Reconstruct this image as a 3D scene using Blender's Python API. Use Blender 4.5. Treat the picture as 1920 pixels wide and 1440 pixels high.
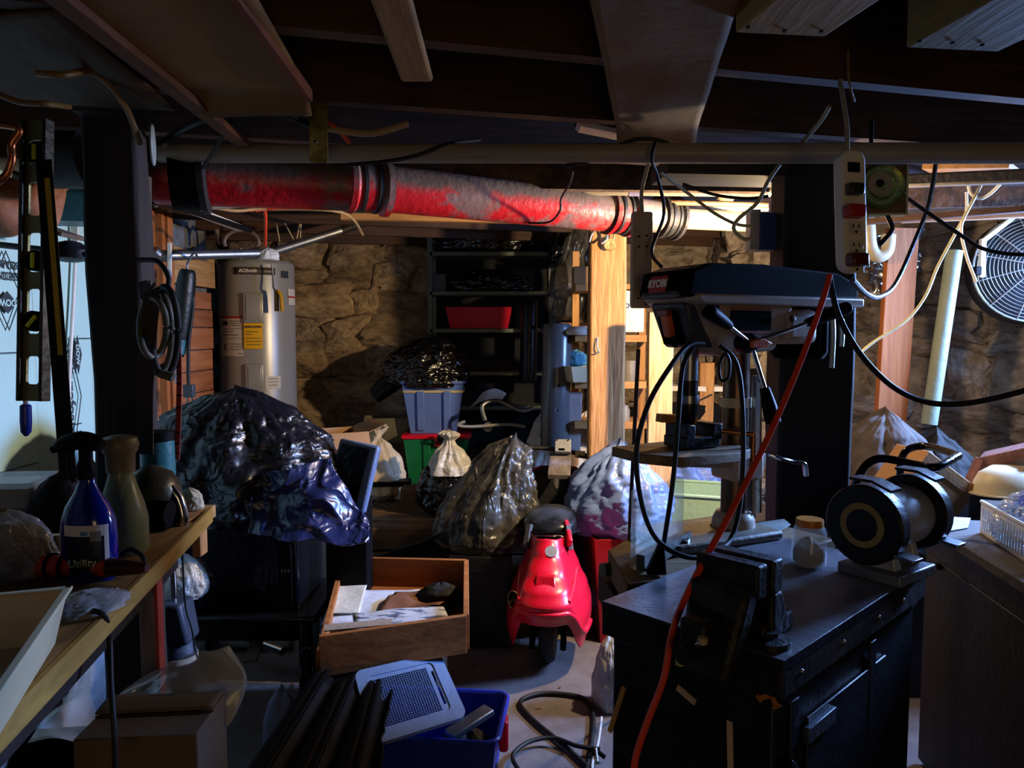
import bpy, math, random
from mathutils import Vector, Matrix, noise, Euler
for o in list(bpy.data.objects): bpy.data.objects.remove(o, do_unlink=True)
S = bpy.context.scene; COL = S.collection
V = Vector; PI = math.pi; rad = math.radians

# ---------------------------------------------------------------- camera
F = 1400.0; PITCH = rad(4); CZ = 1.5
cam = bpy.data.cameras.new('camera'); co = bpy.data.objects.new('camera', cam); COL.objects.link(co)
cam.sensor_width = 36; cam.lens = 36*F/1920; cam.clip_start = .05
co.location = (0, 0, CZ); co.rotation_euler = (PI/2-PITCH, 0, 0); S.camera = co
# ---------------------------------------------------------------- light
S.view_settings.view_transform = 'Standard'; S.view_settings.look = 'None'
S.view_settings.exposure = 0.0; S.view_settings.gamma = 1; S.view_settings.use_curve_mapping = False
W = bpy.data.worlds.new('sky'); S.world = W; W.use_nodes = True
W.node_tree.nodes['Background'].inputs[0].default_value = (.30, .45, 1, 1)
W.node_tree.nodes['Background'].inputs[1].default_value = .6
def lamp(name, kind, loc, energy, color, **k):
    l = bpy.data.lights.new(name, kind); l.energy = energy; l.color = color
    tgt = k.pop('target', None)
    for a, b in k.items(): setattr(l, a, b)
    o = bpy.data.objects.new(name, l); COL.objects.link(o); o.location = loc
    if tgt: o.rotation_euler = (V(tgt)-V(loc)).to_track_quat('-Z', 'Y').to_euler()
    return o
# daylight entering by the window of the right wall (just inside the opening)
WIN = (2.70, 3.16, 1.80)
lamp('window_daylight', 'AREA', WIN, 140, (.25, .45, 1.0), target=(-1.0, 2.9, .35), shape='RECTANGLE', size=.70, size_y=.40, spread=rad(120))
# bare bulb hanging behind the thick timber post
BULB = (1.10, 2.96, 1.79)
lamp('bulb_light', 'SPOT', BULB, 235, (1.0, .74, .44), shadow_soft_size=.03, spot_size=rad(150), spot_blend=.5, target=(-.7, 4.7, 1.2))
lamp('bulb_glow', 'POINT', V(BULB)+V((.0, .02, 0)), 40, (1.0, .74, .44), shadow_soft_size=.03)
# added warm fill from behind the camera
lamp('warm_fill', 'AREA', (.35, -2.35, 1.1), 11, (1.0, .66, .33), target=(-.05, 2.0, 1.55), shape='RECTANGLE', size=.8, size_y=1.6)

# ---------------------------------------------------------------- pixel rays
def ray(px, py):
    x = (px-960)/F; y = -(py-720)/F
    return V((x, math.cos(PITCH)+y*math.sin(PITCH), -math.sin(PITCH)+y*math.cos(PITCH)))
CAM = V((0, 0, CZ))
def P(px, py, Y): d = ray(px, py); return CAM+d*(Y/d.y)
def PZ(px, py, z): d = ray(px, py); return CAM+d*((z-CZ)/d.z)
def PX(px, py, x): d = ray(px, py); return CAM+d*(x/d.x)

# ---------------------------------------------------------------- materials
def lin(h):
    h = h.lstrip('#'); r = []
    for i in (0, 2, 4):
        c = int(h[i:i+2], 16)/255; r.append(c/12.92 if c <= .04045 else ((c+.055)/1.055)**2.4)
    return (*r, 1)
MATS = {}
def mat(name, hexa, rough=.6, metal=0, var=.25, scale=6, stretch=(1, 1, 1), bump=.15, bscale=40, hex2=None, mix=(.4, .65),
        alpha=1, trans=0, emit=None, coat=0, crease=0, crscale=14, rnd=0, ior=1.45, spec=.5, dist=0, dust=None):
    if name in MATS: return MATS[name]
    m = bpy.data.materials.new(name); m.use_nodes = True; MATS[name] = m
    N = m.node_tree.nodes; L = m.node_tree.links; b = N['Principled BSDF']
    b.inputs['Roughness'].default_value = rough; b.inputs['Metallic'].default_value = metal
    b.inputs['Alpha'].default_value = alpha; b.inputs['Transmission Weight'].default_value = trans
    b.inputs['IOR'].default_value = ior; b.inputs['Coat Weight'].default_value = coat
    b.inputs['Specular IOR Level'].default_value = spec
    if emit: b.inputs['Emission Color'].default_value = lin(hexa); b.inputs['Emission Strength'].default_value = emit
    tc = N.new('ShaderNodeTexCoord'); mp = N.new('ShaderNodeMapping'); mp.inputs['Scale'].default_value = stretch
    L.new(tc.outputs['Object'], mp.inputs['Vector']); vec = mp.outputs['Vector']
    oi = N.new('ShaderNodeObjectInfo')
    n1 = N.new('ShaderNodeTexNoise'); n1.inputs['Scale'].default_value = scale; n1.inputs['Detail'].default_value = 8
    n1.inputs['Roughness'].default_value = .62; n1.inputs['Distortion'].default_value = dist
    n1.noise_dimensions = '4D'; L.new(oi.outputs['Random'], n1.inputs['W']); L.new(vec, n1.inputs['Vector'])
    base = lin(hexa)
    dk = lin(hex2) if hex2 else tuple(c*(1-var) for c in base[:3])+(1,)
    lt = base if hex2 else tuple(min(1, c*(1+var)) for c in base[:3])+(1,)
    rp = N.new('ShaderNodeValToRGB'); rp.color_ramp.elements[0].position = mix[0] if hex2 else .3
    rp.color_ramp.elements[1].position = mix[1] if hex2 else .7
    rp.color_ramp.elements[0].color = dk; rp.color_ramp.elements[1].color = lt
    L.new(n1.outputs['Fac'], rp.inputs['Fac']); col = rp.outputs['Color']
    if rnd:
        h = N.new('ShaderNodeHueSaturation'); mr = N.new('ShaderNodeMapRange')
        mr.inputs['To Min'].default_value = 1-rnd; mr.inputs['To Max'].default_value = 1+rnd
        L.new(oi.outputs['Random'], mr.inputs['Value']); L.new(mr.outputs['Result'], h.inputs['Value']); L.new(col, h.inputs['Color']); col = h.outputs['Color']
    if dust:   # settled dust on faces that look up
        g = N.new('ShaderNodeNewGeometry'); sp = N.new('ShaderNodeSeparateXYZ'); L.new(g.outputs['Normal'], sp.inputs['Vector'])
        ad = N.new('ShaderNodeMath'); ad.operation = 'MULTIPLY_ADD'; L.new(n1.outputs['Fac'], ad.inputs[0]); ad.inputs[1].default_value = 1.6; ad.inputs[2].default_value = -.85
        ad2 = N.new('ShaderNodeMath'); ad2.operation = 'ADD'; L.new(ad.outputs[0], ad2.inputs[0]); L.new(sp.outputs['Z'], ad2.inputs[1])
        mr2 = N.new('ShaderNodeMapRange'); mr2.inputs['From Min'].default_value = dust[1]; mr2.inputs['From Max'].default_value = dust[2]; L.new(ad2.outputs[0], mr2.inputs['Value'])
        mx = N.new('ShaderNodeMixRGB'); L.new(mr2.outputs['Result'], mx.inputs['Fac']); L.new(col, mx.inputs['Color1']); mx.inputs['Color2'].default_value = lin(dust[0]); col = mx.outputs['Color']
        L.new(mr2.outputs['Result'], b.inputs['Roughness']) if False else None
    L.new(col, b.inputs['Base Color'])
    hgt = None
    if bump:
        n2 = N.new('ShaderNodeTexNoise'); n2.inputs['Scale'].default_value = bscale; n2.inputs['Detail'].default_value = 6
        L.new(vec, n2.inputs['Vector'])
        bp = N.new('ShaderNodeBump'); bp.inputs['Strength'].default_value = bump; bp.inputs['Distance'].default_value = .02
        L.new(n2.outputs['Fac'], bp.inputs['Height']); hgt = bp.outputs['Normal']
    if crease:
        nd = N.new('ShaderNodeTexNoise'); nd.inputs['Scale'].default_value = crscale*.35; nd.inputs['Detail'].default_value = 3
        L.new(vec, nd.inputs['Vector'])
        mxv = N.new('ShaderNodeMixRGB'); mxv.inputs['Fac'].default_value = .25; L.new(vec, mxv.inputs['Color1']); L.new(nd.outputs['Color'], mxv.inputs['Color2'])
        vo = N.new('ShaderNodeTexNoise'); vo.noise_type = 'RIDGED_MULTIFRACTAL'; vo.inputs['Scale'].default_value = crscale*.8; vo.inputs['Detail'].default_value = 3; vo.inputs['Distortion'].default_value = .9
        L.new(mxv.outputs['Color'], vo.inputs['Vector'])
        b2 = N.new('ShaderNodeBump'); b2.inputs['Strength'].default_value = crease; b2.inputs['Distance'].default_value = .022
        L.new(vo.outputs['Fac'], b2.inputs['Height'])
        if hgt: L.new(hgt, b2.inputs['Normal'])
        hgt = b2.outputs['Normal']
    if hgt: L.new(hgt, b.inputs['Normal'])
    return m
def wood(name, hexa, hex2, axis, **k):
    st = [9, 9, 9]; st[axis] = .8
    return mat(name, hexa, hex2=hex2, stretch=tuple(st), scale=k.pop('scale', 2.2), dist=k.pop('dist', 1.2), rough=k.pop('rough', .75), bump=k.pop('bump', .12), bscale=k.pop('bscale', 6), mix=k.pop('mix', (.32, .68)), **k)
X_, Y_, Z_ = 0, 1, 2
BLACK = mat('black_plastic', '#08080a', .55, var=.3, bump=.05, spec=.1)
RUBBER = mat('black_rubber', '#0a0a0a', .6, var=.3, bump=.05)
BMETAL = mat('black_painted_metal', '#0f1013', .45, .3, var=.5, bump=.12, bscale=80, dust=('#585a62', .75, 1.35))
CHROME = mat('chrome', '#c9ccd2', .12, 1, var=.1, bump=0)
STEEL = mat('brushed_steel', '#8d9096', .32, 1, var=.25, bump=.05, bscale=120)
GALV = mat('galvanised_steel', '#878b90', .42, .9, var=.25, scale=20, bump=.05)
WHITEP = mat('white_plastic', '#d6d2c8', .4, var=.08, bump=.02)
CREAMP = mat('cream_plastic', '#c8b894', .45, var=.12, bump=.03)
PVC = mat('grey_white_pvc', '#8c8272', .42, var=.12, scale=4, bump=.03, dust=('#6e665a', .9, 1.5))
WHITEPVC = mat('white_pvc', '#958a70', .4, var=.12, bump=.03)
RED = mat('red_plastic', '#c8102a', .3, var=.15, bump=.03)
DRED = mat('dark_red_plastic', '#8a0f16', .4, var=.2, bump=.04)
ORANGE = mat('orange_cord', '#d8401c', .45, var=.1, bump=.04)
BLUEP = mat('blue_plastic', '#5c78c4', .35, var=.1, bump=.03)
DBLUE = mat('deep_blue_plastic', '#1c33a0', .35, var=.15, bump=.03)
GREENP = mat('green_plastic', '#0f6a42', .38, var=.15, bump=.03)
CARD = mat('cardboard', '#9a7148', .8, var=.15, scale=3, bump=.1, bscale=60)
CARDL = mat('pale_cardboard', '#5e4e3e', .8, var=.12, scale=3, bump=.1)
PAPER = mat('white_paper', '#d8d6d2', .7, var=.06, bump=.05)
JOIST = wood('old_joist_wood', '#4a2c16', '#24140a', X_)
SUBF = wood('old_subfloor_wood', '#2c1c10', '#170d07', Y_)
PINE_Z = wood('pine_upright', '#c08f58', '#8e5c2e', Z_, dist=2.6, bump=.35)
PINE_X = wood('pine_cross', '#c8935a', '#9c6a34', X_)
PINE_Y = wood('pine_lengthwise', '#c2945c', '#94683a', Y_)
TAN_Z = wood('orange_stud_wood', '#b06a35', '#8c4a20', Z_, bump=.15)
PLY = wood('plywood', '#a5773a', '#7d5422', Y_, bump=.1)
DARKW = wood('dark_timber', '#221007', '#0e0703', Z_, bump=.2)
BLKW = wood('blackened_timber', '#120e0b', '#080605', Z_, bump=.12)
PANEL = mat('buff_panel_board', '#74552f', .8, var=.16, scale=2.5, bump=.08, bscale=25)
BLACKBAG = mat('black_bag_plastic', '#0a0a0d', .22, var=.2, bump=.2, bscale=8, crease=.9, crscale=11, spec=.8)
BLUEBAG = mat('dark_blue_tarp_plastic', '#16204a', .28, var=.3, bump=.2, bscale=9, crease=.9, crscale=9, spec=.7)
GREYBAG = mat('smoky_translucent_bag', '#5e5c56', .26, hex2='#2a2927', mix=(.35, .65), scale=3, stretch=(3, 3, .6), bump=.2, bscale=8, crease=1, crscale=9, alpha=.66)
WHITEBAG = mat('milky_bag_plastic', '#c9c5bd', .32, var=.12, bump=.2, bscale=8, crease=.7, crscale=10, alpha=.93)
CREAMBAG = mat('cream_bag_plastic', '#cdb896', .4, var=.15, bump=.2, bscale=9, crease=.6, crscale=11)
CLEARBAG = mat('clear_poly_film', '#c9ced2', .16, var=.05, bump=.25, bscale=6, crease=1, crscale=9, alpha=.42, spec=.8)
GLASS = mat('clear_glass', '#e8f0ee', .03, var=0, bump=0, alpha=.22, spec=.9)
FOAM = mat('blue_foam_board', '#aed0c8', .65, var=.06, scale=3, bump=.08, bscale=30)
INK = mat('dark_print_ink', '#2c3338', .7, var=.05, bump=0)
WINK = mat('white_print_ink', '#e6e2da', .6, var=.03, bump=0)
STONE = mat('rubble_stone', '#a58c6c', .9, hex2='#574434', mix=(.32, .66), scale=5, bump=.9, bscale=9, rnd=.35)
STONE_L = mat('pale_rubble_stone', '#a09282', .9, hex2='#544638', mix=(.3, .66), scale=5, bump=.9, bscale=9, rnd=.3)
MORTAR = mat('crumbling_mortar', '#5d4f3e', .95, hex2='#2c241c', scale=7, bump=.9, bscale=18)
CONC = mat('dusty_concrete', '#7d7472', .85, hex2='#564a45', mix=(.3, .7), scale=5, bump=.25, bscale=160)
DIRT = mat('dirt_and_boards', '#6b5138', .9, hex2='#3c2b1c', scale=6, bump=.5, bscale=30)
PLASTER = mat('rough_plaster', '#8d9096', .9, hex2='#5c6066', scale=5, bump=.6, bscale=24)

# ---------------------------------------------------------------- mesh builder
def cr(pts, n=6, closed=False):
    pts = [V(p) for p in pts]; out = []; k = len(pts)
    if k < 3: return pts
    rng = range(k) if closed else range(k-1)
    for i in rng:
        if closed: a, b, c, d = pts[i-1], pts[i], pts[(i+1) % k], pts[(i+2) % k]
        else: a, b, c, d = pts[max(i-1, 0)], pts[i], pts[i+1], pts[min(i+2, k-1)]
        for j in range(n):
            t = j/n
            out.append(.5*((2*b)+(c-a)*t+(2*a-5*b+4*c-d)*t*t+(3*b-a-3*c+d)*t*t*t))
    if not closed: out.append(pts[-1])
    return out
class MB:
    def __init__(s, M=None): s.v = []; s.f = []; s.M = M or Matrix()
    def add(s, vs, fs):
        k = len(s.v); s.v += [s.M@V(p) for p in vs]; s.f += [tuple(i+k for i in f) for f in fs]; return s
    def box(s, c, d, R=None):
        h = V(d)/2; R = R or Matrix(); c = V(c)
        vs = [c+(R@V((x*h.x, y*h.y, z*h.z))) for x in (-1, 1) for y in (-1, 1) for z in (-1, 1)]
        return s.add(vs, [(0, 1, 3, 2), (4, 6, 7, 5), (0, 4, 5, 1), (2, 3, 7, 6), (0, 2, 6, 4), (1, 5, 7, 3)])
    def hexa(s, b, t):     # bottom quad, top quad
        return s.add(list(b)+list(t), [(3, 2, 1, 0), (4, 5, 6, 7), (0, 1, 5, 4), (1, 2, 6, 5), (2, 3, 7, 6), (3, 0, 4, 7)])
    def cyl(s, a, b, r, r2=None, n=20, caps=True):
        a = V(a); b = V(b); r2 = r if r2 is None else r2; d = (b-a).normalized()
        u = d.orthogonal().normalized(); w = d.cross(u)
        vs = []
        for p, q in ((a, r), (b, r2)):
            vs += [p+(u*math.cos(2*PI*i/n)+w*math.sin(2*PI*i/n))*q for i in range(n)]
        fs = [(i, (i+1) % n, n+(i+1) % n, n+i) for i in range(n)]
        if caps: fs += [tuple(range(n-1, -1, -1)), tuple(range(n, 2*n))]
        return s.add(vs, fs)
    def tube(s, pts, r, n=10, sm=6, closed=False, taper=None):
        q = cr(pts, sm, closed) if sm else [V(p) for p in pts]; k = len(q); vs = []; up = None
        for i, p in enumerate(q):
            t = (q[(i+1) % k]-q[i-1]) if closed else (q[min(i+1, k-1)]-q[max(i-1, 0)])
            t = t.normalized() if t.length else V((0, 0, 1))
            up = t.orthogonal() if up is None else up-t*up.dot(t)
            if up.length < 1e-6: up = t.orthogonal()
            up.normalize(); w = t.cross(up); rr = r*(taper(i/(k-1)) if taper else 1)
            vs += [p+(up*math.cos(2*PI*j/n)+w*math.sin(2*PI*j/n))*rr for j in range(n)]
        fs = []
        for i in range(k if closed else k-1):
            a = i*n; b = ((i+1) % k)*n
            fs += [(a+j, a+(j+1) % n, b+(j+1) % n, b+j) for j in range(n)]
        if not closed: fs += [tuple(range(n-1, -1, -1)), tuple((k-1)*n+j for j in range(n))]
        return s.add(vs, fs)
    def lathe(s, prof, o=(0, 0, 0), ax=(0, 0, 1), n=28):
        d = V(ax).normalized(); u = d.orthogonal().normalized(); w = d.cross(u); o = V(o); vs = []
        for r, z in prof: vs += [o+d*z+(u*math.cos(2*PI*i/n)+w*math.sin(2*PI*i/n))*max(r, 1e-4) for i in range(n)]
        fs = []
        for k in range(len(prof)-1): fs += [(k*n+i, k*n+(i+1) % n, (k+1)*n+(i+1) % n, (k+1)*n+i) for i in range(n)]
        if prof[0][0] > 1e-3: fs.append(tuple(range(n-1, -1, -1)))
        if prof[-1][0] > 1e-3: fs.append(tuple((len(prof)-1)*n+i for i in range(n)))
        return s.add(vs, fs)
    def prism(s, pts, d):   # polygon of 3-D points extruded along vector d
        pts = [V(p) for p in pts]; n = len(pts); d = V(d)
        return s.add(pts+[p+d for p in pts], [tuple(range(n-1, -1, -1)), tuple(range(n, 2*n))]+[(i, (i+1) % n, n+(i+1) % n, n+i) for i in range(n)])
    def grid(s, fn, nu, nv, cu=False):
        vs = [fn(i/nu, j/nv) for j in range(nv+1) for i in range(nu+(0 if cu else 1))]
        w = nu if cu else nu+1
        fs = [(j*w+i, j*w+(i+1) % w, (j+1)*w+(i+1) % w, (j+1)*w+i) for j in range(nv) for i in range(nu)]
        return s.add(vs, fs)
    def bar(s, a, b, w, h, up=(0, 0, 1)):   # rectangular bar from a to b, width w, height h
        a = V(a); b = V(b); d = (b-a).normalized(); u = V(up); x = d.cross(u).normalized(); u = x.cross(d)
        vs = [p+x*(i*w/2)+u*(j*h/2) for p in (a, b) for i, j in ((-1, -1), (1, -1), (1, 1), (-1, 1))]
        return s.add(vs, [(0, 1, 2, 3), (7, 6, 5, 4), (0, 4, 5, 1), (1, 5, 6, 2), (2, 6, 7, 3), (3, 7, 4, 0)])
def root_loc(o):
    while o.parent: o = o.parent
    return V(o.location)
def mesh_obj(name, v, f, m, off, smooth=True, ang=40):
    me = bpy.data.meshes.new(name); me.from_pydata([tuple(p-off) for p in v], [], f); me.update()
    if m: me.materials.append(m)
    if smooth:
        me.polygons.foreach_set('use_smooth', [True]*len(me.polygons)); me.set_sharp_from_angle(angle=rad(ang))
    return bpy.data.objects.new(name, me)
def mods(o, bevel=0, sub=0, solid=0, bseg=2):
    if solid: k = o.modifiers.new('solid', 'SOLIDIFY'); k.thickness = solid; k.offset = 0
    if bevel: k = o.modifiers.new('bevel', 'BEVEL'); k.width = bevel; k.segments = bseg; k.limit_method = 'ANGLE'; k.angle_limit = rad(40)
    if sub: k = o.modifiers.new('sub', 'SUBSURF'); k.levels = k.render_levels = sub
def thing(name, label, cat, loc, group=None):
    o = bpy.data.objects.new(name, None); COL.objects.link(o); o.location = loc; o.empty_display_size = .05
    o['label'] = label; o['category'] = cat
    if group: o['group'] = group
    return o
def part(mb, name, m, parent, smooth=True, label=None, kind=None, ang=40, **k):
    o = mesh_obj(name, mb.v, mb.f, m, root_loc(parent), smooth, ang); o.parent = parent; COL.objects.link(o); mods(o, **k)
    if label: o['label'] = label
    if kind: o['kind'] = kind
    return o
def single(mb, name, m, label, cat, group=None, smooth=True, kind=None, ang=40, **k):
    xs = [p.x for p in mb.v]; ys = [p.y for p in mb.v]; zs = [p.z for p in mb.v]
    off = V(((min(xs)+max(xs))/2, (min(ys)+max(ys))/2, min(zs)))
    o = mesh_obj(name, mb.v, mb.f, m, off, smooth, ang); o.location = off; COL.objects.link(o); mods(o, **k)
    o['label'] = label; o['category'] = cat
    if group: o['group'] = group
    if kind: o['kind'] = kind
    return o
def struct(mb, name, m, parent=None, **k):
    o = mesh_obj(name, mb.v, mb.f, m, root_loc(parent) if parent else V(), k.pop('smooth', True)); COL.objects.link(o); mods(o, **k)
    if parent: o.parent = parent
    else: o['kind'] = 'structure'
    return o
def text(s, size, M, m, parent, name='printed_lettering', ext=.0006, spacing=1, bold=0, center=True):
    c = bpy.data.curves.new(name, 'FONT'); c.body = s; c.size = size; c.extrude = ext; c.space_character = spacing; c.offset = bold
    if center: c.align_x = 'CENTER'; c.align_y = 'CENTER'
    c.resolution_u = 3
    t = bpy.data.objects.new('tmp', c); COL.objects.link(t)
    dg = bpy.context.evaluated_depsgraph_get(); me = bpy.data.meshes.new_from_object(t.evaluated_get(dg))
    bpy.data.objects.remove(t, do_unlink=True)
    me.transform(M); off = root_loc(parent); me.transform(Matrix.Translation(-off)); me.materials.clear(); me.materials.append(m)
    o = bpy.data.objects.new(name, me); o.parent = parent; COL.objects.link(o); return o
def frame3(o, x, y):   # matrix with origin o, x axis, approx y axis
    x = V(x).normalized(); z = x.cross(V(y)).normalized(); y = z.cross(x)
    return Matrix(((x.x, y.x, z.x, o[0]), (x.y, y.y, z.y, o[1]), (x.z, y.z, z.z, o[2]), (0, 0, 0, 1)))
def plate(outer, holes, th, M):   # flat plate with real holes -> MB
    c = bpy.data.curves.new('tmp', 'CURVE'); c.dimensions = '2D'; c.fill_mode = 'BOTH'; c.extrude = th/2
    for ring in [outer]+holes:
        sp = c.splines.new('POLY'); sp.points.add(len(ring)-1)
        for q, p in zip(sp.points, ring): q.co = (p[0], p[1], 0, 1)
        sp.use_cyclic_u = True
    t = bpy.data.objects.new('tmp', c); COL.objects.link(t)
    dg = bpy.context.evaluated_depsgraph_get(); me = bpy.data.meshes.new_from_object(t.evaluated_get(dg))
    mb = MB(M); mb.add([v.co for v in me.vertices], [tuple(p.vertices) for p in me.polygons])
    bpy.data.objects.remove(t, do_unlink=True); bpy.data.meshes.remove(me); return mb
def circ(x, y, r, n=16, ry=None): ry = ry or r; return [(x+r*math.cos(2*PI*i/n), y+ry*math.sin(2*PI*i/n)) for i in range(n)]
def rrect(x0, y0, x1, y1, r=.005, n=4):
    o = []
    for cx, cy, a in ((x1-r, y1-r, 0), (x0+r, y1-r, 90), (x0+r, y0+r, 180), (x1-r, y0+r, 270)):
        o += [(cx+r*math.cos(rad(a+90*i/n)), cy+r*math.sin(rad(a+90*i/n))) for i in range(n+1)]
    return o
def yaw(o, deg): return Matrix.Translation(o)@Matrix.Rotation(rad(deg), 4, 'Z')
def nz(p, s=1, o=0): return noise.noise(V(p)*s+V((o, o*.7, o*1.3)))
def interp(keys, t):
    for (a, ra), (b, rb) in zip(keys, keys[1:]):
        if t <= b: q = (t-a)/(b-a) if b > a else 1; q = q*q*(3-2*q)*.5+q*.5; return ra+(rb-ra)*q
    return keys[-1][1]
TIED = [(0, 0), (.05, .72), (.14, .95), (.36, 1), (.58, .86), (.74, .48), (.83, .15), (.9, .12), (1, .34)]
HEAP = [(0, .8), (.1, .97), (.35, 1), (.6, .86), (.8, .6), (.93, .3), (1, 0)]
def bag_mb(c, sx, sy, sz, seed, keys=HEAP, folds=9, fo=.1, lump=.2, lean=(0, 0), rot=0, nu=64, nv=40, fine=.035):
    nu = 112; nv = 64
    R = Matrix.Rotation(rot, 3, 'Z'); c = V(c)
    def fn(u, t):
        a = u*2*PI; r = interp(keys, t); d = V((math.cos(a), math.sin(a), t*1.6))
        w = nz(d*1.3, 1, seed)*lump+nz(d*3.1, 1, seed+5)*lump*.45
        f = fo*(.35+.65*t)*(abs(math.sin(folds*.5*a+2.2*nz(d*1.5, 1, seed+9)))-.5)
        e = V((math.cos(a)*1.5, math.sin(a)*1.5, t*1.1)); q = fine*(1-2*abs(nz(e*4.2, 1, seed+3)))+fine*.8*(1-2*abs(nz(d*8, 1, seed+2)))+fine*.5*(1-2*abs(nz(d*17, 1, seed+4)))
        k = r*(1+w+f)+q*min(1, r*2.2)
        z = t*(1+.12*nz((math.cos(a)*1.2, math.sin(a)*1.2, 3), 1, seed)*(1 if t > .4 else t/.4))
        return c+R@V((k*math.cos(a)*sx+lean[0]*t*t, k*math.sin(a)*sy+lean[1]*t*t, z*sz))
    mb = MB(); mb.grid(fn, nu, nv, True); n = nu
    mb.f.append(tuple(range(n-1, -1, -1))); mb.f.append(tuple(nv*n+i for i in range(n)))
    return mb
def bag(name, c, sx, sy, sz, seed, m, label, cat='bag', group=None, **k):
    return single(bag_mb(c, sx, sy, sz, seed, **k), name, m, label, cat, group, ang=80)
def sheet(fn, nu=30, nv=30): mb = MB(); mb.grid(fn, nu, nv); return mb
def bil(a, b, c, d):
    a, b, c, d = map(V, (a, b, c, d))
    return lambda u, v: (a*(1-u)+b*u)*(1-v)+(d*(1-u)+c*u)*v
def openbox(mb, w, d, h, t, taper=0, o=(0, 0, 0)):   # open-topped tray/tote, base centred at o; taper: wider at the top
    o = V(o)
    def ring(x, y, z): return [o+V((-x, -y, z)), o+V((x, -y, z)), o+V((x, y, z)), o+V((-x, y, z))]
    a = ring(w/2-taper, d/2-taper, 0); b = ring(w/2, d/2, h); c = ring(w/2-t, d/2-t, h); e = ring(w/2-taper-t, d/2-taper-t, t)
    vs = a+b+c+e; fs = [(3, 2, 1, 0), (12, 13, 14, 15)]
    for k in (0, 4, 8): fs += [(k+i, k+(i+1) % 4, k+4+(i+1) % 4, k+4+i) for i in range(4)]
    return mb.add(vs, fs)
# ================================================================ STRUCTURE
random.seed(4)
struct(MB().box((.1, 1.5, -.05), (6.2, 8.6, .1)), 'floor', CONC)
ceil_o = struct(MB().box((.1, 1.5, 2.40), (6.2, 8.6, .06)), 'ceiling', SUBF)
CA = rad(14); jd = V((math.cos(CA), math.sin(CA), 0)); jn = V((-math.sin(CA), math.cos(CA), 0))
jm = MB(); jm.box((0, 0, 0), (6.4, .048, .21)); sj = mesh_obj('joist', jm.v, jm.f, JOIST, V()).data
s = -.68
while s < 5.6:
    o = bpy.data.objects.new('joist', sj); COL.objects.link(o); o.parent = ceil_o
    o.location = jd*.1+jn*s+V((0, 0, 2.225)); o.rotation_euler = (random.uniform(-.02, .02), random.uniform(-.004, .004), CA)
    s += .47+random.uniform(-.015, .015)
bm_ = MB(); bm_.box((0, 0, 0), (.148, 9.2, .022)); sb = mesh_obj('subfloor_board', bm_.v, bm_.f, SUBF, V()).data
for i in range(-21, 22):
    o = bpy.data.objects.new('subfloor_board', sb); COL.objects.link(o); o.parent = ceil_o
    o.location = jd*(.1+i*.155)+jn*2.2+V((0, 0, 2.356+random.uniform(-.003, .003))); o.rotation_euler = (0, 0, CA)

# --- rubble stone walls: each stone its own piece
STV = []
for k in range(12):
    random.seed(50+k); mb = MB(); n = 7
    def st(u, v, k=k):
        a = u*2*PI; t = v; z = -1+2*t
        ce = lambda x, p: math.copysign(abs(x)**p, x)
        r = math.sqrt(max(0, 1-z*z))**.45
        p = V((ce(math.cos(a), .42)*r, ce(z, .8), ce(math.sin(a), .42)*r))
        p *= 1+.42*nz(p*1.1, 1, k*3.1)+.26*nz(p*2.9, 1, k*1.7)+.14*(1-2*abs(nz(p*5, 1, k)))
        return p*.5
    mb.grid(st, 20, 11, True); STV.append(mesh_obj('stone', mb.v, mb.f, STONE, V(), True, 50).data)
def stone_wall(wall, A, B, z0, z1, h0, h1, w0, w1, seed, pale=False, thick=.20):
    random.seed(seed); A = V(A); B = V(B); L = (B-A).length; d = (B-A)/L; nrm = V((d.y, -d.x, 0)); yawd = math.atan2(d.y, d.x)
    z = z0; n = 0
    while z < z1:
        h = random.uniform(h0, h1); x = -random.uniform(0, .1)
        while x < L:
            w = random.uniform(w0, w1)
            me = random.choice(STV); o = bpy.data.objects.new('stone', me); COL.objects.link(o); o.parent = wall
            o.location = A+d*(x+w/2)+nrm*random.uniform(-.035, .025)+V((0, 0, z+h/2+random.uniform(-.012, .012)))
            o.scale = (w*1.18*random.choice((1, -1)), thick*random.uniform(.7, 1), h*1.22); o.rotation_euler = (random.uniform(-.2, .2), random.uniform(-.16, .16), yawd+random.uniform(-.12, .12))
            if pale: o.material_slots[0].link = 'OBJECT'; o.material_slots[0].material = STONE_L
            x += w; n += 1
        z += h
def wall_mb(A, B, z0, z1, t=.12):
    A = V((*A, 0)); B = V((*B, 0)); d = (B-A).normalized(); nrm = V((d.y, -d.x, 0)); mb = MB()
    def fn(u, v):
        p = A.lerp(B, u)+V((0, 0, z0+(z1-z0)*v)); return p+nrm*(.03*nz(p, 5, 3)+.02*nz(p, 13, 1))
    mb.grid(fn, 60, 36); q = [A-nrm*t, B-nrm*t]
    mb.hexa([A-nrm*t*2+V((0, 0, z0)), B-nrm*t*2+V((0, 0, z0)), B-nrm*.05+V((0, 0, z0)), A-nrm*.05+V((0, 0, z0))],
            [A-nrm*t*2+V((0, 0, z1)), B-nrm*t*2+V((0, 0, z1)), B-nrm*.05+V((0, 0, z1)), A-nrm*.05+V((0, 0, z1))])
    return mb
wb = struct(wall_mb((-2.7, 5.62), (1.62, 5.62), 0, 2.36), 'wall_back', MORTAR)
stone_wall(wb, (-2.0, 5.6, 0), (.72, 5.6, 0), .42, 2.25, .13, .24, .2, .48, 11)
stone_wall(wb, (.74, 5.6, 0), (1.62, 5.6, 0), .42, 2.3, .12, .22, .2, .45, 12, True)
wr = struct(wall_mb((1.5, 4.85), (2.95, 3.67), 0, 2.36), 'wall_right', MORTAR)
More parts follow.
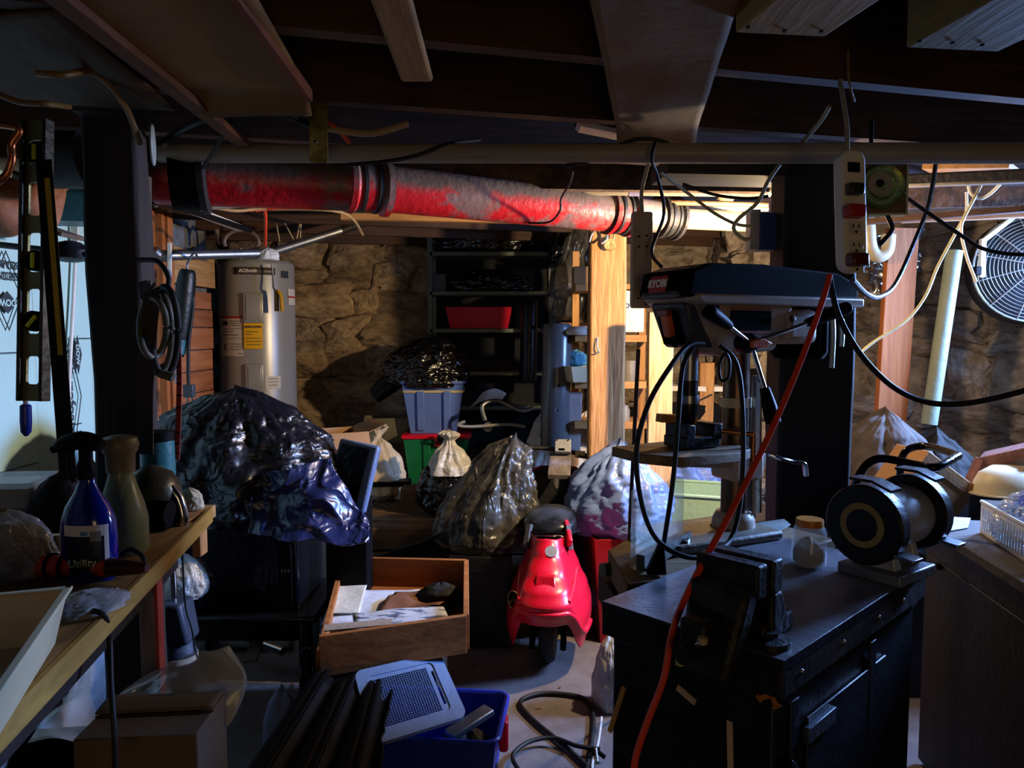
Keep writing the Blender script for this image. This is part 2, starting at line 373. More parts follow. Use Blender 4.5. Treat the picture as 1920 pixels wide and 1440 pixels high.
stone_wall(wr, (1.5, 4.83, 0), (2.95, 3.65, 0), .3, 2.3, .13, .25, .18, .42, 23, True)
wa = struct(MB().box((1.6, 5.25, 1.18), (.16, .9, 2.36)), 'wall_alcove', MORTAR)
stone_wall(wa, (1.53, 5.6, 0), (1.53, 4.86, 0), .42, 2.3, .12, .22, .2, .4, 13, True)
wl = struct(MB().box((-1.99, 1.45, 1.18), (.12, 6.6, 2.36)).box((-2.3, 4.72, 1.18), (.6, .06, 2.36)).box((-2.66, 5.2, 1.18), (.1, 1.0, 2.36)), 'wall_left', PLASTER)
struct(MB().box((.1, -2.75, 1.18), (6.2, .1, 2.36)), 'wall_front', PLASTER)
# window wall on the right, outside the frame: opening y 2.74..3.58, z 1.55..2.06
ww = struct(MB().box((2.9, -.03, 1.18), (.16, 5.54, 2.36)).box((2.9, 3.68, 1.18), (.16, .2, 2.36)).box((2.9, 3.16, .775), (.16, .84, 1.55)).box((2.9, 3.16, 2.21), (.16, .84, .30)), 'wall_window', PLASTER)
wf = MB()
for y in (2.76, 3.16, 3.56): wf.box((2.86, y, 1.805), (.05, .04, .5))
for z in (1.57, 2.04): wf.box((2.86, 3.16, z), (.05, .84, .04))
w1 = struct(wf, 'window_1', mat('white_window_paint', '#cfd2d4', .5), smooth=False)
for y in (2.96, 3.36): struct(MB().box((2.86, y, 1.805), (.004, .36, .43)), 'pane', GLASS, w1)

# --- left wall: blue foam insulation boards with print, wooden planks beyond
def foam(y0, y1, z0, z1, dx=0):
    return struct(MB().box((-1.9+dx, (y0+y1)/2, (z0+z1)/2), (.036, y1-y0-.005, z1-z0-.005)), 'foam_board', FOAM, wl, bevel=.003)
fbs = []
for y0, y1, zs in ((1.2, 2.30, (.45, .9, 1.45, 2.1)), (2.30, 2.96, (.45, .98, 1.42, 2.1)), (2.96, 3.36, (.45, 1.47, 2.1)), (3.36, 3.98, (.45, 1.5, 2.1)), (3.98, 4.72, (.45, .98))):
    for a, b in zip(zs, zs[1:]): fbs.append(foam(y0, y1, a, b, random.uniform(-.012, -.002)))
def onwall(px, py, x=-1.876): return PX(px, py, x)
def wtext(s_, px, py, size, down=True, flip=False, par=None, **k):
    o = onwall(px, py)
    M = frame3(o, (0, 0, -1), (0, 1, 0)) if down else (frame3(o, (0, -1, 0), (0, 0, -1)) if flip else frame3(o, (0, 1, 0), (0, 0, 1)))
    text(s_, size, M, INK, par or fbs[7], **k)
def diamond(px, py, w, h, par, filled=False, t=.006):
    o = onwall(px, py); M = frame3(o, (0, 1, 0), (0, 0, 1))
    out = [(0, h), (w, 0), (0, -h), (-w, 0)]; inn = [] if filled else [[(x*(1-t/w), y*(1-t/w)) for x, y in out]]
    pm = plate(out, inn, .0012, M); q = mesh_obj('printed_diamond', pm.v, pm.f, INK, root_loc(par)); COL.objects.link(q); q.parent = par
rb = fbs[6]; lb = fbs[4]
wtext('Styrofoam', 134, 748, .075, par=rb, bold=.0015); diamond(134, 745, .075, .26, rb)
wtext('RESIDING\nBOARD', 121, 690, .034, par=rb, bold=.0006)
diamond(146, 665, .03, .085, rb, True)
text('DOW', .034, frame3(onwall(146, 665, -1.8745), (0, 0, -1), (0, 1, 0)), FOAM, rb, bold=.001)
wtext('1.5', 148, 803, .055, par=rb)
wtext('RESIDING\nBOARD', 14, 506, .042, down=False, flip=True, par=fbs[5], bold=.0008)
diamond(14, 567, .055, .042, fbs[5], True)
text('DOW', .036, frame3(onwall(14, 567, -1.8745), (0, -1, 0), (0, 0, -1)), FOAM, fbs[5], bold=.001)
diamond(14, 545, .09, .15, fbs[5])
# plank wall beyond the foam
PLK = wood('reddish_plank', '#b5744a', '#8a4d2a', Y_, rnd=.2, bump=.2)
z = 1.0
while z < 1.72:
    h = random.uniform(.10, .14)
    struct(MB().box((-1.9+random.uniform(-.004, .006), 4.34, z+h/2), (.03, .74, h-.006)), 'plank', PLK, wl, bevel=.002); z += h
struct(MB().box((-1.88, 4.42, 1.87), (.05, .56, .2)), 'plank', PINE_Y, wl, bevel=.002)
for y, w in ((3.86, .05), (3.98, .035), (4.06, .06)):
    struct(MB().box((-1.87, y, 1.6), (.07, w, 1.1)), 'stud', TAN_Z, wl, bevel=.002)
# concrete footing ledge along the left wall, under the bench
def ledge(u, v):
    p = V((-1.93+v*.62 if v < .8 else -1.434, 1.0+u*1.75, .40 if v < .8 else .40-(v-.8)*2.0)); q = 1 if v < .8 else .6
    return p+V((.03*nz(p, 6, 2), 0, .025*nz(p, 5, 7)*q))
struct(sheet(ledge, 40, 30), 'trim_footing', PLASTER)
# raised rear floor with retaining timbers
fb = struct(MB().box((-1.4, 4.85, .215), (2.54, 1.6, .43)).box((.71, 5.06, .214), (1.68, 1.12, .43)), 'floor_rear', DIRT)
for (y, z, h, x0, x1) in ((4.02, .385, .12, -2, -.13), (3.93, .24, .15, -2, -.16), (3.9, .08, .15, -2, -.12), (4.5, .385, .12, -.12, 1.55), (4.48, .24, .15, -.12, 1.55), (4.47, .08, .15, -.12, 1.55)):
    struct(MB().box(((x0+x1)/2, y, z), (x1-x0, .14, h)), 'retaining_timber', wood('weathered_retaining_timber', '#6b523c', '#3a2a1c', X_), fb, bevel=.008)
for i in range(7):
    struct(MB().box((-1.0+random.uniform(-.1, .1), 4.2+i*.19, .442), (1.9, .175, .024), Matrix.Rotation(random.uniform(-.02, .02), 3, 'Z')), 'floor_plank', wood('rear_floor_plank', '#7c6147', '#46331f', X_), fb, bevel=.003)

# ================================================================ POSTS
def post(name, px0, px1, py, Y, z0, z1, m, label, d=None, tilt=0, bev=.012):
    a = P(px0, py, Y); b = P(px1, py, Y); w = b.x-a.x; d = d or w; mb = MB(); cx = (a.x+b.x)/2; n = 9
    for side in (0,):
        def fn(u, v):
            k = int(round(u*4)) % 4; sx, sy = ((-1, -1), (1, -1), (1, 1), (-1, 1))[k]; z = z0+(z1-z0)*v
            j = .008*nz((k*3, 0, z*2.3), 1, cx); return V((cx+sx*(w/2+j)+tilt*v, Y+d/2+sy*(d/2+j), z))
        mb.grid(fn, 4, 14, True); mb.f += [(0, 1, 2, 3), tuple(14*4+i for i in (3, 2, 1, 0))]
    return single(mb, name, m, label, 'post', bevel=bev, ang=30)
post('timber_post', 164, 268, 500, 2.16, 0, 2.12, DARKW, 'dark brown rough timber post behind the left bench', d=.085, tilt=-.01)
single(MB().bar(P(266, 330, 2.27), P(266, 760, 2.27), .05, .025, (0, 1, 0)), 'wood_cleat', wood('greenish_cleat', '#4e4020', '#2c220e', Z_), 'weathered greenish board fixed to right side of dark left post', 'board', bevel=.003)
post('timber_post', 1466, 1607, 600, 2.42, 0, 2.06, BLKW, 'wide blackened timber post behind the drill press', d=.13)
wp = post('timber_post', 1106, 1174, 600, 3.85, .43, 2.1, PINE_Z, 'bright orange lit pine post with cracks behind the shelving', d=.12)
hk = MB()
for a, r in ((.5, .028),):
    c = P(1130, 447, 3.83); hk.tube([c+V((-.07, -.02, -.02)), c+V((-.05, -.03, .03)), c+V((0, -.035, .045)), c+V((.02, -.03, 0)), c+V((-.01, -.03, -.03))], .006)
single(hk, 'iron_hook', GALV, 'bent metal hook screwed near the top of the pine post', 'hook')
lk = MB(); c = P(1143, 458, 3.82); lk.lathe([(0, -.008), (.03, -.008), (.034, 0), (.03, .008), (0, .008)], c, (0, 1, 0)); lk.tube([c+V((-.02, 0, .02)), c+V((-.018, 0, .06)), c+V((.018, 0, .06)), c+V((.02, 0, .02))], .004)
single(lk, 'padlock', mat('brass', '#b9a676', .35, .9), 'round brass padlock hanging from the hook on the pine post', 'padlock')
single(MB().tube([P(1120, 640, 3.84)+V((0, 0, .02)), P(1120, 652, 3.83), P(1124, 660, 3.83), P(1116, 662, 3.83)], .004), 'screw_hook', GALV, 'tiny screw hook in the middle of the pine post', 'hook')
post('wood_stud', 1216, 1262, 740, 3.6, 0, P(1240, 585, 3.6).z, wood('pale_grained_board', '#cfa878', '#9a7040', Z_, dist=3), 'pale grained wooden board standing upright right of the pine post', d=.04, bev=.003)
post('wood_stud', 1288, 1300, 740, 4.6, .43, P(1290, 670, 4.6).z, TAN_Z, 'narrow lit wooden stud seen behind the drill press column', d=.09, bev=.003)
post('wood_stud', 1312, 1338, 740, 4.7, .43, P(1320, 680, 4.7).z, PINE_Z, 'short lit wooden stud right of the narrow stud behind the drill press', d=.09, bev=.003)
sd = MB(); a = P(1692, 428, 3.62); b = P(1668, 800, 3.62); sd.bar(a, b, .145, .04, (0, -1, 0)); single(sd, 'wood_stud', TAN_Z, 'orange brown stud leaning in front of the right stone wall', 'stud', bevel=.003)
gp = MB(); gp.cyl(P(1790, 470, 3.55), P(1742, 795, 3.55), .036, n=24); single(gp, 'vertical_pipe', mat('pale_green_pipe', '#848c76', .5, var=.12), 'pale greenish vertical drain pipe against the right stone wall', 'pipe')

# beam over the wide post, and timber bits behind the pipes
single(MB().bar(P(1235, 322, 2.5), P(1600, 324, 2.5)+V((0, .05, 0)), .2, .05), 'beam_plate', wood('beam_plate_wood', '#3d3620', '#1c180e', X_), 'dark flat timber plate lying on top of the wide black post', 'beam', bevel=.004)
single(MB().bar(P(830, 327, 3.0), P(1440, 335, 2.95), .05, .11), 'rim_board', mat('osb', '#6b5238', .85, hex2='#3a2818', scale=14, bump=.3), 'rough brown strand board spanning high behind the red pipe', 'board')
single(MB().bar(P(640, 404, 4.0), P(1100, 412, 4.0), .05, .05), 'ledger_board', PINE_X, 'lit wooden ledger under the red pipe, above the rear shelving', 'board', bevel=.003)
single(MB().bar(P(775, 252, 2.75)+V((0,0,.02)), P(822, 252, 2.75)+V((0,0,.02)), .04, .12), 'wood_block', PINE_X, 'small plywood block nailed between joists above the long white pipe', 'block', bevel=.002)
cm = wood('lit_rafter', '#c2936a', '#94653c', X_)
single(MB().bar(P(1690, 395, 3.45), P(2050, 378, 3.2), .05, .11), 'ledger_board', cm, 'lit brown ledger board above the right stone wall', 'board', bevel=.003)
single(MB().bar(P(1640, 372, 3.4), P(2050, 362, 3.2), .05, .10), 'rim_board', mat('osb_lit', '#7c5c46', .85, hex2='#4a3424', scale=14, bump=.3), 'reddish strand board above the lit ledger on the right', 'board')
single(MB().bar(P(1560, 421, 3.5), P(2040, 382, 3.0), .04, .025), 'wood_strip', wood('dark_strip', '#5e4030', '#382418', X_), 'thin slanting dark wooden strip above the wall fan', 'board')
single(MB().bar(P(1745, 320, 3.0), P(1905, 318, 2.8), .22, .02), 'plywood_offcut', PINE_X, 'bright plywood piece under the ceiling right of the round dial box', 'plywood')
single(MB().bar(P(1690, 340, 2.8), P(2020, 326, 2.5), .05, .045), 'painted_pipe_rail', mat('grey_rail', '#7d7468', .6), 'grey painted rail running under the ceiling at the far right', 'rail', bevel=.008)

# ================================================================ OVERHEAD PANELS AND BOARDS
def panel(name, corners_n, corners_f, zt, m, label, th=.006, droop=.02, cat='panel'):
    a, b = [PZ(*c, zt) for c in corners_n]; d, c = [PZ(*c, zt) for c in corners_f]; f = bil(a, b, c, d)
    def fn(u, v):
        p = f(u, v); p.z += .008*nz(p, 3, 4)-droop*max(0, v-.86)**2*40+.004*nz(p, 9, 1); return p
    return single(sheet(fn, 14, 24), name, m, label, cat, solid=th, ang=60)
panel('ceiling_panel', ((40, -60), (455, -60)), ((372, 190), (584, 186)), 2.10, PANEL, 'wide buff board nailed under the joists at the upper left', droop=.05)
panel('ceiling_panel', ((1098, -40), (1398, -40)), ((1158, 250), (1303, 256)), 2.09, mat('cardboard_duct_panel', '#6e5230', .8, var=.16, scale=2.5, bump=.1, bscale=25), 'long tan sheet panel hanging under the joists above the drill press', droop=.06)
panel('ceiling_panel', ((-420, 60), (120, 20)), ((60, 195), (330, 205)), 2.115, wood('dark_ceiling_ply', '#4a3418', '#281a0a', Y_), 'dark plywood sheet under the joists in the upper left corner', droop=.0)
cb = MB()
for q in range(2):
    p0 = PZ(420+q*7, -80, 2.105); p1 = PZ(578, 178, 2.095)
cb.bar(PZ(398, -70, 2.10), PZ(580, 180, 2.088), .016, .03)
single(cb, 'edge_strip', wood('red_brown_strip', '#7c3c1c', '#4e2410', Y_), 'red brown wooden strip along right edge of the wide buff ceiling board', 'strip')
sp = MB(); sp.bar(PZ(90, -20, 2.085), PZ(455, 268, 2.07), .042, .02)
single(sp, 'wood_strip', wood('brown_batten', '#6a3d22', '#40220f', Y_), 'long brown batten slanting under the ceiling left of the buff board', 'strip', bevel=.003)
sl = MB(); a = PZ(722, -40, 2.09); b = PZ(782, 148, 2.075); sl.bar(a, b, .074, .018)
single(sl, 'wood_stick', wood('tan_slat', '#a07a4c', '#86623a', Y_), 'narrow tan slat with rounded end hanging from the ceiling joists', 'slat', bevel=.008)
def block(x0, x1, y, zb, h, depth, m, label, skew):
    a = PZ(x0, y, zb); b = PZ(x1, y+8, zb); d = V((skew, -depth, 0)); u = V((0, 0, h))
    mb = MB(); mb.hexa([a, b, b+d, a+d], [a+u, b+u, b+d+u, a+d+u]); return single(mb, 'ceiling_block', m, label, 'block', bevel=.004)
BW = wood('buff_block_wood', '#a3854e', '#8a6c3a', Y_)
b1 = block(1378, 1545, 62, 2.06, .10, .28, BW, 'buff wooden block with three nails under the ceiling above the drill press', .05)
b2 = block(1698, 1870, 90, 2.06, .12, .34, wood('olive_block_wood', '#8c7c50', '#6e6040', Y_), 'olive brown wooden block under the ceiling at the upper right', .05)
for x, y in ((1407, 53), (1475, 60), (1544, 61)): 
    p = PZ(x-4, y-4, 2.059); part(MB().cyl(p, p-V((0, 0, .004)), .004, n=10), 'nail_head', RUBBER, b1)
for x, y in ((1728, 81), (1790, 84), (1846, 88)):
    p = PZ(x-4, y-5, 2.059); part(MB().cyl(p, p-V((0, 0, .004)), .004, n=10), 'nail_head', RUBBER, b2)
# perforated strap plate
o = P(597, 232, 2.08); M = frame3(o, (1, .05, 0), (0, .02, 1))
hs = [circ(-.013, .082, .004), circ(.016, .075, .003), circ(-.011, -.048, .007), circ(.002, -.052, .006), circ(-.018, -.082, .003), circ(.017, -.09, .003), circ(.017, .045, .003), circ(-.018, .02, .003)]
single(plate(rrect(-.0245, -.105, .0245, .105, .006), hs, .004, M), 'strap_plate', mat('yellow_zinc', '#a6a25e', .42, .75, var=.35, scale=12, hex2='#5c5c34', bump=.06), 'yellow zinc perforated steel plate hanging in front of the red pipe', 'metal plate')
# other ceiling things
mb = MB(); o = P(287, 272, 2.1); mb.M = frame3(o, (.35, -.94, 0), (0, 0, 1)); mb.lathe([(.053, -.003), (.056, 0), (.053, .004), (0, .005)], (0, 0, 0), (0, 0, 1), 32)
single(mb, 'cover_plate', mat('pale_grey_cover', '#9aa094', .5), 'round pale grey cover plate seen edge on beside the left post', 'cover plate')
mb = MB().box((0, 0, 0), (.14, .1, .05)); mb.M = Matrix()
lo = P(1115, 222, 2.5)
t = thing('work_light', 'dark box light with white diffuser tucked up behind the tan panel', 'light fixture', lo)
part(MB().hexa([lo+V(p) for p in ((-.06, -.05, -.02), (.09, -.05, -.05), (.09, .05, -.05), (-.06, .05, -.02))], [lo+V(p) for p in ((-.075, -.05, .05), (.09, -.05, .05), (.09, .05, .05), (-.075, .05, .05))]), 'housing', BLACK, t, bevel=.005)
part(MB().hexa([lo+V(p) for p in ((-.05, -.04, -.035), (.088, -.04, -.062), (.088, .04, -.062), (-.05, .04, -.035))], [lo+V(p) for p in ((-.06, -.05, -.021), (.09, -.05, -.05), (.09, .05, -.05), (-.06, .05, -.021))]), 'diffuser', mat('frosted_diffuser', '#b9ab9a', .5), t)
# the bare bulb itself
t = thing('bare_bulb', 'bare light bulb hanging behind the wide black post', 'light bulb', V(BULB)+V((0, 0, .1)))
bb = V(BULB)
part(MB().lathe([(.013, .05), (.016, .04), (.03, .01), (.032, -.01), (.02, -.035), (0, -.042)], bb), 'glass', mat('lit_bulb_glass', '#ffd9a0', .3, emit=6, var=0, bump=0, alpha=.35), t)
part(MB().cyl(bb+V((0, 0, .05)), bb+V((0, 0, .10)), .018), 'socket', BLACK, t); part(MB().cyl(bb+V((0, 0, .10)), bb+V((0, 0, .42)), .004), 'cord', RUBBER, t)

# ================================================================ PIPES
t = thing('drain_pipe', 'long pale grey plastic pipe running level across the whole room', 'pipe', P(300, 288, 2.45))
part(MB().cyl(P(300, 288, 2.45), P(2000, 287, 2.02), .0285, n=32), 'pipe', PVC, t)
def pt(px, py, s): 
    pass
text('PVC 2 IN', .013, frame3(P(900, 300, 2.28)-V((0, .0205, 0))+V((0, -.006, .002)), (1, -.12, 0), (0, .75, .65)), mat('faint_print', '#5c564c', .8), t, ext=.0003)
RP = mat('red_painted_iron', '#b0121a', .36, hex2='#6e5652', mix=(.44, .52), scale=5.5, stretch=(1, 1, 1), bump=.2, bscale=40, dust=('#5c5048', -.15, .3))
IRON = mat('dark_cast_iron', '#2a2624', .6, .4, var=.4, bump=.3)
pa = P(290, 333, 2.55); pb = P(690, 351, 2.72); pc = P(1160, 399, 3.2); pd = P(1250, 408, 3.35); pe = P(1430, 417, 3.6)
t = thing('soil_pipe', 'heavy cast iron soil pipe painted red underneath, peeling, with hubs', 'pipe', pb)
part(MB().cyl(pa, pb, .088, .086, n=40), 'pipe_length', RP, t); part(MB().cyl(pb, pc, .083, n=40), 'pipe_length', RP, t)
dr = (pc-pb).normalized()
def hub(c, r, L, m, par, rings=2):
    part(MB().lathe([(r*.9, -L), (r*1.12, -L), (r*1.14, -L*.75), (r*1.02, -L*.6), (r*1.02, L*.55), (r*1.16, L*.7), (r*1.16, L), (r*.9, L)], c, dr, 40), 'hub', m, par)
    for q in (-.35, .35): part(MB().lathe([(r*1.03, -.008), (r*1.075, -.006), (r*1.075, .006), (r*1.03, .008)], c+dr*L*q, dr, 40), 'band', RUBBER, par)
hub(pb, .086, .075, RP, t); hub(pc, .084, .06, RP, t); hub(pd, .084, .05, IRON, t)
part(MB().cyl(pc, pd+dr*.05, .07, n=36), 'coupling', mat('shiny_coupling', '#a89a92', .3, .6), t)
part(MB().cyl(P(322, 337, 2.5), P(385, 338, 2.53), .1, n=36), 'sleeve', BLACK, t); part(MB().cyl(P(376, 338, 2.52), P(388, 338, 2.525), .112, n=36), 'band', RUBBER, t)
t = thing('white_drain', 'white plastic drain pipe continuing from the red pipe behind the post', 'pipe', pe)
part(MB().cyl(pd, pe, .047, n=32), 'pipe', WHITEPVC, t); part(MB().cyl(pe+V((-.19, -.04, .02)), pe+V((-.19, -.04, .12)), .036), 'branch', WHITEPVC, t); part(MB().cyl(pe+V((-.19, -.04, .1)), pe+V((-.19, -.04, .14)), .042), 'collar', WHITEPVC, t)
t = thing('upper_drain', 'grey plastic pipe above and behind the red pipe', 'pipe', P(980, 350, 3.1))
part(MB().cyl(P(978, 350, 3.1), P(1445, 354, 3.0), .032, n=28), 'pipe', PVC, t); part(MB().cyl(P(1040, 350, 3.087), P(1062, 350, 3.082), .0335, n=28), 'label_band', mat('blue_grey_sticker', '#7c8a94', .5), t); part(MB().cyl(P(1180, 352, 3.057), P(1202, 352, 3.052), .0335, n=28), 'label_band', mat('lilac_sticker', '#7c789a', .5), t)
single(MB().tube([P(1000, 372, 3.35), P(1200, 378, 3.3), P(1440, 384, 3.25)], .012), 'copper_pipe', mat('pale_copper', '#b0866a', .4, .6), 'thin copper pipe under the grey pipe behind the red one', 'pipe')
single(MB().tube([P(1000, 382, 3.5), P(1220, 390, 3.5), P(1440, 392, 3.5)], .012), 'copper_pipe', mat('whitewashed_pipe', '#c9bba4', .5), 'second thin whitish pipe just below the thin copper one', 'pipe')
vv = P(968, 330, 3.4); t = thing('gate_valve', 'small green handled water valve above the red pipe', 'valve', vv)
part(MB().cyl(vv+V((0, 0, -.05)), vv+V((0, 0, .04)), .012), 'body', mat('verdigris', '#3f5c4c', .5, .3), t); part(MB().lathe([(0, .04), (.03, .042), (.03, .052), (0, .054)], vv), 'handwheel', mat('green_enamel', '#2f5a3c', .5), t)
part(MB().tube([vv+V((-.05, 0, -.05)), vv+V((0, 0, -.055)), vv+V((.05, 0, -.05))], .014), 'fitting', GALV, t)
# chromed pipe to water heater and black pipe
t = thing('steel_pipe', 'grey steel pipe crossing above the water heater with taped joint', 'pipe', P(320, 478, 3.9))
part(MB().cyl(P(318, 479, 3.9), P(500, 475, 4.3), .026), 'pipe_length', GALV, t); part(MB().cyl(P(500, 476, 4.3), P(640, 432, 4.5), .024), 'pipe_length', GALV, t); part(MB().cyl(P(640, 432, 4.5), P(720, 405, 4.6), .024), 'pipe_length', IRON, t)
part(bag_mb(P(503, 488, 4.28)-V((0, 0, .0)), .06, .045, .07, 3, folds=5), 'tape_wrap', PAPER, t)
part(MB().tube([P(288, 470, 3.85), P(300, 480, 3.88), P(322, 480, 3.9)], .03), 'elbow', GALV, t)
single(MB().bar(P(264, 365, 2.9), P(470, 432, 3.6), .02, .02), 'black_rail', BLACK, 'thin black rod slanting from the left post towards the heater', 'rod')
single(MB().bar(P(272, 360, 3.4), P(450, 428, 4.3), .05, .03), 'white_trim', WHITEP, 'white painted strip slanting behind the black rod', 'strip')
def film(u, v):
    p = bil(P(360, 375, 2.95), P(560, 368, 3.0), P(545, 390, 3.4), P(350, 392, 3.4))(u, v); return p+V((0, 0, .03*nz(p, 5, 2)))
single(sheet(film, 20, 10), 'poly_scrap', WHITEBAG, 'scrap of white film hanging under the red pipe at left', 'film')
mb = MB(); c = P(455, 455, 4.4)
mb.tube([c+V((.1*math.cos(a), -.02, .07*math.sin(a))) for a in [rad(200-i*25) for i in range(12)]], .012)
mb.tube([P(405, 430, 4.4), P(410, 445, 4.4), P(412, 458, 4.4)], .014)
single(mb, 'supply_hose', mat('grey_hose', '#6a5c50', .5), 'short curled grey hose with brass end above the water heater', 'hose')
mb = MB()
for a, b in (((512, 385), (528, 472)), ((516, 385), (552, 452)), ((568, 390), (556, 450)), ((566, 390), (562, 465))): mb.tube([P(*a, 4.4), P(*b, 4.4)], .004, 6, 0)
single(mb, 'hanger_string', mat('cream_string', '#b9a57c', .7), 'cream strings tied around the dark end of the steel pipe', 'string')
mb = MB(); mb.lathe([(0, 0), (.05, .005), (.055, .03), (.04, .05), (0, .052)], P(829, 408, 4.0)+V((0, 0, -.0))); single(mb, 'lamp_base', WHITEP, 'white round plastic fixture under the red pipe above the shelf', 'light fixture')
# ================================================================ LEFT SIDE: HANGING TOOLS
lo = P(55, 235, 1.75)
t = thing('spirit_level', 'long metal spirit level hanging from the ceiling at far left', 'level', lo)
top = P(52, 228, 1.75); bot = P(62, 752, 1.70); L = (top-bot).length
M = frame3(bot, (.98, -.2, 0), top-bot); w = .030
hs = [rrect(-.017, L*y0, .017, L*y1, .008) for y0, y1 in ((.06, .16), (.24, .40), (.46, .60), (.66, .78), (.84, .93))]
part(plate(rrect(-w, 0, w, L, .002), hs, .006, M), 'web', mat('olive_aluminium', '#7c7a52', .42, .7, var=.25), t)
for s_ in (-1, 1): mb = MB(M); mb.box((s_*w, L/2, 0), (.009, L, .026)); part(mb, 'flange', mat('dark_aluminium', '#3a3830', .4, .7), t, bevel=.001)
for y, ang in ((.50, 0), (.885, 0), (.285, 45)):
    mb = MB(M); q = V((0, L*y, 0)); mb.lathe([(0, -.007), (.0235, -.007), (.0235, .007), (0, .007)], q, (0, 0, 1), 24); hsg = part(mb, 'vial_holder', BLACK, t)
    d = V((math.sin(rad(ang)), math.cos(rad(ang)), 0)); mb = MB(M); mb.cyl(q-d*.017+V((0, 0, .007)), q+d*.017+V((0, 0, .007)), .005, n=12); part(mb, 'vial', mat('green_vial', '#c2d83a', .1, var=0, bump=0), hsg)
mb = MB(); a = P(48, 758, 1.72); b = P(49, 818, 1.72); mb.lathe([(.008, 0), (.012, .004), (.0125, .04), (.011, .064), (.004, .074), (0, .075)], a, b-a)
t = thing('file_handle', 'blue plastic tool handle hanging just below the spirit level', 'tool', a); part(mb, 'handle', DBLUE, t); part(MB().cyl(a-V((0, 0, .002)), a+V((0, 0, .14)), .005), 'shank', STEEL, t)
rl = P(80, 300, 1.72)
t = thing('metal_rule', 'long dark steel rule with yellow edge leaning beside the level', 'ruler', rl)
a = P(82, 300, 1.72); b = P(128, 900, 1.6); part(MB().bar(a, b, .034, .003, (.1, -1, 0)), 'blade', mat('dark_steel', '#1c1a16', .4, .6), t)
a2 = a+V((.004, -.004, -.10)); part(MB().bar(a.lerp(b, .06)+V((.006, -.003, 0)), a.lerp(b, .62)+V((.006, -.003, 0)), .011, .001, (.1, -1, 0)), 'yellow_scale', mat('yellow_scale', '#a08c22', .5), t)
# copper hose at far left, tap-like tubing
single(MB().tube([P(-20, 232, 1.6), P(20, 236, 1.6), P(36, 245, 1.6), P(22, 270, 1.6), P(22, 300, 1.6), P(10, 330, 1.6), P(-15, 345, 1.6)], .008), 'copper_tube', mat('copper', '#a8653c', .28, .9), 'bent copper tube at the far upper left edge', 'pipe')
# shelf of bags seen between post and level
yb = 2.9
def bagsheet(x0, x1, y0, y1, Y, seed):
    f = bil(P(x0, y1, Y), P(x1, y1, Y), P(x1, y0, Y), P(x0, y0, Y))
    def fn(u, v):
        p = f(u, v); return p+V((.03*nz(p, 9, seed), .05*nz(p, 6, seed)-.08*math.sin(PI*u)*math.sin(PI*min(1, v*1.1)), .02*nz(p, 11, seed)))
    return sheet(fn, 24, 30)
BRBAG = mat('brown_paper', '#8a5a3e', .7, var=.2, bump=.4, bscale=14, crease=.6, crscale=14)
for x0, x1, y0, y1, Y, lb in ((2, 42, 340, 428, 2.5, 'crumpled brown paper bag at the far left edge of the wall shelf'), (70, 106, 335, 424, 2.7, 'crumpled brown paper bag between the level and the left post')):
    mb = bagsheet(x0-6, x1, y0, y1, Y, x0); single(mb, 'paper_bag', BRBAG, lb, 'paper bag', solid=.06)
tb = P(128, 372, 3.0)
t = thing('teal_tote', 'teal storage bin with grey lid high behind the left post', 'storage bin', tb)
mb = MB(yaw(tb+V((.03, 0, -.10)), 10)); openbox(mb, .26, .2, .14, .006, .02); part(mb, 'tub', mat('teal_plastic', '#1f5560', .45), t, bevel=.004)
mb = MB(yaw(tb+V((.03, 0, .045)), 10)); mb.box((0, 0, 0), (.28, .22, .03)); part(mb, 'lid', mat('grey_lid', '#5a6468', .5), t, bevel=.006)
single(MB().bar(P(82, 425, 2.75), P(140, 445, 2.75), .16, .016), 'wall_shelf', wood('grey_shelf', '#6a5c50', '#463a30', X_), 'small sloping grey wall shelf under the paper bag', 'shelf', bevel=.002)
t = thing('black_pipe', 'black horizontal pipe with bowl shaped lamp shade at the left wall', 'pipe', P(0, 472, 2.4))
part(MB().cyl(P(-10, 458, 2.4), P(172, 478, 2.3), .010), 'rod', IRON, t)
c = P(132, 470, 2.32); part(MB().lathe([(.012, .03), (.03, .025), (.062, 0), (.066, -.025), (.06, -.027), (.02, -.035), (0, -.036)], c), 'shade', BMETAL, t)
single(MB().tube([PX(143, 445, -1.868), PX(138, 560, -1.868), PX(131, 690, -1.868), PX(128, 830, -1.868)], .008), 'white_conduit', WHITEP, 'thin white conduit running down the foam board wall', 'pipe')
t = thing('shelf_bracket', 'white metal bracket beside the left post above the black pipe', 'bracket', PX(140, 440, -1.86))
part(MB().bar(PX(140, 425, -1.865), PX(140, 465, -1.865), .014, .03, (1, 0, 0)), 'arm', WHITEP, t); part(MB().bar(PX(130, 463, -1.86), PX(152, 462, -1.86), .03, .01), 'foot', WHITEP, t)
# black cylinder behind post
mb = MB(); mb.cyl(P(80, 295, 2.5), P(170, 295, 2.5), .10, n=32); single(mb, 'vent_duct', mat('black_duct', '#100f0e', .6), 'short black round duct between the level and the left post', 'duct')

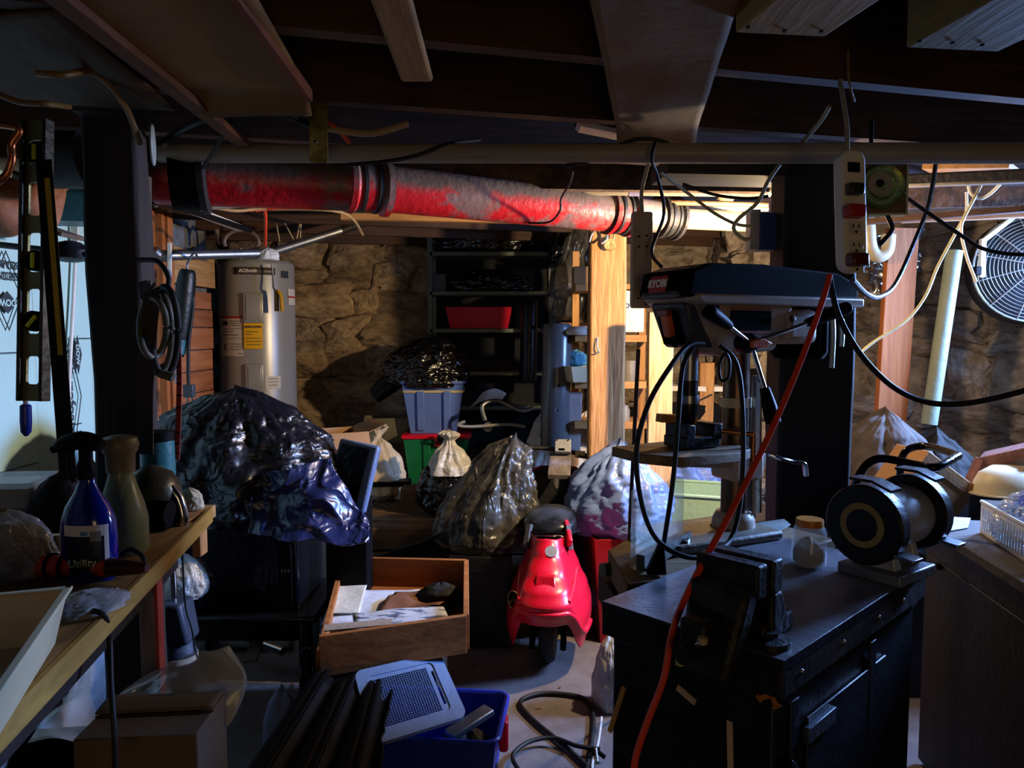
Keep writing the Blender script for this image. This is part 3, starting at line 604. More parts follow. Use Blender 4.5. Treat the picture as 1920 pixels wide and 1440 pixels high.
# hoses, strap and tool hung on the right side of the post
hy = 2.05
t = thing('coiled_hose', 'bundle of grey and black hose loops hanging on the left post', 'hose', P(295, 520, hy))
for k, (x0, x1, yt, yb_, m) in enumerate(((268, 330, 545, 690, RUBBER), (275, 322, 550, 700, mat('grey_green_hose', '#4c4c40', .5)), (284, 334, 538, 705, RUBBER), (262, 312, 560, 670, mat('grey_green_hose', '#4c4c40', .5)))):
    cx = (x0+x1)/2; pts = [P(cx+(x1-x0)/2*math.cos(a), (yt+yb_)/2+(yb_-yt)/2*math.sin(a), hy-.02*k+.02*math.sin(a*2)) for a in [2*PI*i/12 for i in range(12)]]
    part(MB().tube(pts, .009, 10, 5, True), 'loop', m, t)
part(MB().tube([P(258, 488, hy), P(295, 490, hy-.02), P(316, 520, hy-.03), P(312, 548, hy-.03)], .007), 'tail', RUBBER, t)
part(MB().cyl(P(300, 700, hy-.06), P(325, 708, hy-.06), .012), 'knot', mat('grey_green_hose', '#4c4c40', .5), t)
t = thing('red_strap', 'red and brown nylon strap looped down from the left post', 'strap', P(310, 545, hy))
RS = mat('red_webbing', '#8e2c28', .7, var=.2)
a = cr([P(303, 545, hy+.02), P(328, 600, hy+.02), P(336, 700, hy+.02), P(332, 860, hy+.02)], 8); b = cr([P(272, 560, hy), P(278, 660, hy), P(280, 760, hy), P(286, 870, hy)], 8)
for l in (a, b):
    mb = MB()
    for p, q in zip(l, l[1:]): mb.bar(p, q+(q-p)*.15, .014, .003, (0, -1, 0))
    part(mb, 'webbing', RS, t, smooth=False)
t = thing('leather_belt', 'dark brown leather belt hanging beside the hose loops on the post', 'belt', P(270, 560, hy))
l = cr([P(262, 545, hy-.05), P(285, 548, hy-.06), P(278, 620, hy-.06), P(272, 730, hy-.05), P(272, 850, hy-.05)], 8); mb = MB()
for p, q in zip(l, l[1:]): mb.bar(p, q+(q-p)*.15, .045, .004, (0, -1, 0))
part(mb, 'strap', mat('brown_leather', '#2c1a10', .45, var=.3), t)
t = thing('hand_saw_tool', 'dark green handled power tool with black cord hanging by the post', 'power tool', P(345, 505, 3.8))
a = P(352, 505, 3.8); b = P(333, 668, 3.8); part(MB().tube([a, a.lerp(b, .1), a.lerp(b, .45), a.lerp(b, .8), b], .040, 14, 5, taper=lambda q: .75+.45*math.sin(PI*min(1, q*1.15))*(1 if q < .8 else .8)), 'body', mat('dark_green_tool', '#0a1210', .45), t)
part(MB().cyl(a.lerp(b, .8), a.lerp(b, .97), .037, n=18), 'collar', mat('teal_collar', '#1f5a60', .4), t); part(MB().cyl(b, P(332, 720, 3.8), .010), 'shaft', STEEL, t)
cpts = [P(355, 525, 3.8), P(362, 570, 3.8), P(354, 640, 3.8), P(353, 700, 3.8), P(354, 725, 3.8)]; part(MB().tube(cpts, .009), 'cord', RUBBER, t)
c = P(355, 733, 3.8); pg = part(MB().box(c, (.05, .04, .065)), 'plug', mat('grey_plug', '#3c4248', .4), t, bevel=.004)
for dx in (-.008, .008): part(MB().box(c+V((dx*1.6, 0, -.05)), (.004, .01, .035)), 'prong', STEEL, pg)
part(MB().tube([a, a+V((0, 0, .03)), a+V((.01, .06, .09)), a+V((.0, .12, .07))], .006), 'hanging_hook', GALV, t)
# wood and pipe at upper-left of heater, outlet cord
single(MB().bar(P(318, 455, 3.87), P(318, 520, 3.87), .016, .016, (0, 1, 0)), 'white_stick', WHITEP, 'short white stick standing by the steel pipe elbow', 'stick')

# ================================================================ WATER HEATER
hc = V((-1.70, 5.0, .43)); R = .245
t = thing('water_heater', 'tall grey cylindrical electric water heater with yellow energy label', 'water heater', hc)
HM = mat('heater_grey_enamel', '#9c9a94', .33, .25, var=.05, bump=.02)
part(MB().lathe([(R*.97, 0), (R*.97, .05), (R, .055), (R, 1.50), (R*.99, 1.515), (R*.93, 1.53), (.03, 1.54), (0, 1.54)], hc, n=64), 'tank', HM, t)
part(MB().lathe([(R*1.004, .715), (R*1.008, .72), (R*1.004, .725)], hc, n=64), 'seam_band', HM, t)
def curved(a0, a1, z0, z1, dr=.004, n=10):   # patch on the tank, angle measured from facing direction
    fa = math.atan2(-hc.y, -hc.x)
    def fn(u, v):
        a = fa+rad(a0+(a1-a0)*u); return hc+V(((R+dr)*math.cos(a), (R+dr)*math.sin(a), z0+(z1-z0)*v))
    return sheet(fn, n, 2)
def onheater(px, py):   # angle,z for a pixel
    s_ = max(-.98, min(.98, (px-477.5)/70.5)); return math.degrees(math.asin(s_)), 0
def zpix(py): return P(477, py, 4.77).z-hc.z
def hp(x0, x1, y0, y1, name, m, dr=.004, par=None, **k):
    return part(curved(onheater(x0, 0)[0], onheater(x1, 0)[0], zpix(y1), zpix(y0), dr), name, m, par or t, **k)
for (x0, x1, y0, y1) in ((455, 488, 549, 606), (456, 486, 682, 737)):
    hp(x0, x1, y0, y1, 'access_panel', HM, .012, solid=.022, bevel=.006)
    hp(x0+5, x1-4, y0+5, y1-5, 'panel_face', HM, .026, solid=.004, bevel=.002)
hp(440, 510, 501, 515, 'brand_badge', mat('badge_dark', '#4a4238', .4), .005, solid=.002)
LBL = mat('heater_label', '#c9c2b4', .6, var=.04)
hp(414, 453, 593, 616, 'warning_label', LBL, .004); hp(414, 453, 593, 597, 'label_header', mat('label_red', '#a82024', .6), .0055)
hp(414, 453, 617, 634, 'warning_label', LBL, .004); hp(414, 453, 635, 668, 'warning_label', LBL, .004)
yl = hp(455, 486, 606, 654, 'energy_label', mat('energy_yellow', '#e0a800', .6, var=.03), .014)
hp(489, 516, 706, 730, 'rating_label', LBL, .004); hp(521, 534, 505, 519, 'rating_label', INK, .004); hp(533, 546, 539, 570, 'rating_label', LBL, .004); hp(533, 546, 553, 556, 'label_header', mat('label_red', '#a82024', .6), .0055)
def ptext(s_, px, py, size, m, dr, par=None, **k):
    a = math.atan2(-hc.y, -hc.x)+rad(onheater(px, 0)[0]); nrm = V((math.cos(a), math.sin(a), 0)); o = hc+nrm*(R+dr)+V((0, 0, zpix(py)))
    text(s_, size, frame3(o, nrm.cross(V((0, 0, -1))), (0, 0, 1)), m, par or t, **k)
ptext('AOSmith', 464, 508, .030, WINK, .0085, bold=.0008)
ptext('ENERGYGUIDE', 470.5, 613, .0155, INK, .0165, yl, bold=.0006)
for i, w in enumerate((.05, .09, .07, .08, .04)): ptext('_'*3, 470.5, 618+i*6.5, .018*w/.05, INK, .0165, yl) if False else None
mb = MB()
def hline(x0, x1, y, par, m=INK, dr=.0056, h=.7): part(curved(onheater(x0, 0)[0], onheater(x1, 0)[0], zpix(y+h), zpix(y-h), dr, 6), 'print_line', m, par)
for y, x0, x1 in ((622, 459, 478), (627, 458, 468), (634, 458, 482), (640, 458, 484), (646, 460, 482)): hline(x0, x1, y, t, INK, .0158, .6)
for y, x0, x1 in ((602, 430, 450), (606, 430, 448), (610, 430, 450), (622, 418, 436), (628, 418, 446), (640, 418, 424), (645, 430, 450), (650, 430, 450), (655, 430, 450), (663, 442, 452), (711, 494, 512), (717, 494, 512), (723, 494, 510)): hline(x0, x1, y, t, mat('grey_print', '#7c7468', .7))
hline(418, 427, 606, t, INK, .0056, 4); hline(419, 424, 651, t, mat('grey_print', '#7c7468', .7), .0056, 6)
tg = P(520, 545, 4.73); part(MB().bar(tg+V((.0, -.02, .005)), tg+V((.0, -.02, -.13)), .03, .002, (0, -1, 0)), 'hang_tag', mat('tag_brown', '#4c4430', .7), t)
part(MB().tube([tg+V((.01, -.02, .0)), tg+V((.03, -.025, -.04)), tg+V((.035, -.025, -.13))], .012), 'yellow_tag', mat('tag_yellow', '#c29a22', .6), t)
part(MB().tube([P(510, 496, 4.72), P(512, 520, 4.72), P(513, 540, 4.71), P(520, 546, 4.71)], .006), 'sensor_wire', GALV, t)
for dx in (-.1, .1): part(MB().cyl(hc+V((dx, 0, 1.54)), hc+V((dx, 0, 1.62)), .014), 'nipple', GALV, t)

# ================================================================ LEFT BENCH
BZ = 1.0
fe = PZ(392, 952, BZ); ne = PZ(-60, 1400, BZ)
dirb = (fe-ne).normalized(); side = V((-dirb.y, dirb.x, 0))
if side.x > 0: side = -side
t = thing('workbench', 'plywood topped wall bench with weathered legs on the left', 'workbench', V((ne.x, ne.y, 0)))
na = ne-dirb*.5; W_ = .86; fb2 = fe-dirb*.16
part(MB().hexa([na+V((0, 0, -.028)), fb2+V((0, 0, -.028)), fb2+side*.78+V((0, 0, -.028)), na+side*.95+V((0, 0, -.028))], [na, fb2, fb2+side*.78, na+side*.95]), 'top', PLY, t, bevel=.003)
part(MB().bar(na+V((.004, 0, -.02)), fe+V((.004, 0, -.02)), .012, .042), 'front_edge', wood('edge_strip_wood', '#b08838', '#86601e', Y_), t, bevel=.002)
part(MB().box(fe+V((-.028, -.05, -.02)), (.055, .20, .035)), 'end_batten', PINE_Y, t, bevel=.002)
part(MB().box(fe+V((-.02, -.02, -.075)), (.022, .05, .11)), 'end_bracket', PINE_Z, t, bevel=.002)
lg = PZ(287, 1075, BZ)+V((0, .02, 0))
part(MB().box((P(280, 1150, 1.74).x, 1.74, .485), (.036, .03, .97)), 'leg', wood('whitewashed_leg', '#8a8890', '#56525a', Z_, dist=3), t, bevel=.003)
part(MB().box((P(280, 1150, 1.74).x+.0225, 1.74, .485), (.009, .028, .97)), 'leg_edge', mat('faded_red_paint', '#b04a42', .7, var=.25, scale=12), t)
part(MB().box((na.x-.1, na.y+.1, .485), (.09, .09, .97)), 'leg', wood('whitewashed_leg', '#8a8890', '#56525a', Z_), t)
part(MB().bar(na+side*.06+V((0, 0, -.075)), fb2+side*.06+V((0, 0, -.075)), .03, .09), 'apron', DARKW, t)
def bz(px, py): return PZ(px, py, BZ)
# blue spray bottle
def sprayer(base, mB, mH, label, trig_dir, rb=.052, h=.20, sq=.7, headscale=1):
    t = thing('spray_bottle', label, 'spray bottle', base)
    R3 = Matrix.Rotation(trig_dir, 4, 'Z'); M = Matrix.Translation(base)@R3@Matrix.Diagonal((1, sq, 1, 1))
    part(MB(M).lathe([(0, 0), (rb*.92, 0), (rb, .008), (rb, h*.42), (rb*.97, h*.55), (rb*.8, h*.68), (rb*.45, h*.82), (rb*.3, h*.92), (rb*.29, h)], n=36), 'bottle', mB, t)
    M2 = Matrix.Translation(base)@R3; z = h
    part(MB(M2).lathe([(.017, -.012), (.018, 0), (.018, .016), (.014, .024), (.012, .03)], (0, 0, z), n=20), 'collar', mH, t)
    hd = MB(M2); hd.tube([(-.035, 0, z+.055), (-.02, 0, z+.062), (.01, 0, z+.066), (.045, 0, z+.058), (.06, 0, z+.05)], .0165, 12, 5, taper=lambda q: .75+.4*math.sin(PI*q)); hd.cyl((0, 0, z+.025), (0, 0, z+.06), .013); part(hd, 'spray_head', mH, t)
    part(MB(M2).cyl((.06, 0, z+.05), (.075, 0, z+.046), .008), 'nozzle', mH, t)
    part(MB(M2).tube([(.03, 0, z+.045), (.04, 0, z+.02), (.036, 0, z-.005), (.03, 0, z-.02)], .005, 8), 'trigger', mH, t)
    return t, M
bp = bz(170, 1082)
bt, M = sprayer(bp, mat('cobalt_bottle', '#101a78', .16, var=.1, bump=0, coat=.5), BLACK, 'cobalt blue spray bottle with black trigger on the left bench', rad(170), rb=.058, h=.215, headscale=1)
def lab(a0, a1, z0, z1, name, m, dr, par):
    vd = math.atan2(-bp.y, -bp.x)-rad(170)
    def fn(u, v):
        a = vd+rad(a0+(a1-a0)*u); return M@V(((.058+dr)*math.cos(a), (.058+dr/.7)*math.sin(a), z0+(z1-z0)*v))
    return part(sheet(fn, 14, 1), name, m, par)
lb_ = lab(-62, 30, .02, .115, 'label', mat('label_navy', '#0a1030', .4), .001, bt); lab(-62, 30, .095, .117, 'label_band', PAPER, .0016, bt); lab(20, 31, .02, .117, 'label_border', PAPER, .0018, bt); lab(-8, 14, .085, .105, 'label_picture', mat('label_grey', '#7c8288', .5), .0022, bt); lab(-26, -12, .097, .105, 'label_picture', mat('label_sky', '#4a8ab0', .5), .0022, bt)
vd = math.atan2(-bp.y, -bp.x); nv = V((math.cos(vd-.25), math.sin(vd-.25), 0)); 
text('Utility', .020, frame3(bp+nv*.058+V((0, 0, .045)), nv.cross(V((0, 0, -1))), (0, 0, 1)), mat('gold_print', '#a8a06a', .6), bt, ext=.002)
text('TRIPLE 4', .009, frame3(bp+V((math.cos(vd-.75), math.sin(vd-.75), 0))*.052+V((0, 0, .104)), V((math.cos(vd-.75), math.sin(vd-.75), 0)).cross(V((0, 0, -1))), (0, 0, 1)), INK, bt, ext=.002) if False else None
c2 = bz(232, 1035); t = thing('clear_jug', 'cloudy greenish squeeze bottle with wide grey cap behind the blue sprayer', 'bottle', c2)
part(MB().lathe([(0, 0), (.050, 0), (.054, .01), (.054, .08), (.047, .11), (.034, .15), (.027, .175), (.026, .2)], c2, n=32), 'bottle', mat('cloudy_green_plastic', '#8a9472', .3, var=.1, bump=.02, alpha=.75), t)
part(MB().lathe([(.030, .185), (.031, .225), (.036, .232), (.040, .246), (.036, .262), (.015, .268), (0, .268)], c2, n=32), 'cap', mat('grey_brown_cap', '#6e6450', .45), t)
tb = PZ(248, 985, BZ)+V((.0, .15, 0)); t = thing('teal_canister', 'teal canister half hidden behind the cloudy bottle', 'canister', tb)
part(MB().lathe([(0, 0), (.045, 0), (.045, .2), (.04, .205), (0, .205)], tb, n=28), 'body', mat('teal_can', '#2c6a70', .4), t); part(MB().lathe([(.047, .2), (.047, .225), (0, .23)], tb, n=28), 'lid', BLACK, t)
# dark rounded thing behind (hat-like)
c3 = bz(115, 1000); single(bag_mb(c3, .075, .06, .15, 31, folds=2, fo=.02, lump=.1, fine=.01), 'black_pouch', mat('black_cloth', '#0b0b0b', .8), 'rounded black cloth pouch behind the blue spray bottle', 'pouch')
# dark power tool (helmet-like) with chrome
c4 = PZ(300, 985, BZ); t = thing('angle_grinder', 'dark power tool with grey domed housing at the far end of bench', 'power tool', c4)
part(MB().lathe([(0, 0), (.07, .0), (.075, .03), (.07, .07), (.05, .10), (.02, .118), (0, .12)], c4+V((-.03, .02, .035)), (.1, -.1, 1), 28), 'housing', mat('tool_bronze', '#4c4632', .3, .5), t)
part(MB().tube([c4+V((.03, 0, .1)), c4+V((.05, 0, .07)), c4+V((.06, 0, .03)), c4+V((.06, 0, .0))], .014), 'chrome_guard', CHROME, t)
part(MB().tube([c4+V((-.13, -.03, .045)), c4+V((-.05, -.04, .05)), c4+V((.05, -.05, .045))], .03, 14), 'grip', BLACK, t)
part(MB().box(c4+V((-.04, 0, .018)), (.17, .14, .036)), 'base', BLACK, t, bevel=.008)
single(bag_mb(PZ(355, 955, BZ), .04, .03, .06, 77, folds=4), 'crumpled_paper', mat('cream_paper', '#b8ad92', .8), 'crumpled cream paper at the far end of the bench', 'paper')
# clear organizer box
co_ = bz(22, 1000)+V((-.05, .06, 0)); t = thing('clear_box', 'clear plastic organiser box with red tools inside on the bench', 'box', co_)
mb = MB(yaw(co_, 5)); openbox(mb, .20, .17, .115, .003); part(mb, 'tub', mat('smoky_clear_plastic', '#a09890', .15, var=0, bump=0, alpha=.35), t, bevel=.003)
mb = MB(yaw(co_, 5)); mb.box((0, 0, .122), (.206, .176, .014)); part(mb, 'lid', mat('smoky_clear_plastic', '#a09890', .15, alpha=.35), t, bevel=.003)
mb = MB(yaw(co_, 5)); mb.box((0, 0, .035), (.18, .15, .06)); part(mb, 'contents', mat('brown_contents', '#3c3028', .7, var=.5, scale=20, bump=.5), t)
mb = MB(yaw(co_, 5)); mb.tube([(-.09, -.05, .09), (-.02, -.06, .095), (.01, -.06, .085)], .012); part(mb, 'red_handle', DRED, t)
# plastic wrapped roll + cardboard tube
c5 = bz(25, 1088)+V((-.02, .02, 0)); t = thing('wrapped_tape', 'roll of brown tape wrapped in clear plastic on the bench', 'tape roll', c5)
ax = V((.25, -.96, .1)); part(MB().lathe([(.022, -.03), (.055, -.03), (.055, .03), (.022, .03), (.022, -.03)], c5+V((0, 0, .058)), ax, 32), 'roll', mat('brown_tape', '#4c2418', .5), t)
part(bag_mb(c5+V((0, 0, 0)), .085, .06, .135, 12, folds=6, fine=.05), 'film', CLEARBAG, t)
a = bz(60, 1062)+V((0, 0, .045)); b = bz(112, 1060)+V((.0, -.03, .055)); t = thing('cardboard_tube', 'short cream cardboard tube lying among tools on the bench', 'tube', a)
d = (b-a).normalized(); part(MB().lathe([(.019, -.03), (.0235, -.03), (.0235, .085), (.019, .085), (.019, -.03)], a, d, 6), 'tube', mat('cream_card_tube', '#b8a478', .7), t)
c6 = bz(130, 1092); t = thing('orange_tool', 'orange and black rotary tool with curled cord on the bench', 'power tool', c6)
TO = mat('orange_red_plastic', '#d23a16', .4)
a = c6+V((-.07, .02, .028)); b = c6+V((.075, .01, .028)); part(MB().tube([a, a.lerp(b, .3), a.lerp(b, .7), b], .025, 16, 5, taper=lambda q: 1-.25*q), 'body', TO, t)
for q in (.15, .35, .55): part(MB().cyl(a.lerp(b, q), a.lerp(b, q+.05), .0262, n=18), 'grip_ring', BLACK, t)
part(MB().tube([b, b.lerp(a, -.3), b.lerp(a, -.55)], .02, 14, 4, taper=lambda q: 1-.5*q), 'nose', mat('dark_red_cap', '#3c1008', .4), t)
e = bz(205, 1085)+V((0, 0, .02)); part(MB().tube([b.lerp(a, -.5), e, P(262, 1065, e.y+.02), P(268, 1045, e.y+.05), P(245, 1030, e.y+.06), P(225, 1040, e.y+.06)], .005), 'cord', RUBBER, t)
c7 = bz(150, 1150)+V((0, .02, 0)); t = thing('screw_bag', 'clear zip bag of screws lying at the bench edge', 'bag', c7)
part(bag_mb(c7, .055, .075, .03, 19, rot=-.5, fine=.03), 'film', CLEARBAG, t)
for i in range(9): 
    p = c7+V((-.035+i*.008, -.02+.004*i, .014)); part(MB().cyl(p, p+V((-.006, .05, .004)), .0025, n=8), 'screw', STEEL, t)
# white tray
tr = bz(-5, 1255)+V((-.03, 0, 0)); ang = math.degrees(math.atan2(dirb.y, dirb.x))-90
t = thing('white_tray', 'open cream plastic tray on the near end of the left bench', 'tray', tr)
pA = PZ(128, 1102, BZ+.085); pB = PZ(-40, 1345, BZ+.085); u = (pA-pB).normalized(); vv_ = V((-u.y, u.x, 0)); 
if vv_.x > 0: vv_ = -vv_
Lt = (pA-pB).length+.1; Wt = .26; oc = pA-u*Lt/2+vv_*Wt/2; oc.z = BZ
Mt = Matrix(((u.x, vv_.x, 0, oc.x), (u.y, vv_.y, 0, oc.y), (0, 0, 1, oc.z), (0, 0, 0, 1)))
mb = MB(Mt); openbox(mb, Lt, Wt, .085, .004, .018); part(mb, 'tray', CREAMP, t, bevel=.004)
mb = MB(Mt)
for s_ in (-1, 1): mb.box((0, s_*Wt/2, .084), (Lt+.012, .012, .006)); mb.box((s_*Lt/2, 0, .084), (.012, Wt+.012, .006))
part(mb, 'rim', CREAMP, t, bevel=.002)
mb = MB(Mt); mb.box((-.02, 0, .012), (.16, .12, .014), Matrix.Rotation(.3, 3, 'Z')); part(mb, 'papers', mat('brown_papers', '#5a4030', .7), t, bevel=.002)
# black cord from bench edge down
single(MB().tube([bz(160, 1158)+V((-.02, .02, .005)), bz(182, 1160)+V((.01, 0, .008)), P(205, 1195, 1.34), P(208, 1280, 1.30), P(214, 1370, 1.27), P(216, 1460, 1.27)], .005), 'extension_cord', RUBBER, 'black cord hanging over the edge of the left bench', 'cord')

# ================================================================ UNDER / BESIDE LEFT BENCH
bx = PZ(290, 1360, .72); t = thing('cardboard_carton', 'closed grey brown cardboard carton below the left bench', 'cardboard box', V((bx.x, bx.y, .02)))
c = [PZ(x, y, .72) for x, y in ((135, 1388), (370, 1376), (424, 1300), (215, 1308))]
part(MB().hexa([V((p.x, p.y, .02)) for p in c], c), 'carton', CARDL, t, bevel=.004)
for a0, a1 in ((0, 3), (1, 2)):
    e0 = c[a0].lerp(c[1-a0 if a0 < 2 else 0], .5); 
f0 = c[0].lerp(c[3], .52); f1 = c[1].lerp(c[2], .52); part(MB().bar(f0+V((0, 0, .001)), f1+V((0, 0, .001)), .004, .002), 'flap_seam', mat('seam_brown', '#3c2e24', .8), t)
def flap(u, v):
    p = bil(c[3]+V((0, 0, .004)), c[2]+V((0, 0, .004)), f1+V((0, 0, .006)), f0+V((0, 0, .006)))(u, v); return p+V((0, 0, .006*math.sin(PI*v)+.003*nz(p, 9)))
part(sheet(flap, 16, 8), 'flap', CARDL, t, solid=.004)
single(MB().box((bx.x-.05, bx.y+.05, .01), (.1, .1, .02)), 'floor_shim', PINE_X, 'thin wood shim under the cardboard carton', 'wood piece') if False else None
def cb_film(u, v):
    q = bil(P(215, 1325, 1.60), P(440, 1350, 1.58), P(428, 1205, 1.64), P(262, 1290, 1.68))(u, v)
    w = math.sin(PI*u)*math.sin(PI*v)
    return q+V((.05*u*math.sin(PI*v)+.02*nz(q, 12), -.07*w+.03*nz(q, 9, 3), .02*w+.02*nz(q, 10, 5)))
cbm = sheet(cb_film, 44, 34)
single(cbm, 'clear_bag', CLEARBAG, 'crumpled clear plastic bag lying over the back of the cardboard carton', 'bag', solid=.03, ang=80)
def film2(u, v):
    p = bil(P(60, 1380, 1.7), P(210, 1380, 1.8), P(205, 1240, 2.0), P(120, 1290, 2.0))(u, v); return p+V((.05*nz(p, 6), .06*nz(p, 5, 3), .05*nz(p, 7, 9)))
single(sheet(film2, 26, 26), 'poly_sheet', CLEARBAG, 'loose clear plastic sheet draped under the left bench', 'plastic sheet')
tb = PZ(60, 1425, .35); t = thing('black_tray', 'black plastic tray at the bottom left corner', 'tray', V((tb.x, tb.y, .0)))
mb = MB(yaw((tb.x, tb.y, 0), 8)); openbox(mb, .5, .3, .36, .006, .03); part(mb, 'tub', BLACK, t, bevel=.006)
# bench device: blue grey machine with chrome tube
mc = P(335, 1235, 2.35); mc.z = 0; t = thing('tool_motor', 'dusty blue black machine head with chrome tube behind the bench leg', 'machine', mc)
z0 = P(335, 1240, 2.35).z; DM = mat('dusty_navy_metal', '#2a3242', .55, .2, var=.3, bump=.1)
part(MB().lathe([(0, z0), (.055, z0), (.058, z0+.03), (.05, z0+.05), (.045, z0+.07)], mc, n=28), 'motor', DM, t)
part(MB().hexa([mc+V((-.05, -.05, z0+.07)), mc+V((.055, -.05, z0+.07)), mc+V((.05, .06, z0+.07)), mc+V((-.05, .06, z0+.07))], [mc+V((-.055, -.05, z0+.2)), mc+V((.03, -.05, z0+.205)), mc+V((.03, .06, z0+.2)), mc+V((-.055, .06, z0+.2))]), 'head', DM, t, bevel=.012)
part(MB().cyl(mc+V((0, .02, .0)), mc+V((0, .02, z0)), .04), 'stand', BLACK, t); part(MB().cyl(mc+V((-.01, 0, z0+.2)), mc+V((-.012, 0, z0+.42)), .011), 'chrome_tube', CHROME, t)
part(MB().lathe([(.059, z0+.008), (.0595, z0+.026)], mc, n=28), 'rating_label', LBL, t)
bag('white_bag', PZ(362, 1230, .0)+V((0, .05, .0)), .08, .07, .36, 41, WHITEBAG, 'small white plastic bag behind the blue black machine', folds=7)
bag('white_bag', P(340, 1060, 2.75)-V((0, 0, .12)), .09, .06, .16, 43, WHITEBAG, 'glossy white plastic scrap under the bench end by the chrome tube', folds=7)
single(MB().tube([P(342, 1020, 2.2), P(347, 1130, 2.2), P(360, 1180, 2.2), P(366, 1220, 2.2), P(372, 1235, 2.2)], .003), 'thin_cable', RUBBER, 'thin black wire hanging behind the bench leg', 'cord')
# black television on black stool with turned legs
sc = PZ(480, 1140, .44); t = thing('black_stool', 'black wooden stand with turned legs under the black appliance', 'stool', V((sc.x, sc.y, 0)))
o = V((P(478, 1100, 2.95).x, 2.95, 0))
part(MB().box(o+V((0, 0, .425)), (.62, .46, .028)), 'seat', mat('black_lacquer', '#0a0a0c', .3), t, bevel=.012)
for sx in (-1, 1):
    for sy in (-1, 1): part(MB().lathe([(.018, 0), (.022, .02), (.016, .05), (.024, .09), (.03, .16), (.02, .21), (.028, .24), (.028, .3), (.024, .41)], o+V((sx*.25, sy*.17, 0)), n=20), 'leg', mat('black_lacquer', '#0a0a0c', .3), t)
part(MB().box(o+V((0, -.17, .36)), (.5, .02, .07)), 'apron', mat('black_lacquer', '#0a0a0c', .3), t)
t = thing('black_appliance', 'large glossy black boxy appliance under the blue black bag', 'appliance', o+V((0, 0, .44)))
part(MB().box(o+V((-.02, 0, .60)), (.50, .36, .32)), 'case', mat('glossy_black', '#08090c', .22), t, bevel=.012)
part(MB().box(o+V((-.06, -.182, .60)), (.36, .008, .25)), 'front_panel', mat('dark_screen', '#05060a', .12), t, bevel=.003)
part(MB().box(o+V((.18, -.183, .58)), (.05, .008, .24)), 'control_strip', BLACK, t, bevel=.002)
for i in range(3): part(MB().box(o+V((.17+.012*i, -.188, .60)), (.006, .002, .012)), 'button', GALV, t)
part(MB().box(o+V((.12, -.1, .765)), (.12, .05, .012)), 'top_vent', BLACK, t)
# bags and box on it
bc = o+V((-.05, .02, .77))
bag('tarp_bag', bc+V((-.02, 0, -.01)), .37, .27, .50, 8, mat('navy_black_bag', '#090b14', .38, var=.3, bump=.25, bscale=14, crease=1, crscale=15, spec=.8), 'big navy black plastic bag heaped on the black appliance', folds=11, fo=.12, lump=.22, fine=.05)
def flapb(u, v):
    q = bil(P(488, 880, 2.76), P(625, 862, 2.8), P(694, 1008, 2.7), P(470, 985, 2.74))(u, v)
    return q+V((.03*nz(q, 8), .07*nz(q, 6, 3)-.07*math.sin(PI*u)-.05*(1-2*abs(nz(q, 5, 8)))*v-.02*(1-2*abs(nz(q, 13, 2))), .03*nz(q, 9, 5)))
single(sheet(flapb, 90, 80), 'tarp_flap', mat('blue_tarp', '#1c2650', .34, var=.3, bump=.25, bscale=14, crease=1, crscale=17, spec=.8), 'blue plastic tarp corner spilling over the right of the black appliance', 'tarp', solid=.004, ang=80)
cb_ = P(622, 850, 3.2); t = thing('cardboard_carton', 'open cardboard carton with raised flap beside the navy bag', 'cardboard box', V((cb_.x, cb_.y, .80)))
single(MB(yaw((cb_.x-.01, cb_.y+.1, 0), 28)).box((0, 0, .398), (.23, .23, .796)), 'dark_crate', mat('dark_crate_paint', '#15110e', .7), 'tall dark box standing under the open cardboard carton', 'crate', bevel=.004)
mb = MB(yaw((cb_.x-.01, cb_.y+.1, .80), 28)); openbox(mb, .24, .24, .26, .005); part(mb, 'body', CARD, t)
q = yaw((cb_.x-.01, cb_.y+.1, 1.06), 28); mb = MB(q); mb.prism([(-.12, -.12, 0), (.12, -.12, 0), (.12, -.17, -.1), (-.12, -.18, -.1)], (0, .004, .004)); part(mb, 'flap', CARD, t); mb = MB(q); mb.prism([(.12, -.12, 0), (.12, .12, 0), (.2, .12, .03), (.2, -.12, .03)], (.003, 0, .004)); part(mb, 'flap', CARD, t)
# blue grey monitor leaning
mo = P(662, 892, 2.93); t = thing('flat_monitor', 'blue grey framed flat monitor leaning behind the tarp', 'monitor', V((mo.x, mo.y, .43)))
Mq = Matrix.Translation(mo)@Matrix.Rotation(rad(-14), 4, 'Z')@Matrix.Rotation(rad(9), 4, 'Y')@Matrix.Rotation(rad(-14), 4, 'X')
MF = mat('steel_blue_frame', '#56688c', .4)
mb = MB(Mq); mb.box((0, 0, 0), (.17, .04, .27)); part(mb, 'case', MF, t, bevel=.01); mb = MB(Mq); mb.box((-.01, -.022, .01), (.12, .006, .21)); part(mb, 'screen', mat('dark_screen', '#05060a', .12), t)
mb = MB(); mb.box((mo.x-.03, mo.y+.06, (mo.z-.11)/2), (.16, .14, mo.z-.11)); part(mb, 'stand', BLACK, t)
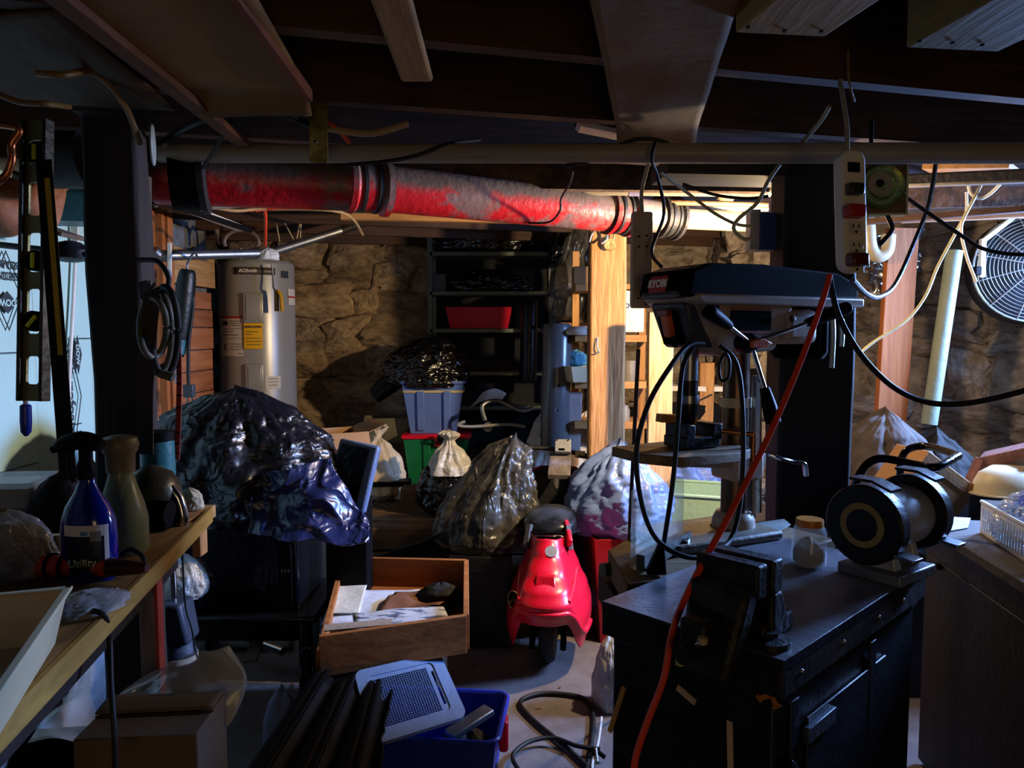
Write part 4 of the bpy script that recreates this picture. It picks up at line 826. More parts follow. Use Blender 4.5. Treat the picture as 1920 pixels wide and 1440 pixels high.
# stuff under stool
single(MB().cyl(PZ(412, 1178, .10), PZ(530, 1222, .10), .016), 'chrome_pipe', CHROME, 'loose chrome tube lying under the black stand', 'pipe')
single(MB().bar(P(500, 1142, 3.0), P(470, 1240, 2.75), .05, .012, (0, -1, .2)), 'wood_stick', wood('grey_slat', '#7c6e60', '#524638', Z_), 'grey wooden slat leaning under the black stand', 'slat')
def rub(u, v): p = bil(PZ(398, 1215, .02), PZ(545, 1215, .02), PZ(545, 1140, .02), PZ(398, 1140, .02))(u, v); return p+V((0, 0, .01*nz(p, 8)))
single(sheet(rub, 16, 16), 'floor_cloth', mat('dusty_rag', '#5a564e', .9), 'flat dusty grey rag on the floor under the black stand', 'rag', solid=.01)
single(MB().tube([PZ(560, 1215, .02), PZ(575, 1250, .02), PZ(590, 1280, .1), P(585, 1225, 2.6), P(575, 1215, 2.6), P(562, 1225, 2.6)], .004), 'thin_cable', RUBBER, 'black wire looped near the left of the wooden drawer', 'cord')
# ================================================================ WOODEN DRAWER
DZ = .56; DW = wood('honey_drawer_wood', '#a5672e', '#7c4416', X_, bump=.12)
A = PZ(638, 1044, DZ); B = PZ(874, 1049, DZ); Cc = PZ(874, 1152, DZ); D_ = PZ(598, 1192, DZ)
t = thing('wooden_drawer', 'honey brown wooden drawer holding papers, resting on a dark crate', 'drawer', (A+Cc)/2-V((0, 0, .13)))
def side_board(p, q, h, name, th=.02, dz=0): return part(MB().bar(p+V((0, 0, -h/2+dz)), q+V((0, 0, -h/2+dz)), th, h), name, DW, t, bevel=.002)
side_board(A, B, .13, 'back_panel'); side_board(B, Cc, .12, 'side_panel'); side_board(D_, Cc, .13, 'front_panel'); side_board(A, D_, .08, 'side_panel', dz=-.05)
part(MB().hexa([p+V((0, 0, -.13)) for p in (D_, Cc, B, A)], [p+V((0, 0, -.118)) for p in (D_, Cc, B, A)]), 'bottom', DW, t)
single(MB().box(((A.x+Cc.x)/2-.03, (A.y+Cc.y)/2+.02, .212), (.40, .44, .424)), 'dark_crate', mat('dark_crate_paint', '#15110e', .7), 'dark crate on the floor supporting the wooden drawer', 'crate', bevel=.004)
pf = bil(D_, Cc, B, A)
def pap(u0, u1, v0, v1, z, m, name, label, rot=0, wob=.008, th=.002):
    def fn(u, v):
        uu = u0+(u1-u0)*u+rot*(v-.5); p = pf(uu, v0+(v1-v0)*v); p.z = DZ+z+wob*nz(p, 9, z*90); return p
    return single(sheet(fn, 14, 10), name, m, label, 'paper', solid=th)
pap(-.03, .62, .38, .80, -.085, mat('blue_white_paper', '#c2c8d4', .6), 'paper_folder', 'pale blue white folder lying in the wooden drawer', .05)
pap(.20, .86, .10, .36, -.055, mat('marbled_booklet', '#b9bcc4', .6, hex2='#4c5468', mix=(.42, .5), scale=16, stretch=(1, 3, 1)), 'marbled_folder', 'marbled grey white booklet on top in the wooden drawer', -.06, th=.014)
pap(.02, .5, .05, .36, -.09, mat('dark_brown_folder', '#2a201a', .7), 'brown_folder', 'dark brown folder under the marbled booklet in the drawer', .02)
pap(.40, .85, .42, .74, -.07, mat('brown_envelope', '#6a432a', .7), 'brown_envelope', 'crumpled brown envelope in the drawer behind the booklet', .1, .03)
pap(-.02, .22, .45, .86, -.072, mat('yellow_edge_paper', '#d2d0c2', .6), 'paper_sheet', 'loose white sheet at the left end of the drawer', .02)
bag('black_pouch', pf(.80, .62)+V((0, 0, -.105)), .09, .055, .09, 61, mat('black_cloth', '#0b0b0b', .8), 'black pouch in the far right corner of the wooden drawer', 'pouch', fo=.03, fine=.01)
nb = PZ(612, 1178, .5); 
single(MB().bar(PZ(608, 1178, .555), PZ(735, 1166, .555), .05, .004), 'notebook_edge', mat('ribbed_paper', '#9c8a78', .7), 'ribbed paper strip just behind the front of the drawer', 'paper')

# ================================================================ BLUE TOTE WITH LID, BLACK PANEL
tc_ = PZ(830, 1330, .30); TO_ = V((tc_.x-.02, tc_.y-.02, 0))
t = thing('blue_tote', 'deep blue open storage tote on the floor in front', 'storage bin', TO_)
mb = MB(yaw(TO_, -6)); openbox(mb, .42, .30, .30, .005, .035); part(mb, 'tub', DBLUE, t, bevel=.012, bseg=3)
mb = MB(yaw(TO_, -6)); ring = [(x, y, .298) for x, y in rrect(-.215, -.155, .215, .155, .04, 5)]; mb.tube(ring, .008, 8, 0, True); part(mb, 'rim', DBLUE, t)
rp_ = TO_+V((.215, -.03, .25)); mb = MB(); mb.box(rp_, (.03, .06, .10)); single(mb, 'red_scoop', RED, 'red plastic handle poking over the rim of the blue tote', 'handle', bevel=.01)
bag('black_pouch', TO_+V((.09, .0, .04)), .11, .10, .22, 63, mat('dark_stuff', '#201c1a', .7), 'dark cloth bundle stuffed inside the blue tote', 'cloth', fo=.05)
single(MB().bar(TO_+V((.05, -.1, .28)), TO_+V((.17, .0, .31)), .05, .02), 'chrome_bracket', GALV, 'grey metal bracket lying in the blue tote', 'bracket', bevel=.004)
lidA, lidB, lidC, lidD = [PZ(x, y, z) for x, y, z in ((700, 1400, .38), (876, 1345, .34), (800, 1245, .42), (662, 1262, .46))]
LG = mat('slate_blue_lid', '#6880a4', .45, var=.08)
t = thing('perforated_lid', 'slate blue perforated basket lid leaning on the blue tote', 'lid', (lidA+lidB)/2)
ux = (lidB-lidA); uy = (lidD-lidA); M = frame3(lidA, ux, uy); lw = ux.length; lh = (M.inverted()@lidD).y; lx = (M.inverted()@lidD).x
sk = lambda x, y: (x+lx*y/lh, y)
holes = []
nx, ny = 24, 22
out = [sk(x, y) for x, y in rrect(0, 0, lw, lh, .03, 5)]
inn = [sk(x, y) for x, y in rrect(.035, .04, lw-.045, lh-.035, .02, 5)]
part(plate(out, [inn], .012, M), 'frame', LG, t, bevel=.004)
slot = [sk(x, y) for x, y in rrect(lw-.062, .07, lw-.052, lh-.07, .004, 3)]
for i in range(nx):
    for j in range(ny):
        x = .045+(lw-.12)*(i+.5)/nx; y = .05+(lh-.1)*(j+.5)/ny; h = .0038
        holes.append([sk(x-h, y-h), sk(x+h, y-h), sk(x+h, y+h), sk(x-h, y+h)])
part(plate(inn, holes+[slot], .004, M), 'perforated_panel', LG, t, smooth=False)
wh = PZ(530, 1320, .3); single(bag_mb(V((wh.x, wh.y, .06)), .07, .05, .30, 66, folds=2, fo=.01, lump=.1, fine=.01), 'white_jug', mat('blue_white_jug', '#8a9cc0', .4), 'rounded pale blue jug left of the black panel', 'jug')
# broken black ribbed panel
a, b, c, d = PZ(455, 1440, .46), PZ(725, 1440, .40), PZ(735, 1290, .42), PZ(590, 1262, .48)
t = thing('broken_housing', 'broken black ribbed plastic panel lying across the foreground', 'panel', V(((a.x+c.x)/2, (a.y+c.y)/2, .05)))
f = bil(a-V((0, .25, 0)), b-V((0, .25, 0)), c, d)
def fpn(u, v):
    p = f(u, v); e = 1 if .05 < u < .95 else 0
    if v > .98 or u > .98: p += V((.02*nz(p, 40), .02*nz(p, 30, 3), 0))
    return p+V((0, 0, .012*math.sin(u*PI*6)))
part(sheet(fpn, 60, 14), 'skin', BLACK, t, solid=.006)
for u in (.16, .5, .83): part(MB().bar(f(u, 0)+V((0, 0, .014)), f(u, 1)+V((0, 0, .014)), .014, .016), 'rib', BLACK, t, bevel=.003)
part(MB().box(((a.x+c.x)/2, (a.y+c.y)/2-.1, .2), (.22, .3, .4)), 'body', BLACK, t, bevel=.01)
# floor cable coil
pts = [PZ(*q, .012) for q in ((1120, 1455), (1060, 1400), (1000, 1350), (975, 1318), (1000, 1303), (1040, 1300), (1095, 1310), (1112, 1340), (1108, 1400), (1098, 1455))]
single(MB().tube(pts, .009, 10), 'floor_cable', RUBBER, 'thick black cable looped on the concrete floor', 'cord')
pts = [PZ(*q, .03) for q in ((1125, 1405), (1080, 1398), (1040, 1384), (1000, 1388), (970, 1405), (962, 1425), (985, 1460))]
single(MB().tube(pts, .008, 10), 'floor_cable', RUBBER, 'second black cable crossing the loop on the floor', 'cord')
single(MB().tube([PZ(1128, 1345, .02), PZ(1122, 1390, .02), PZ(1112, 1425, .02), PZ(1110, 1450, .02)], .005), 'extension_cord', WHITEP, 'thin white cord on the floor beside the cabinet', 'cord')
bag('clear_bag', PZ(1140, 1335, 0)+V((.02, .05, 0)), .075, .08, .30, 23, WHITEBAG, 'milky plastic bag slumped on the floor left of the cabinet', folds=6)
t = thing('cable_clamp', 'small black and grey clamp on the floor by the cabinet', 'clamp', PZ(1118, 1420, 0)); p = PZ(1118, 1420, .02)
part(MB().tube([p+V((-.03, 0, 0)), p+V((0, .02, .01)), p+V((.03, 0, 0))], .008), 'jaw', BLACK, t); part(MB().cyl(p+V((0, -.03, .0)), p+V((0, .02, .02)), .006), 'screw', GALV, t)
random.seed(9)
for i in range(14):
    p = PZ(random.uniform(860, 1130), random.uniform(1180, 1420), .003); a = random.uniform(0, 6); d = V((math.cos(a), math.sin(a), 0))*random.uniform(.008, .02)
    single(MB().bar(p-d, p+d, .006, .004), 'wood_chip', wood('chip_wood', '#8a745a', '#5c4632', X_), 'small wood chip scattered on the concrete floor', 'debris', 'wood chips on the floor')

# ================================================================ SCOOTER
sb = PZ(1021, 1243, 0)-V((0, .13, 0)); sh = V((.06, .9, 0)); 
t = thing('motor_scooter', 'red child size electric motor scooter seen from behind', 'scooter', sb)
Ms = Matrix.Translation(sb)@Matrix.Rotation(rad(-6.5), 4, 'Z')
SR = mat('scooter_red', '#d41430', .3, var=.06, bump=.02, coat=.3, dust=('#d2738a', .75, 1.7))
def smb(): return MB(Ms)
# rear shell: horizontal U sections from the seat down over the tail, arched over the wheel, skirts at the sides
KW = [(0, .082), (.18, .10), (.38, .135), (.55, .172), (.7, .19), (.82, .192), (1, .175)]
KB = [(0, .05), (.2, .0), (.4, -.075), (.58, -.145), (.72, -.175), (.82, -.165), (1, -.13)]
def shell_pt(th, v, out=0):
    w = interp(KW, v)+out; yb = interp(KB, v)-out; yf = .32
    c_, s_ = math.cos(th), math.sin(th); x = w*math.copysign(abs(s_)**.8, s_); y = yf-(yf-yb)*abs(c_)**.75
    k = min(1, abs(th)/(PI/2)); q = max(0, min(1, (k-.28)/.35)); q = q*q*(3-2*q)
    zb = .275-.15*q; zt = .575+.02*(1-k); z = zt+(zb-zt)*v**(1+.0*k)
    return V((x, y, z))
part(smb().grid(lambda u, v: shell_pt((u-.5)*PI, v), 60, 44), 'rear_shell', SR, t, solid=.006, ang=70)
part(smb().tube([shell_pt(rad(a), .80+.0004*abs(a), .004) for a in range(-35, 76, 10)], .011, 10, 4), 'tail_ridge', SR, t)
part(smb().tube([shell_pt(rad(a), .34, .004) for a in (-78, -74, -70)]+[shell_pt(rad(-40), .5, .004), shell_pt(rad(-28), .66, .004)], .008, 10, 4), 'side_crease', SR, t)
part(smb().tube([shell_pt(rad(a), .34, .004) for a in (78, 74, 70)]+[shell_pt(rad(40), .5, .004), shell_pt(rad(28), .66, .004)], .008, 10, 4), 'side_crease', SR, t)
part(smb().bar((.10, .10, .56), (.075, .2, .63), .02, .05), 'seat_fin', SR, t, bevel=.006)
tl = part(smb().hexa([(-.042, -.128, .415), (.048, -.128, .415), (.048, -.02, .40), (-.042, -.02, .40)], [(-.036, -.085, .472), (.042, -.085, .472), (.042, .0, .485), (-.036, .0, .485)]), 'tail_light', mat('tail_light_red', '#b01020', .15, coat=.5), t, bevel=.004)
part(smb().lathe([(.010, 0), (.026, 0), (.026, .006), (.010, .006)], shell_pt(rad(8), .14), (0, -.75, .65), 24), 'lock_ring', mat('grey_ring', '#8e8c8a', .5), t); part(smb().lathe([(0, .002), (.011, .003), (0, .006)], shell_pt(rad(8), .14), (0, -.75, .65), 16), 'lock_core', BLACK, t)
bd = Ms@shell_pt(rad(-40), .60, .006); bn = (Ms.to_3x3()@V((-.62, -.72, .25))).normalized(); bxv = V((0, 0, 1)).cross(bn).normalized()
Mb = frame3(bd, bxv, (0, 0, 1)); mb = MB(Mb); mb.lathe([(0, 0), (.040, 0), (.040, .004), (0, .005)], (0, 0, 0), (0, 0, 1), 28); bdg = part(mb, 'side_badge', BLACK, t)
mb = MB(Mb); mb.lathe([(.038, .004), (.041, .006), (.041, .002)], (0, 0, 0), (0, 0, 1), 28); part(mb, 'badge_rim', mat('gold_trim', '#a8946a', .4, .5), bdg)
text('Bel Vous', .022, Mb@Matrix.Translation((0, 0, .0055))@Matrix.Rotation(rad(28), 4, 'Z'), mat('gold_trim', '#a8946a', .4), bdg)
# seat, rack
def seat(u, v):
    a = u*2*PI; r = (1-abs(2*v-1)**2.5)**.5 if 0 < v < 1 else 0
    y = .16+.36*v; w = .14*(1-.3*v)*r; x = w*math.copysign(abs(math.cos(a))**.7, math.cos(a)); s_ = math.sin(a); z = .60+(.055*r*abs(s_)**.8 if s_ > 0 else -.06*r*abs(s_)**.5)+.02*v
    return V((x, y-.02, z))
part(smb().grid(seat, 40, 28, True), 'seat', mat('black_vinyl', '#14161a', .32, var=.15, bump=.06, bscale=120, dust=('#4a4e58', .8, 1.4)), t, ang=70)
part(smb().tube([(-.135, .20, .595), (-.09, .15, .597), (0, .137, .599), (.09, .15, .597), (.135, .20, .595)], .005, 8), 'seat_piping', BLACK, t)
part(smb().tube([(-.06, .20, .565), (-.06, .12, .58), (-.055, .10, .595), (.055, .10, .595), (.06, .12, .58), (.06, .20, .565)], .006, 8, 3), 'grab_rail', CHROME, t)
part(smb().box((0, .22, .56), (.11, .14, .05)), 'seat_base', BLACK, t, bevel=.006)
for s_ in (-1, 1): part(smb().bar((s_*.085, .16, .63), (s_*.10, .12, .53), .02, .03), 'seat_strut', mat('grey_strut', '#4a4c52', .5), t)
# wheels
def wheel(y, r=.165, w=.036):
    wt = part(smb().lathe([(r*.55, -w*.8), (r*.8, -w), (r*.93, -w*.9), (r, -w*.4), (r, w*.4), (r*.93, w*.9), (r*.8, w), (r*.55, w*.8)], (0, y, r), (1, 0, 0), 40), 'tyre', RUBBER, t)
    part(smb().lathe([(0, -w*.6), (r*.56, -w*.7), (r*.56, w*.7), (0, w*.6)], (0, y, r), (1, 0, 0), 28), 'rim', BMETAL, wt)
wheel(.165); wheel(.98)
for s_ in (-1, 1):
    part(smb().tube([(s_*.065, .17, .165), (s_*.07, .15, .12), (s_*.07, .1, .08)], .014, 10, 3), 'foot_bracket', BLACK, t)
    part(smb().bar((s_*.06, .17, .165), (s_*.06, .42, .2), .02, .05), 'swing_arm', BLACK, t)
part(smb().box((0, .17, .29), (.15, .16, .10)), 'motor_box', BLACK, t, bevel=.01)
part(smb().tube([(-.20, .06, .30), (-.22, .08, .22), (-.21, .1, .14), (-.14, .12, .115), (-.07, .14, .13)], .007, 8), 'loose_cable', RUBBER, t)
# floorboard, leg shield, steering
part(smb().box((0, .60, .17), (.22, .46, .06)), 'floorboard', BLACK, t, bevel=.01)
def shield(u, v):
    x = -.19+.38*u; z = .2+.56*v; wv = 1-.25*max(0, v-.75)*4*0-.12*(1-v); xx = x*wv*(1 if v < .85 else math.sqrt(max(0, 1-((v-.85)/.17)**2))*.95+.05)
    return V((xx, .86+.05*abs(u-.5)*-1.2+.05*v, z))
part(smb().grid(shield, 18, 24), 'leg_shield', mat('inner_black_shield', '#0b0b0d', .45), t, solid=.02)
mb = smb(); 
for u in (0, 1): mb.tube([shield(u, i/12) for i in range(13)], .009, 8, 2)
mb.tube([shield(i/10, 1) for i in range(11)], .009, 8, 2); part(mb, 'shield_edge', mat('shield_edge_red', '#8a1218', .4), t)
part(smb().cyl((0, .95, .12), (0, .90, .86), .022), 'steering_stem', BLACK, t)
part(smb().tube([(-.28, .82, .865), (-.18, .86, .87), (0, .88, .86), (.16, .84, .835), (.24, .82, .825)], .012, 10, 4), 'handlebar', mat('dark_bar', '#3a3a3e', .35, .7), t)
part(smb().cyl((-.29, .815, .865), (-.185, .855, .87), .018, n=18), 'grip', mat('grip_grey', '#33363c', .5), t); part(smb().cyl((.16, .84, .835), (.25, .82, .823), .017, n=18), 'grip', RUBBER, t)
part(smb().cyl((-.185, .855, .87), (-.155, .86, .87), .024, n=18), 'grip_collar', BLACK, t); part(smb().cyl((.10, .85, .842), (.15, .845, .838), .02, n=18), 'grip_collar', CREAMP, t)
part(smb().tube([(-.16, .84, .86), (-.2, .80, .855), (-.25, .77, .85)], .005, 8), 'brake_lever', BLACK, t); part(smb().tube([(.12, .83, .835), (.16, .79, .83), (.2, .77, .825)], .005, 8), 'brake_lever', BLACK, t)
part(smb().box((.035, .80, .885), (.085, .07, .07), Matrix.Rotation(rad(-25), 3, 'X')), 'control_box', mat('pale_grey_box', '#9a9ca4', .45), t, bevel=.004)
for x in (.005, .065): part(smb().box((x, .775, .93), (.006, .006, .006)), 'box_screw', BLACK, t)
part(smb().box((.03, .758, .88), (.03, .006, .012)), 'socket_slot', BLACK, t)
cw = wood('grey_weathered_wood', '#857a78', '#56504e', Y_)
part(smb().box((.022, .72, .80), (.115, .22, .028), Matrix.Rotation(rad(22), 3, 'X')), 'wooden_mount', cw, t, bevel=.003)
part(smb().cyl((0, .9, .80), (0, .93, .6), .035), 'stem_cover', mat('pale_cover', '#7a7672', .5), t)

# ================================================================ MIDDLE HEAPS
# green tote, blue tote, black bag
gc = V((P(818, 890, 4.85).x, 4.95, .44))
t = thing('green_tote', 'dark green storage tote with red lid under the blue bin', 'storage bin', gc)
mb = MB(yaw(gc, 3)); openbox(mb, .42, .36, .37, .006, .04); part(mb, 'tub', GREENP, t, bevel=.012)
mb = MB(yaw(gc, 3)); mb.box((0, 0, .385), (.45, .39, .03)); part(mb, 'lid', RED, t, bevel=.01); mb = MB(yaw(gc, 3)); mb.box((.06, -.2, .355), (.14, .02, .06)); part(mb, 'latch', mat('dark_red_plastic', '#8a0f16', .4), t, bevel=.004)
for x in (-.06, .1): mb = MB(yaw(gc, 3)); mb.box((x, -.165, .18), (.05, .02, .33), Matrix.Rotation(rad(6), 3, 'X')); part(mb, 'rib', GREENP, t, bevel=.006)
bc_ = gc+V((-.02, .0, .40))
t = thing('blue_bin', 'light blue bin with cream tape band stacked on the green tote', 'storage bin', bc_)
mb = MB(yaw(bc_, 3)); openbox(mb, .40, .33, .34, .006, .05); part(mb, 'tub', BLUEP, t, bevel=.014)
mb = MB(yaw(bc_, 3)); mb.tube([(x, y, .335) for x, y in rrect(-.205, -.17, .205, .17, .03, 4)], .011, 8, 0, True); part(mb, 'rim', BLUEP, t)
mb = MB(yaw(bc_, 3))
for z, tap in ((.275, .038),):
    q = [(x, y, z) for x, y in rrect(-.206+.012, -.171+.012, .206-.012, .171-.012, .02, 4)]; mb.tube(q, .009, 6, 0, True)
part(mb, 'tape_band', mat('cream_tape', '#c2b28a', .6), t)
for x in (-.08, .09): mb = MB(yaw(bc_, 3)); mb.box((x, -.147, .15), (.05, .02, .26), Matrix.Rotation(rad(8.5), 3, 'X')); part(mb, 'rib', BLUEP, t, bevel=.006)
bag('garbage_bag', bc_+V((-.04, 0, .30)), .26, .21, .33, 2, BLACKBAG, 'shiny crumpled black bag heaped on top of the blue bin', folds=9, lump=.25, fine=.07)
bag('cream_bag', V((P(705, 880, 4.6).x, 4.65, .44)), .165, .15, .47, 5, CREAMBAG, 'cream plastic shopping bag with gathered top left of green tote', folds=14, keys=TIED, fo=.16)
bag('cream_bag', V((P(668, 800, 5.0).x, 5.1, .44)), .12, .12, .42, 6, CREAMBAG, 'second smaller cream bag behind, half hidden by the first', folds=12)
# black items left of tote
for i, (x0, y0, x1, y1) in enumerate(((700, 740, 770, 695), (705, 748, 775, 710))):
    a, b = P(x0, y0, 5.2), P(x1, y1, 5.2); mb = MB(); mb.tube([a, a.lerp(b, .3)+V((0, 0, .03)), a.lerp(b, .7)+V((0, 0, .04)), b], .04, 12, 5, taper=lambda q: .4+.9*math.sin(PI*(q*.8+.15))); single(mb, 'black_boot', RUBBER, ('black rubber boot leaning behind the blue bin, upper one', 'black rubber boot leaning behind the blue bin, lower one')[i], 'boot')
mb = MB(yaw(P(725, 795, 5.0)-V((0, 0, .12)), 10)); openbox(mb, .30, .2, .17, .006, .02); single(mb, 'grey_crate', mat('olive_crate', '#5c5844', .6), 'olive grey plastic crate behind the cream bag', 'crate', bevel=.006)
# rear steel shelving
s0 = P(812, 700, 5.35); s1 = P(1034, 700, 5.35); sx0, sx1 = s0.x, s1.x; SY0, SY1 = 5.2, 5.45
t = thing('steel_shelving', 'dark grey steel shelving unit against the rear stone wall', 'shelf unit', V(((sx0+sx1)/2, 5.3, .44)))
SH = mat('shelf_grey_green', '#5a6058', .45, .5, var=.2)
for x in (sx0, sx1):
    for y in (SY0, SY1): part(MB().bar((x, y, .44), (x, y, 2.2), .035, .03, (0, 1, 0)), 'upright', SH, t)
zs_ = [P(900, y, 5.2).z for y in (476, 550, 620, 700, 765)]
for z in zs_: part(MB().box(((sx0+sx1)/2, (SY0+SY1)/2, z), (sx1-sx0, SY1-SY0+.03, .028)), 'shelf', SH, t, bevel=.002)
part(MB().box(((sx0+sx1)/2, 5.47, 1.3), (sx1-sx0, .01, 1.75)), 'back_panel', mat('black_back', '#080808', .8), t)
def shb(px, i, sx, sy, sz, seed, m, lb, **k): bag('garbage_bag', V((P(px, 600, 5.3).x, 5.3, zs_[i]+.014)), sx, sy, sz, seed, m, lb, **k)
shb(905, 0, .30, .12, .25, 71, BLACKBAG, 'bulging black bag on the top shelf of the steel unit', fine=.07)
shb(915, 1, .27, .12, .16, 72, BLACKBAG, 'flattened black bag on the second shelf of the steel unit', fine=.07)
bt_ = V((P(900, 600, 5.3).x, 5.28, zs_[2]+.014)); mb = MB(yaw(bt_, -2)); openbox(mb, .46, .22, .15, .006, .03); single(mb, 'red_bin', RED, 'bright red open bin on the third shelf of the steel unit', 'storage bin', bevel=.012)
bag('dark_cloth', bt_+V((.02, 0, .02)), .18, .08, .15, 73, mat('dark_green_cloth', '#16201a', .8), 'dark green cloth lying inside the red bin', 'cloth')
mb = MB().box(V((P(826, 600, 5.3).x, 5.28, zs_[1]+.075)), (.09, .1, .12)); single(mb, 'small_carton', mat('grey_carton', '#4e4a44', .7), 'small grey carton at left end of the second shelf', 'box', bevel=.003)
mb = MB().box(V((P(828, 660, 5.3).x+.25, 5.3, zs_[3]+.055)), (.5, .18, .08)); single(mb, 'dark_carton', mat('dark_box', '#1c1a18', .7), 'dark low box on the fourth shelf of the steel unit', 'box', bevel=.003)
def cylt(px0, px1, y0, y1, Y, label, m, n=40, holes=()):
    a = P((px0+px1)/2, y1, Y); r = (P(px1, y1, Y).x-P(px0, y1, Y).x)/2; zt = P(px0, y0, Y).z
    t = thing('steel_cylinder', label, 'cylinder', V((a.x, Y, min(a.z, zt)-0)))
    lean = .02; part(MB().lathe([(0, 0), (r*.97, 0), (r, .01), (r, (zt-a.z)-.03), (r*.9, zt-a.z-.005), (r*.75, zt-a.z), (0, zt-a.z)], V((a.x, Y, a.z)), (.02, 0, 1), n), 'shell', m, t)
    for hx, hy in holes:
        p = P(hx, hy, Y-r*.9); part(MB().lathe([(.006, 0), (.016, .002), (.016, .006), (.006, .006)], p, (.3, -1, 0), 18), 'rivet', GALV, t); part(MB().lathe([(0, .0), (.008, .004), (0, .005)], p-V((0, .004, 0)), (.3, -1, 0), 12), 'rivet_hole', BLACK, t)
    return t
CYM = mat('grey_lacquered_steel', '#5e6064', .28, .25, var=.1, bump=.02)
cylt(1013, 1067, 606, 835, 4.36, 'tall grey steel cylinder standing in front of the pine post', CYM, holes=((1048, 723), (1045, 769)))
cylt(974, 1006, 563, 715, 5.1, 'narrow dark steel cylinder standing by the shelving', mat('dark_lacquered_steel', '#2c2c2e', .3, .8))
bag('hanging_bag', P(1060, 600, 4.75), .125, .1, .58, 74, GREYBAG, 'smoky clear plastic bag hanging left of the pine post', keys=[(0, 0), (.03, .7), (.2, 1), (.45, .85), (.7, .5), (.85, .55), (.95, .4), (1, .1)], folds=9, lean=(.10, 0), fo=.2)
bag('garbage_bag', P(1065, 500, 4.9), .12, .1, .34, 75, BLACKBAG, 'black bag bulging above the smoky hanging bag', folds=7, fine=.06)
single(MB().box((P(1078, 500, 4.9).x, 4.9, (P(1070, 600, 4.9).z-.03)), (.2, .2, .02)), 'shelf_ledge', PINE_X, 'short wooden ledge behind the pine post carrying plastic bags', 'shelf')
# pale panel, black machine with hose
single(MB().bar(P(1078, 735, 4.35), P(1074, 850, 4.35), .085, .02, (0, -1, 0)), 'pale_panel', mat('lilac_white_panel', '#a8a09c', .5), 'pale lilac white panel standing between cylinder and pine post', 'panel', bevel=.003)
mcn = P(915, 800, 4.75); t = thing('shop_vacuum', 'black rounded vacuum with pale hose behind the grey bag', 'vacuum', V((mcn.x, mcn.y, .44)))
part(MB().lathe([(0, 0), (.15, 0), (.16, .05), (.16, .2), (.13, .3), (.06, .35), (0, .36)], V((mcn.x, mcn.y, .44)), n=32), 'drum', BLACK, t)
part(MB().tube([P(872, 790, 4.5), P(858, 797, 4.5), P(885, 800, 4.5), P(950, 796, 4.5), P(985, 800, 4.5)], .010), 'hose', mat('grey_hose_pale', '#8a867e', .5), t); part(MB().tube([P(910, 788, 4.55), P(905, 760, 4.55), P(935, 752, 4.6), P(975, 770, 4.6), P(1000, 765, 4.6)], .014), 'handle', GALV, t)
part(MB().lathe([(0, 0), (.03, 0), (.03, .01), (0, .012)], P(915, 800, 4.55), (0, -1, 0)), 'hub_cap', GALV, t)
def wp_(u, v): p = bil(P(880, 766, 4.9), P(940, 752, 4.9), P(950, 738, 4.95), P(905, 736, 4.95))(u, v); return p+V((0, 0, .03*math.sin(PI*u)))
single(sheet(wp_, 12, 8), 'paper_sheet', PAPER, 'curled white paper on the black vacuum', 'paper')
# bags in front
bag('tied_bag', V((P(838, 960, 4.2).x, 4.25, .44)), .155, .14, .46, 33, BLACKBAG, 'black garbage bag with milky bag tied over its top', keys=TIED, folds=9, fo=.14, fine=.06)
bag('milky_bag', V((P(842, 900, 4.15).x, 4.2, .70)), .12, .11, .235, 34, WHITEBAG, 'milky white bag knotted over the black garbage bag', keys=[(0, 1), (.2, .95), (.5, .6), (.7, .25), (.8, .2), (.92, .42), (1, .2)], folds=10, fo=.3)
bg = V((P(915, 960, 3.7).x, 3.68, .442))
bag('grey_bag', bg+V((.0, 0, 0)), .235, .18, .52, 35, GREYBAG, 'large smoky translucent bag slumped behind the scooter', keys=[(0, .9), (.08, 1), (.3, .92), (.55, .72), (.75, .5), (.9, .35), (1, .05)], folds=13, fo=.28, lean=(.14, .05), fine=.06)
bag('black_filling', bg+V((.03, .01, .0)), .17, .12, .38, 36, BLACKBAG, 'black bag visible inside the smoky translucent bag', folds=7, lean=(.08, .02))
bag('milky_bag', V((P(1030, 830, 4.6).x, 4.68, .44)), .15, .13, .58, 37, WHITEBAG, 'milky crumpled bag right behind the scooter handlebar', folds=11, fo=.2)
dbx = V((-.15, 3.62, 0)); t = thing('black_cabinet', 'low black box cabinet on the floor left of the scooter', 'cabinet', dbx)
part(MB().box(dbx+V((0, 0, .22)), (.30, .34, .44)), 'body', mat('matt_black_box', '#0a0a0b', .5), t, bevel=.004); part(MB().box(dbx+V((0, -.172, .40)), (.28, .006, .06)), 'drawer_front', mat('matt_black_box', '#0a0a0b', .5), t)
def blk(u, v): p = bil(PZ(700, 1045, .35), PZ(850, 1050, .35), P(838, 996, 3.6), P(815, 1005, 3.6))(u, v); return p+V((0, .02*nz(p, 7), .02*nz(p, 6)))
single(sheet(blk, 14, 10), 'black_fabric', mat('black_cloth', '#0b0b0b', .8), 'pointed black fabric piece between drawer and retaining timbers', 'fabric', solid=.006)
single(MB().box(P(776, 930, 4.45), (.14, .16, .12)), 'wood_block', wood('brown_block', '#7c5634', '#503418', X_), 'brown wooden block on the rear floor beside the tied black bag', 'block', bevel=.004)
kb = P(725, 905, 4.55); single(MB().box(kb, (.30, .12, .03), Matrix.Rotation(.1, 3, 'Z')), 'keyboard', BLACK, 'black keyboard lying on the rear floor below the cream bag', 'keyboard', bevel=.004)
single(MB().tube([P(690, 960, 4.3), P(715, 935, 4.3), P(735, 930, 4.3), P(728, 945, 4.3), P(700, 950, 4.3)], .005), 'thin_cable', RUBBER, 'black wire curled on the rear floor behind the monitor', 'cord')
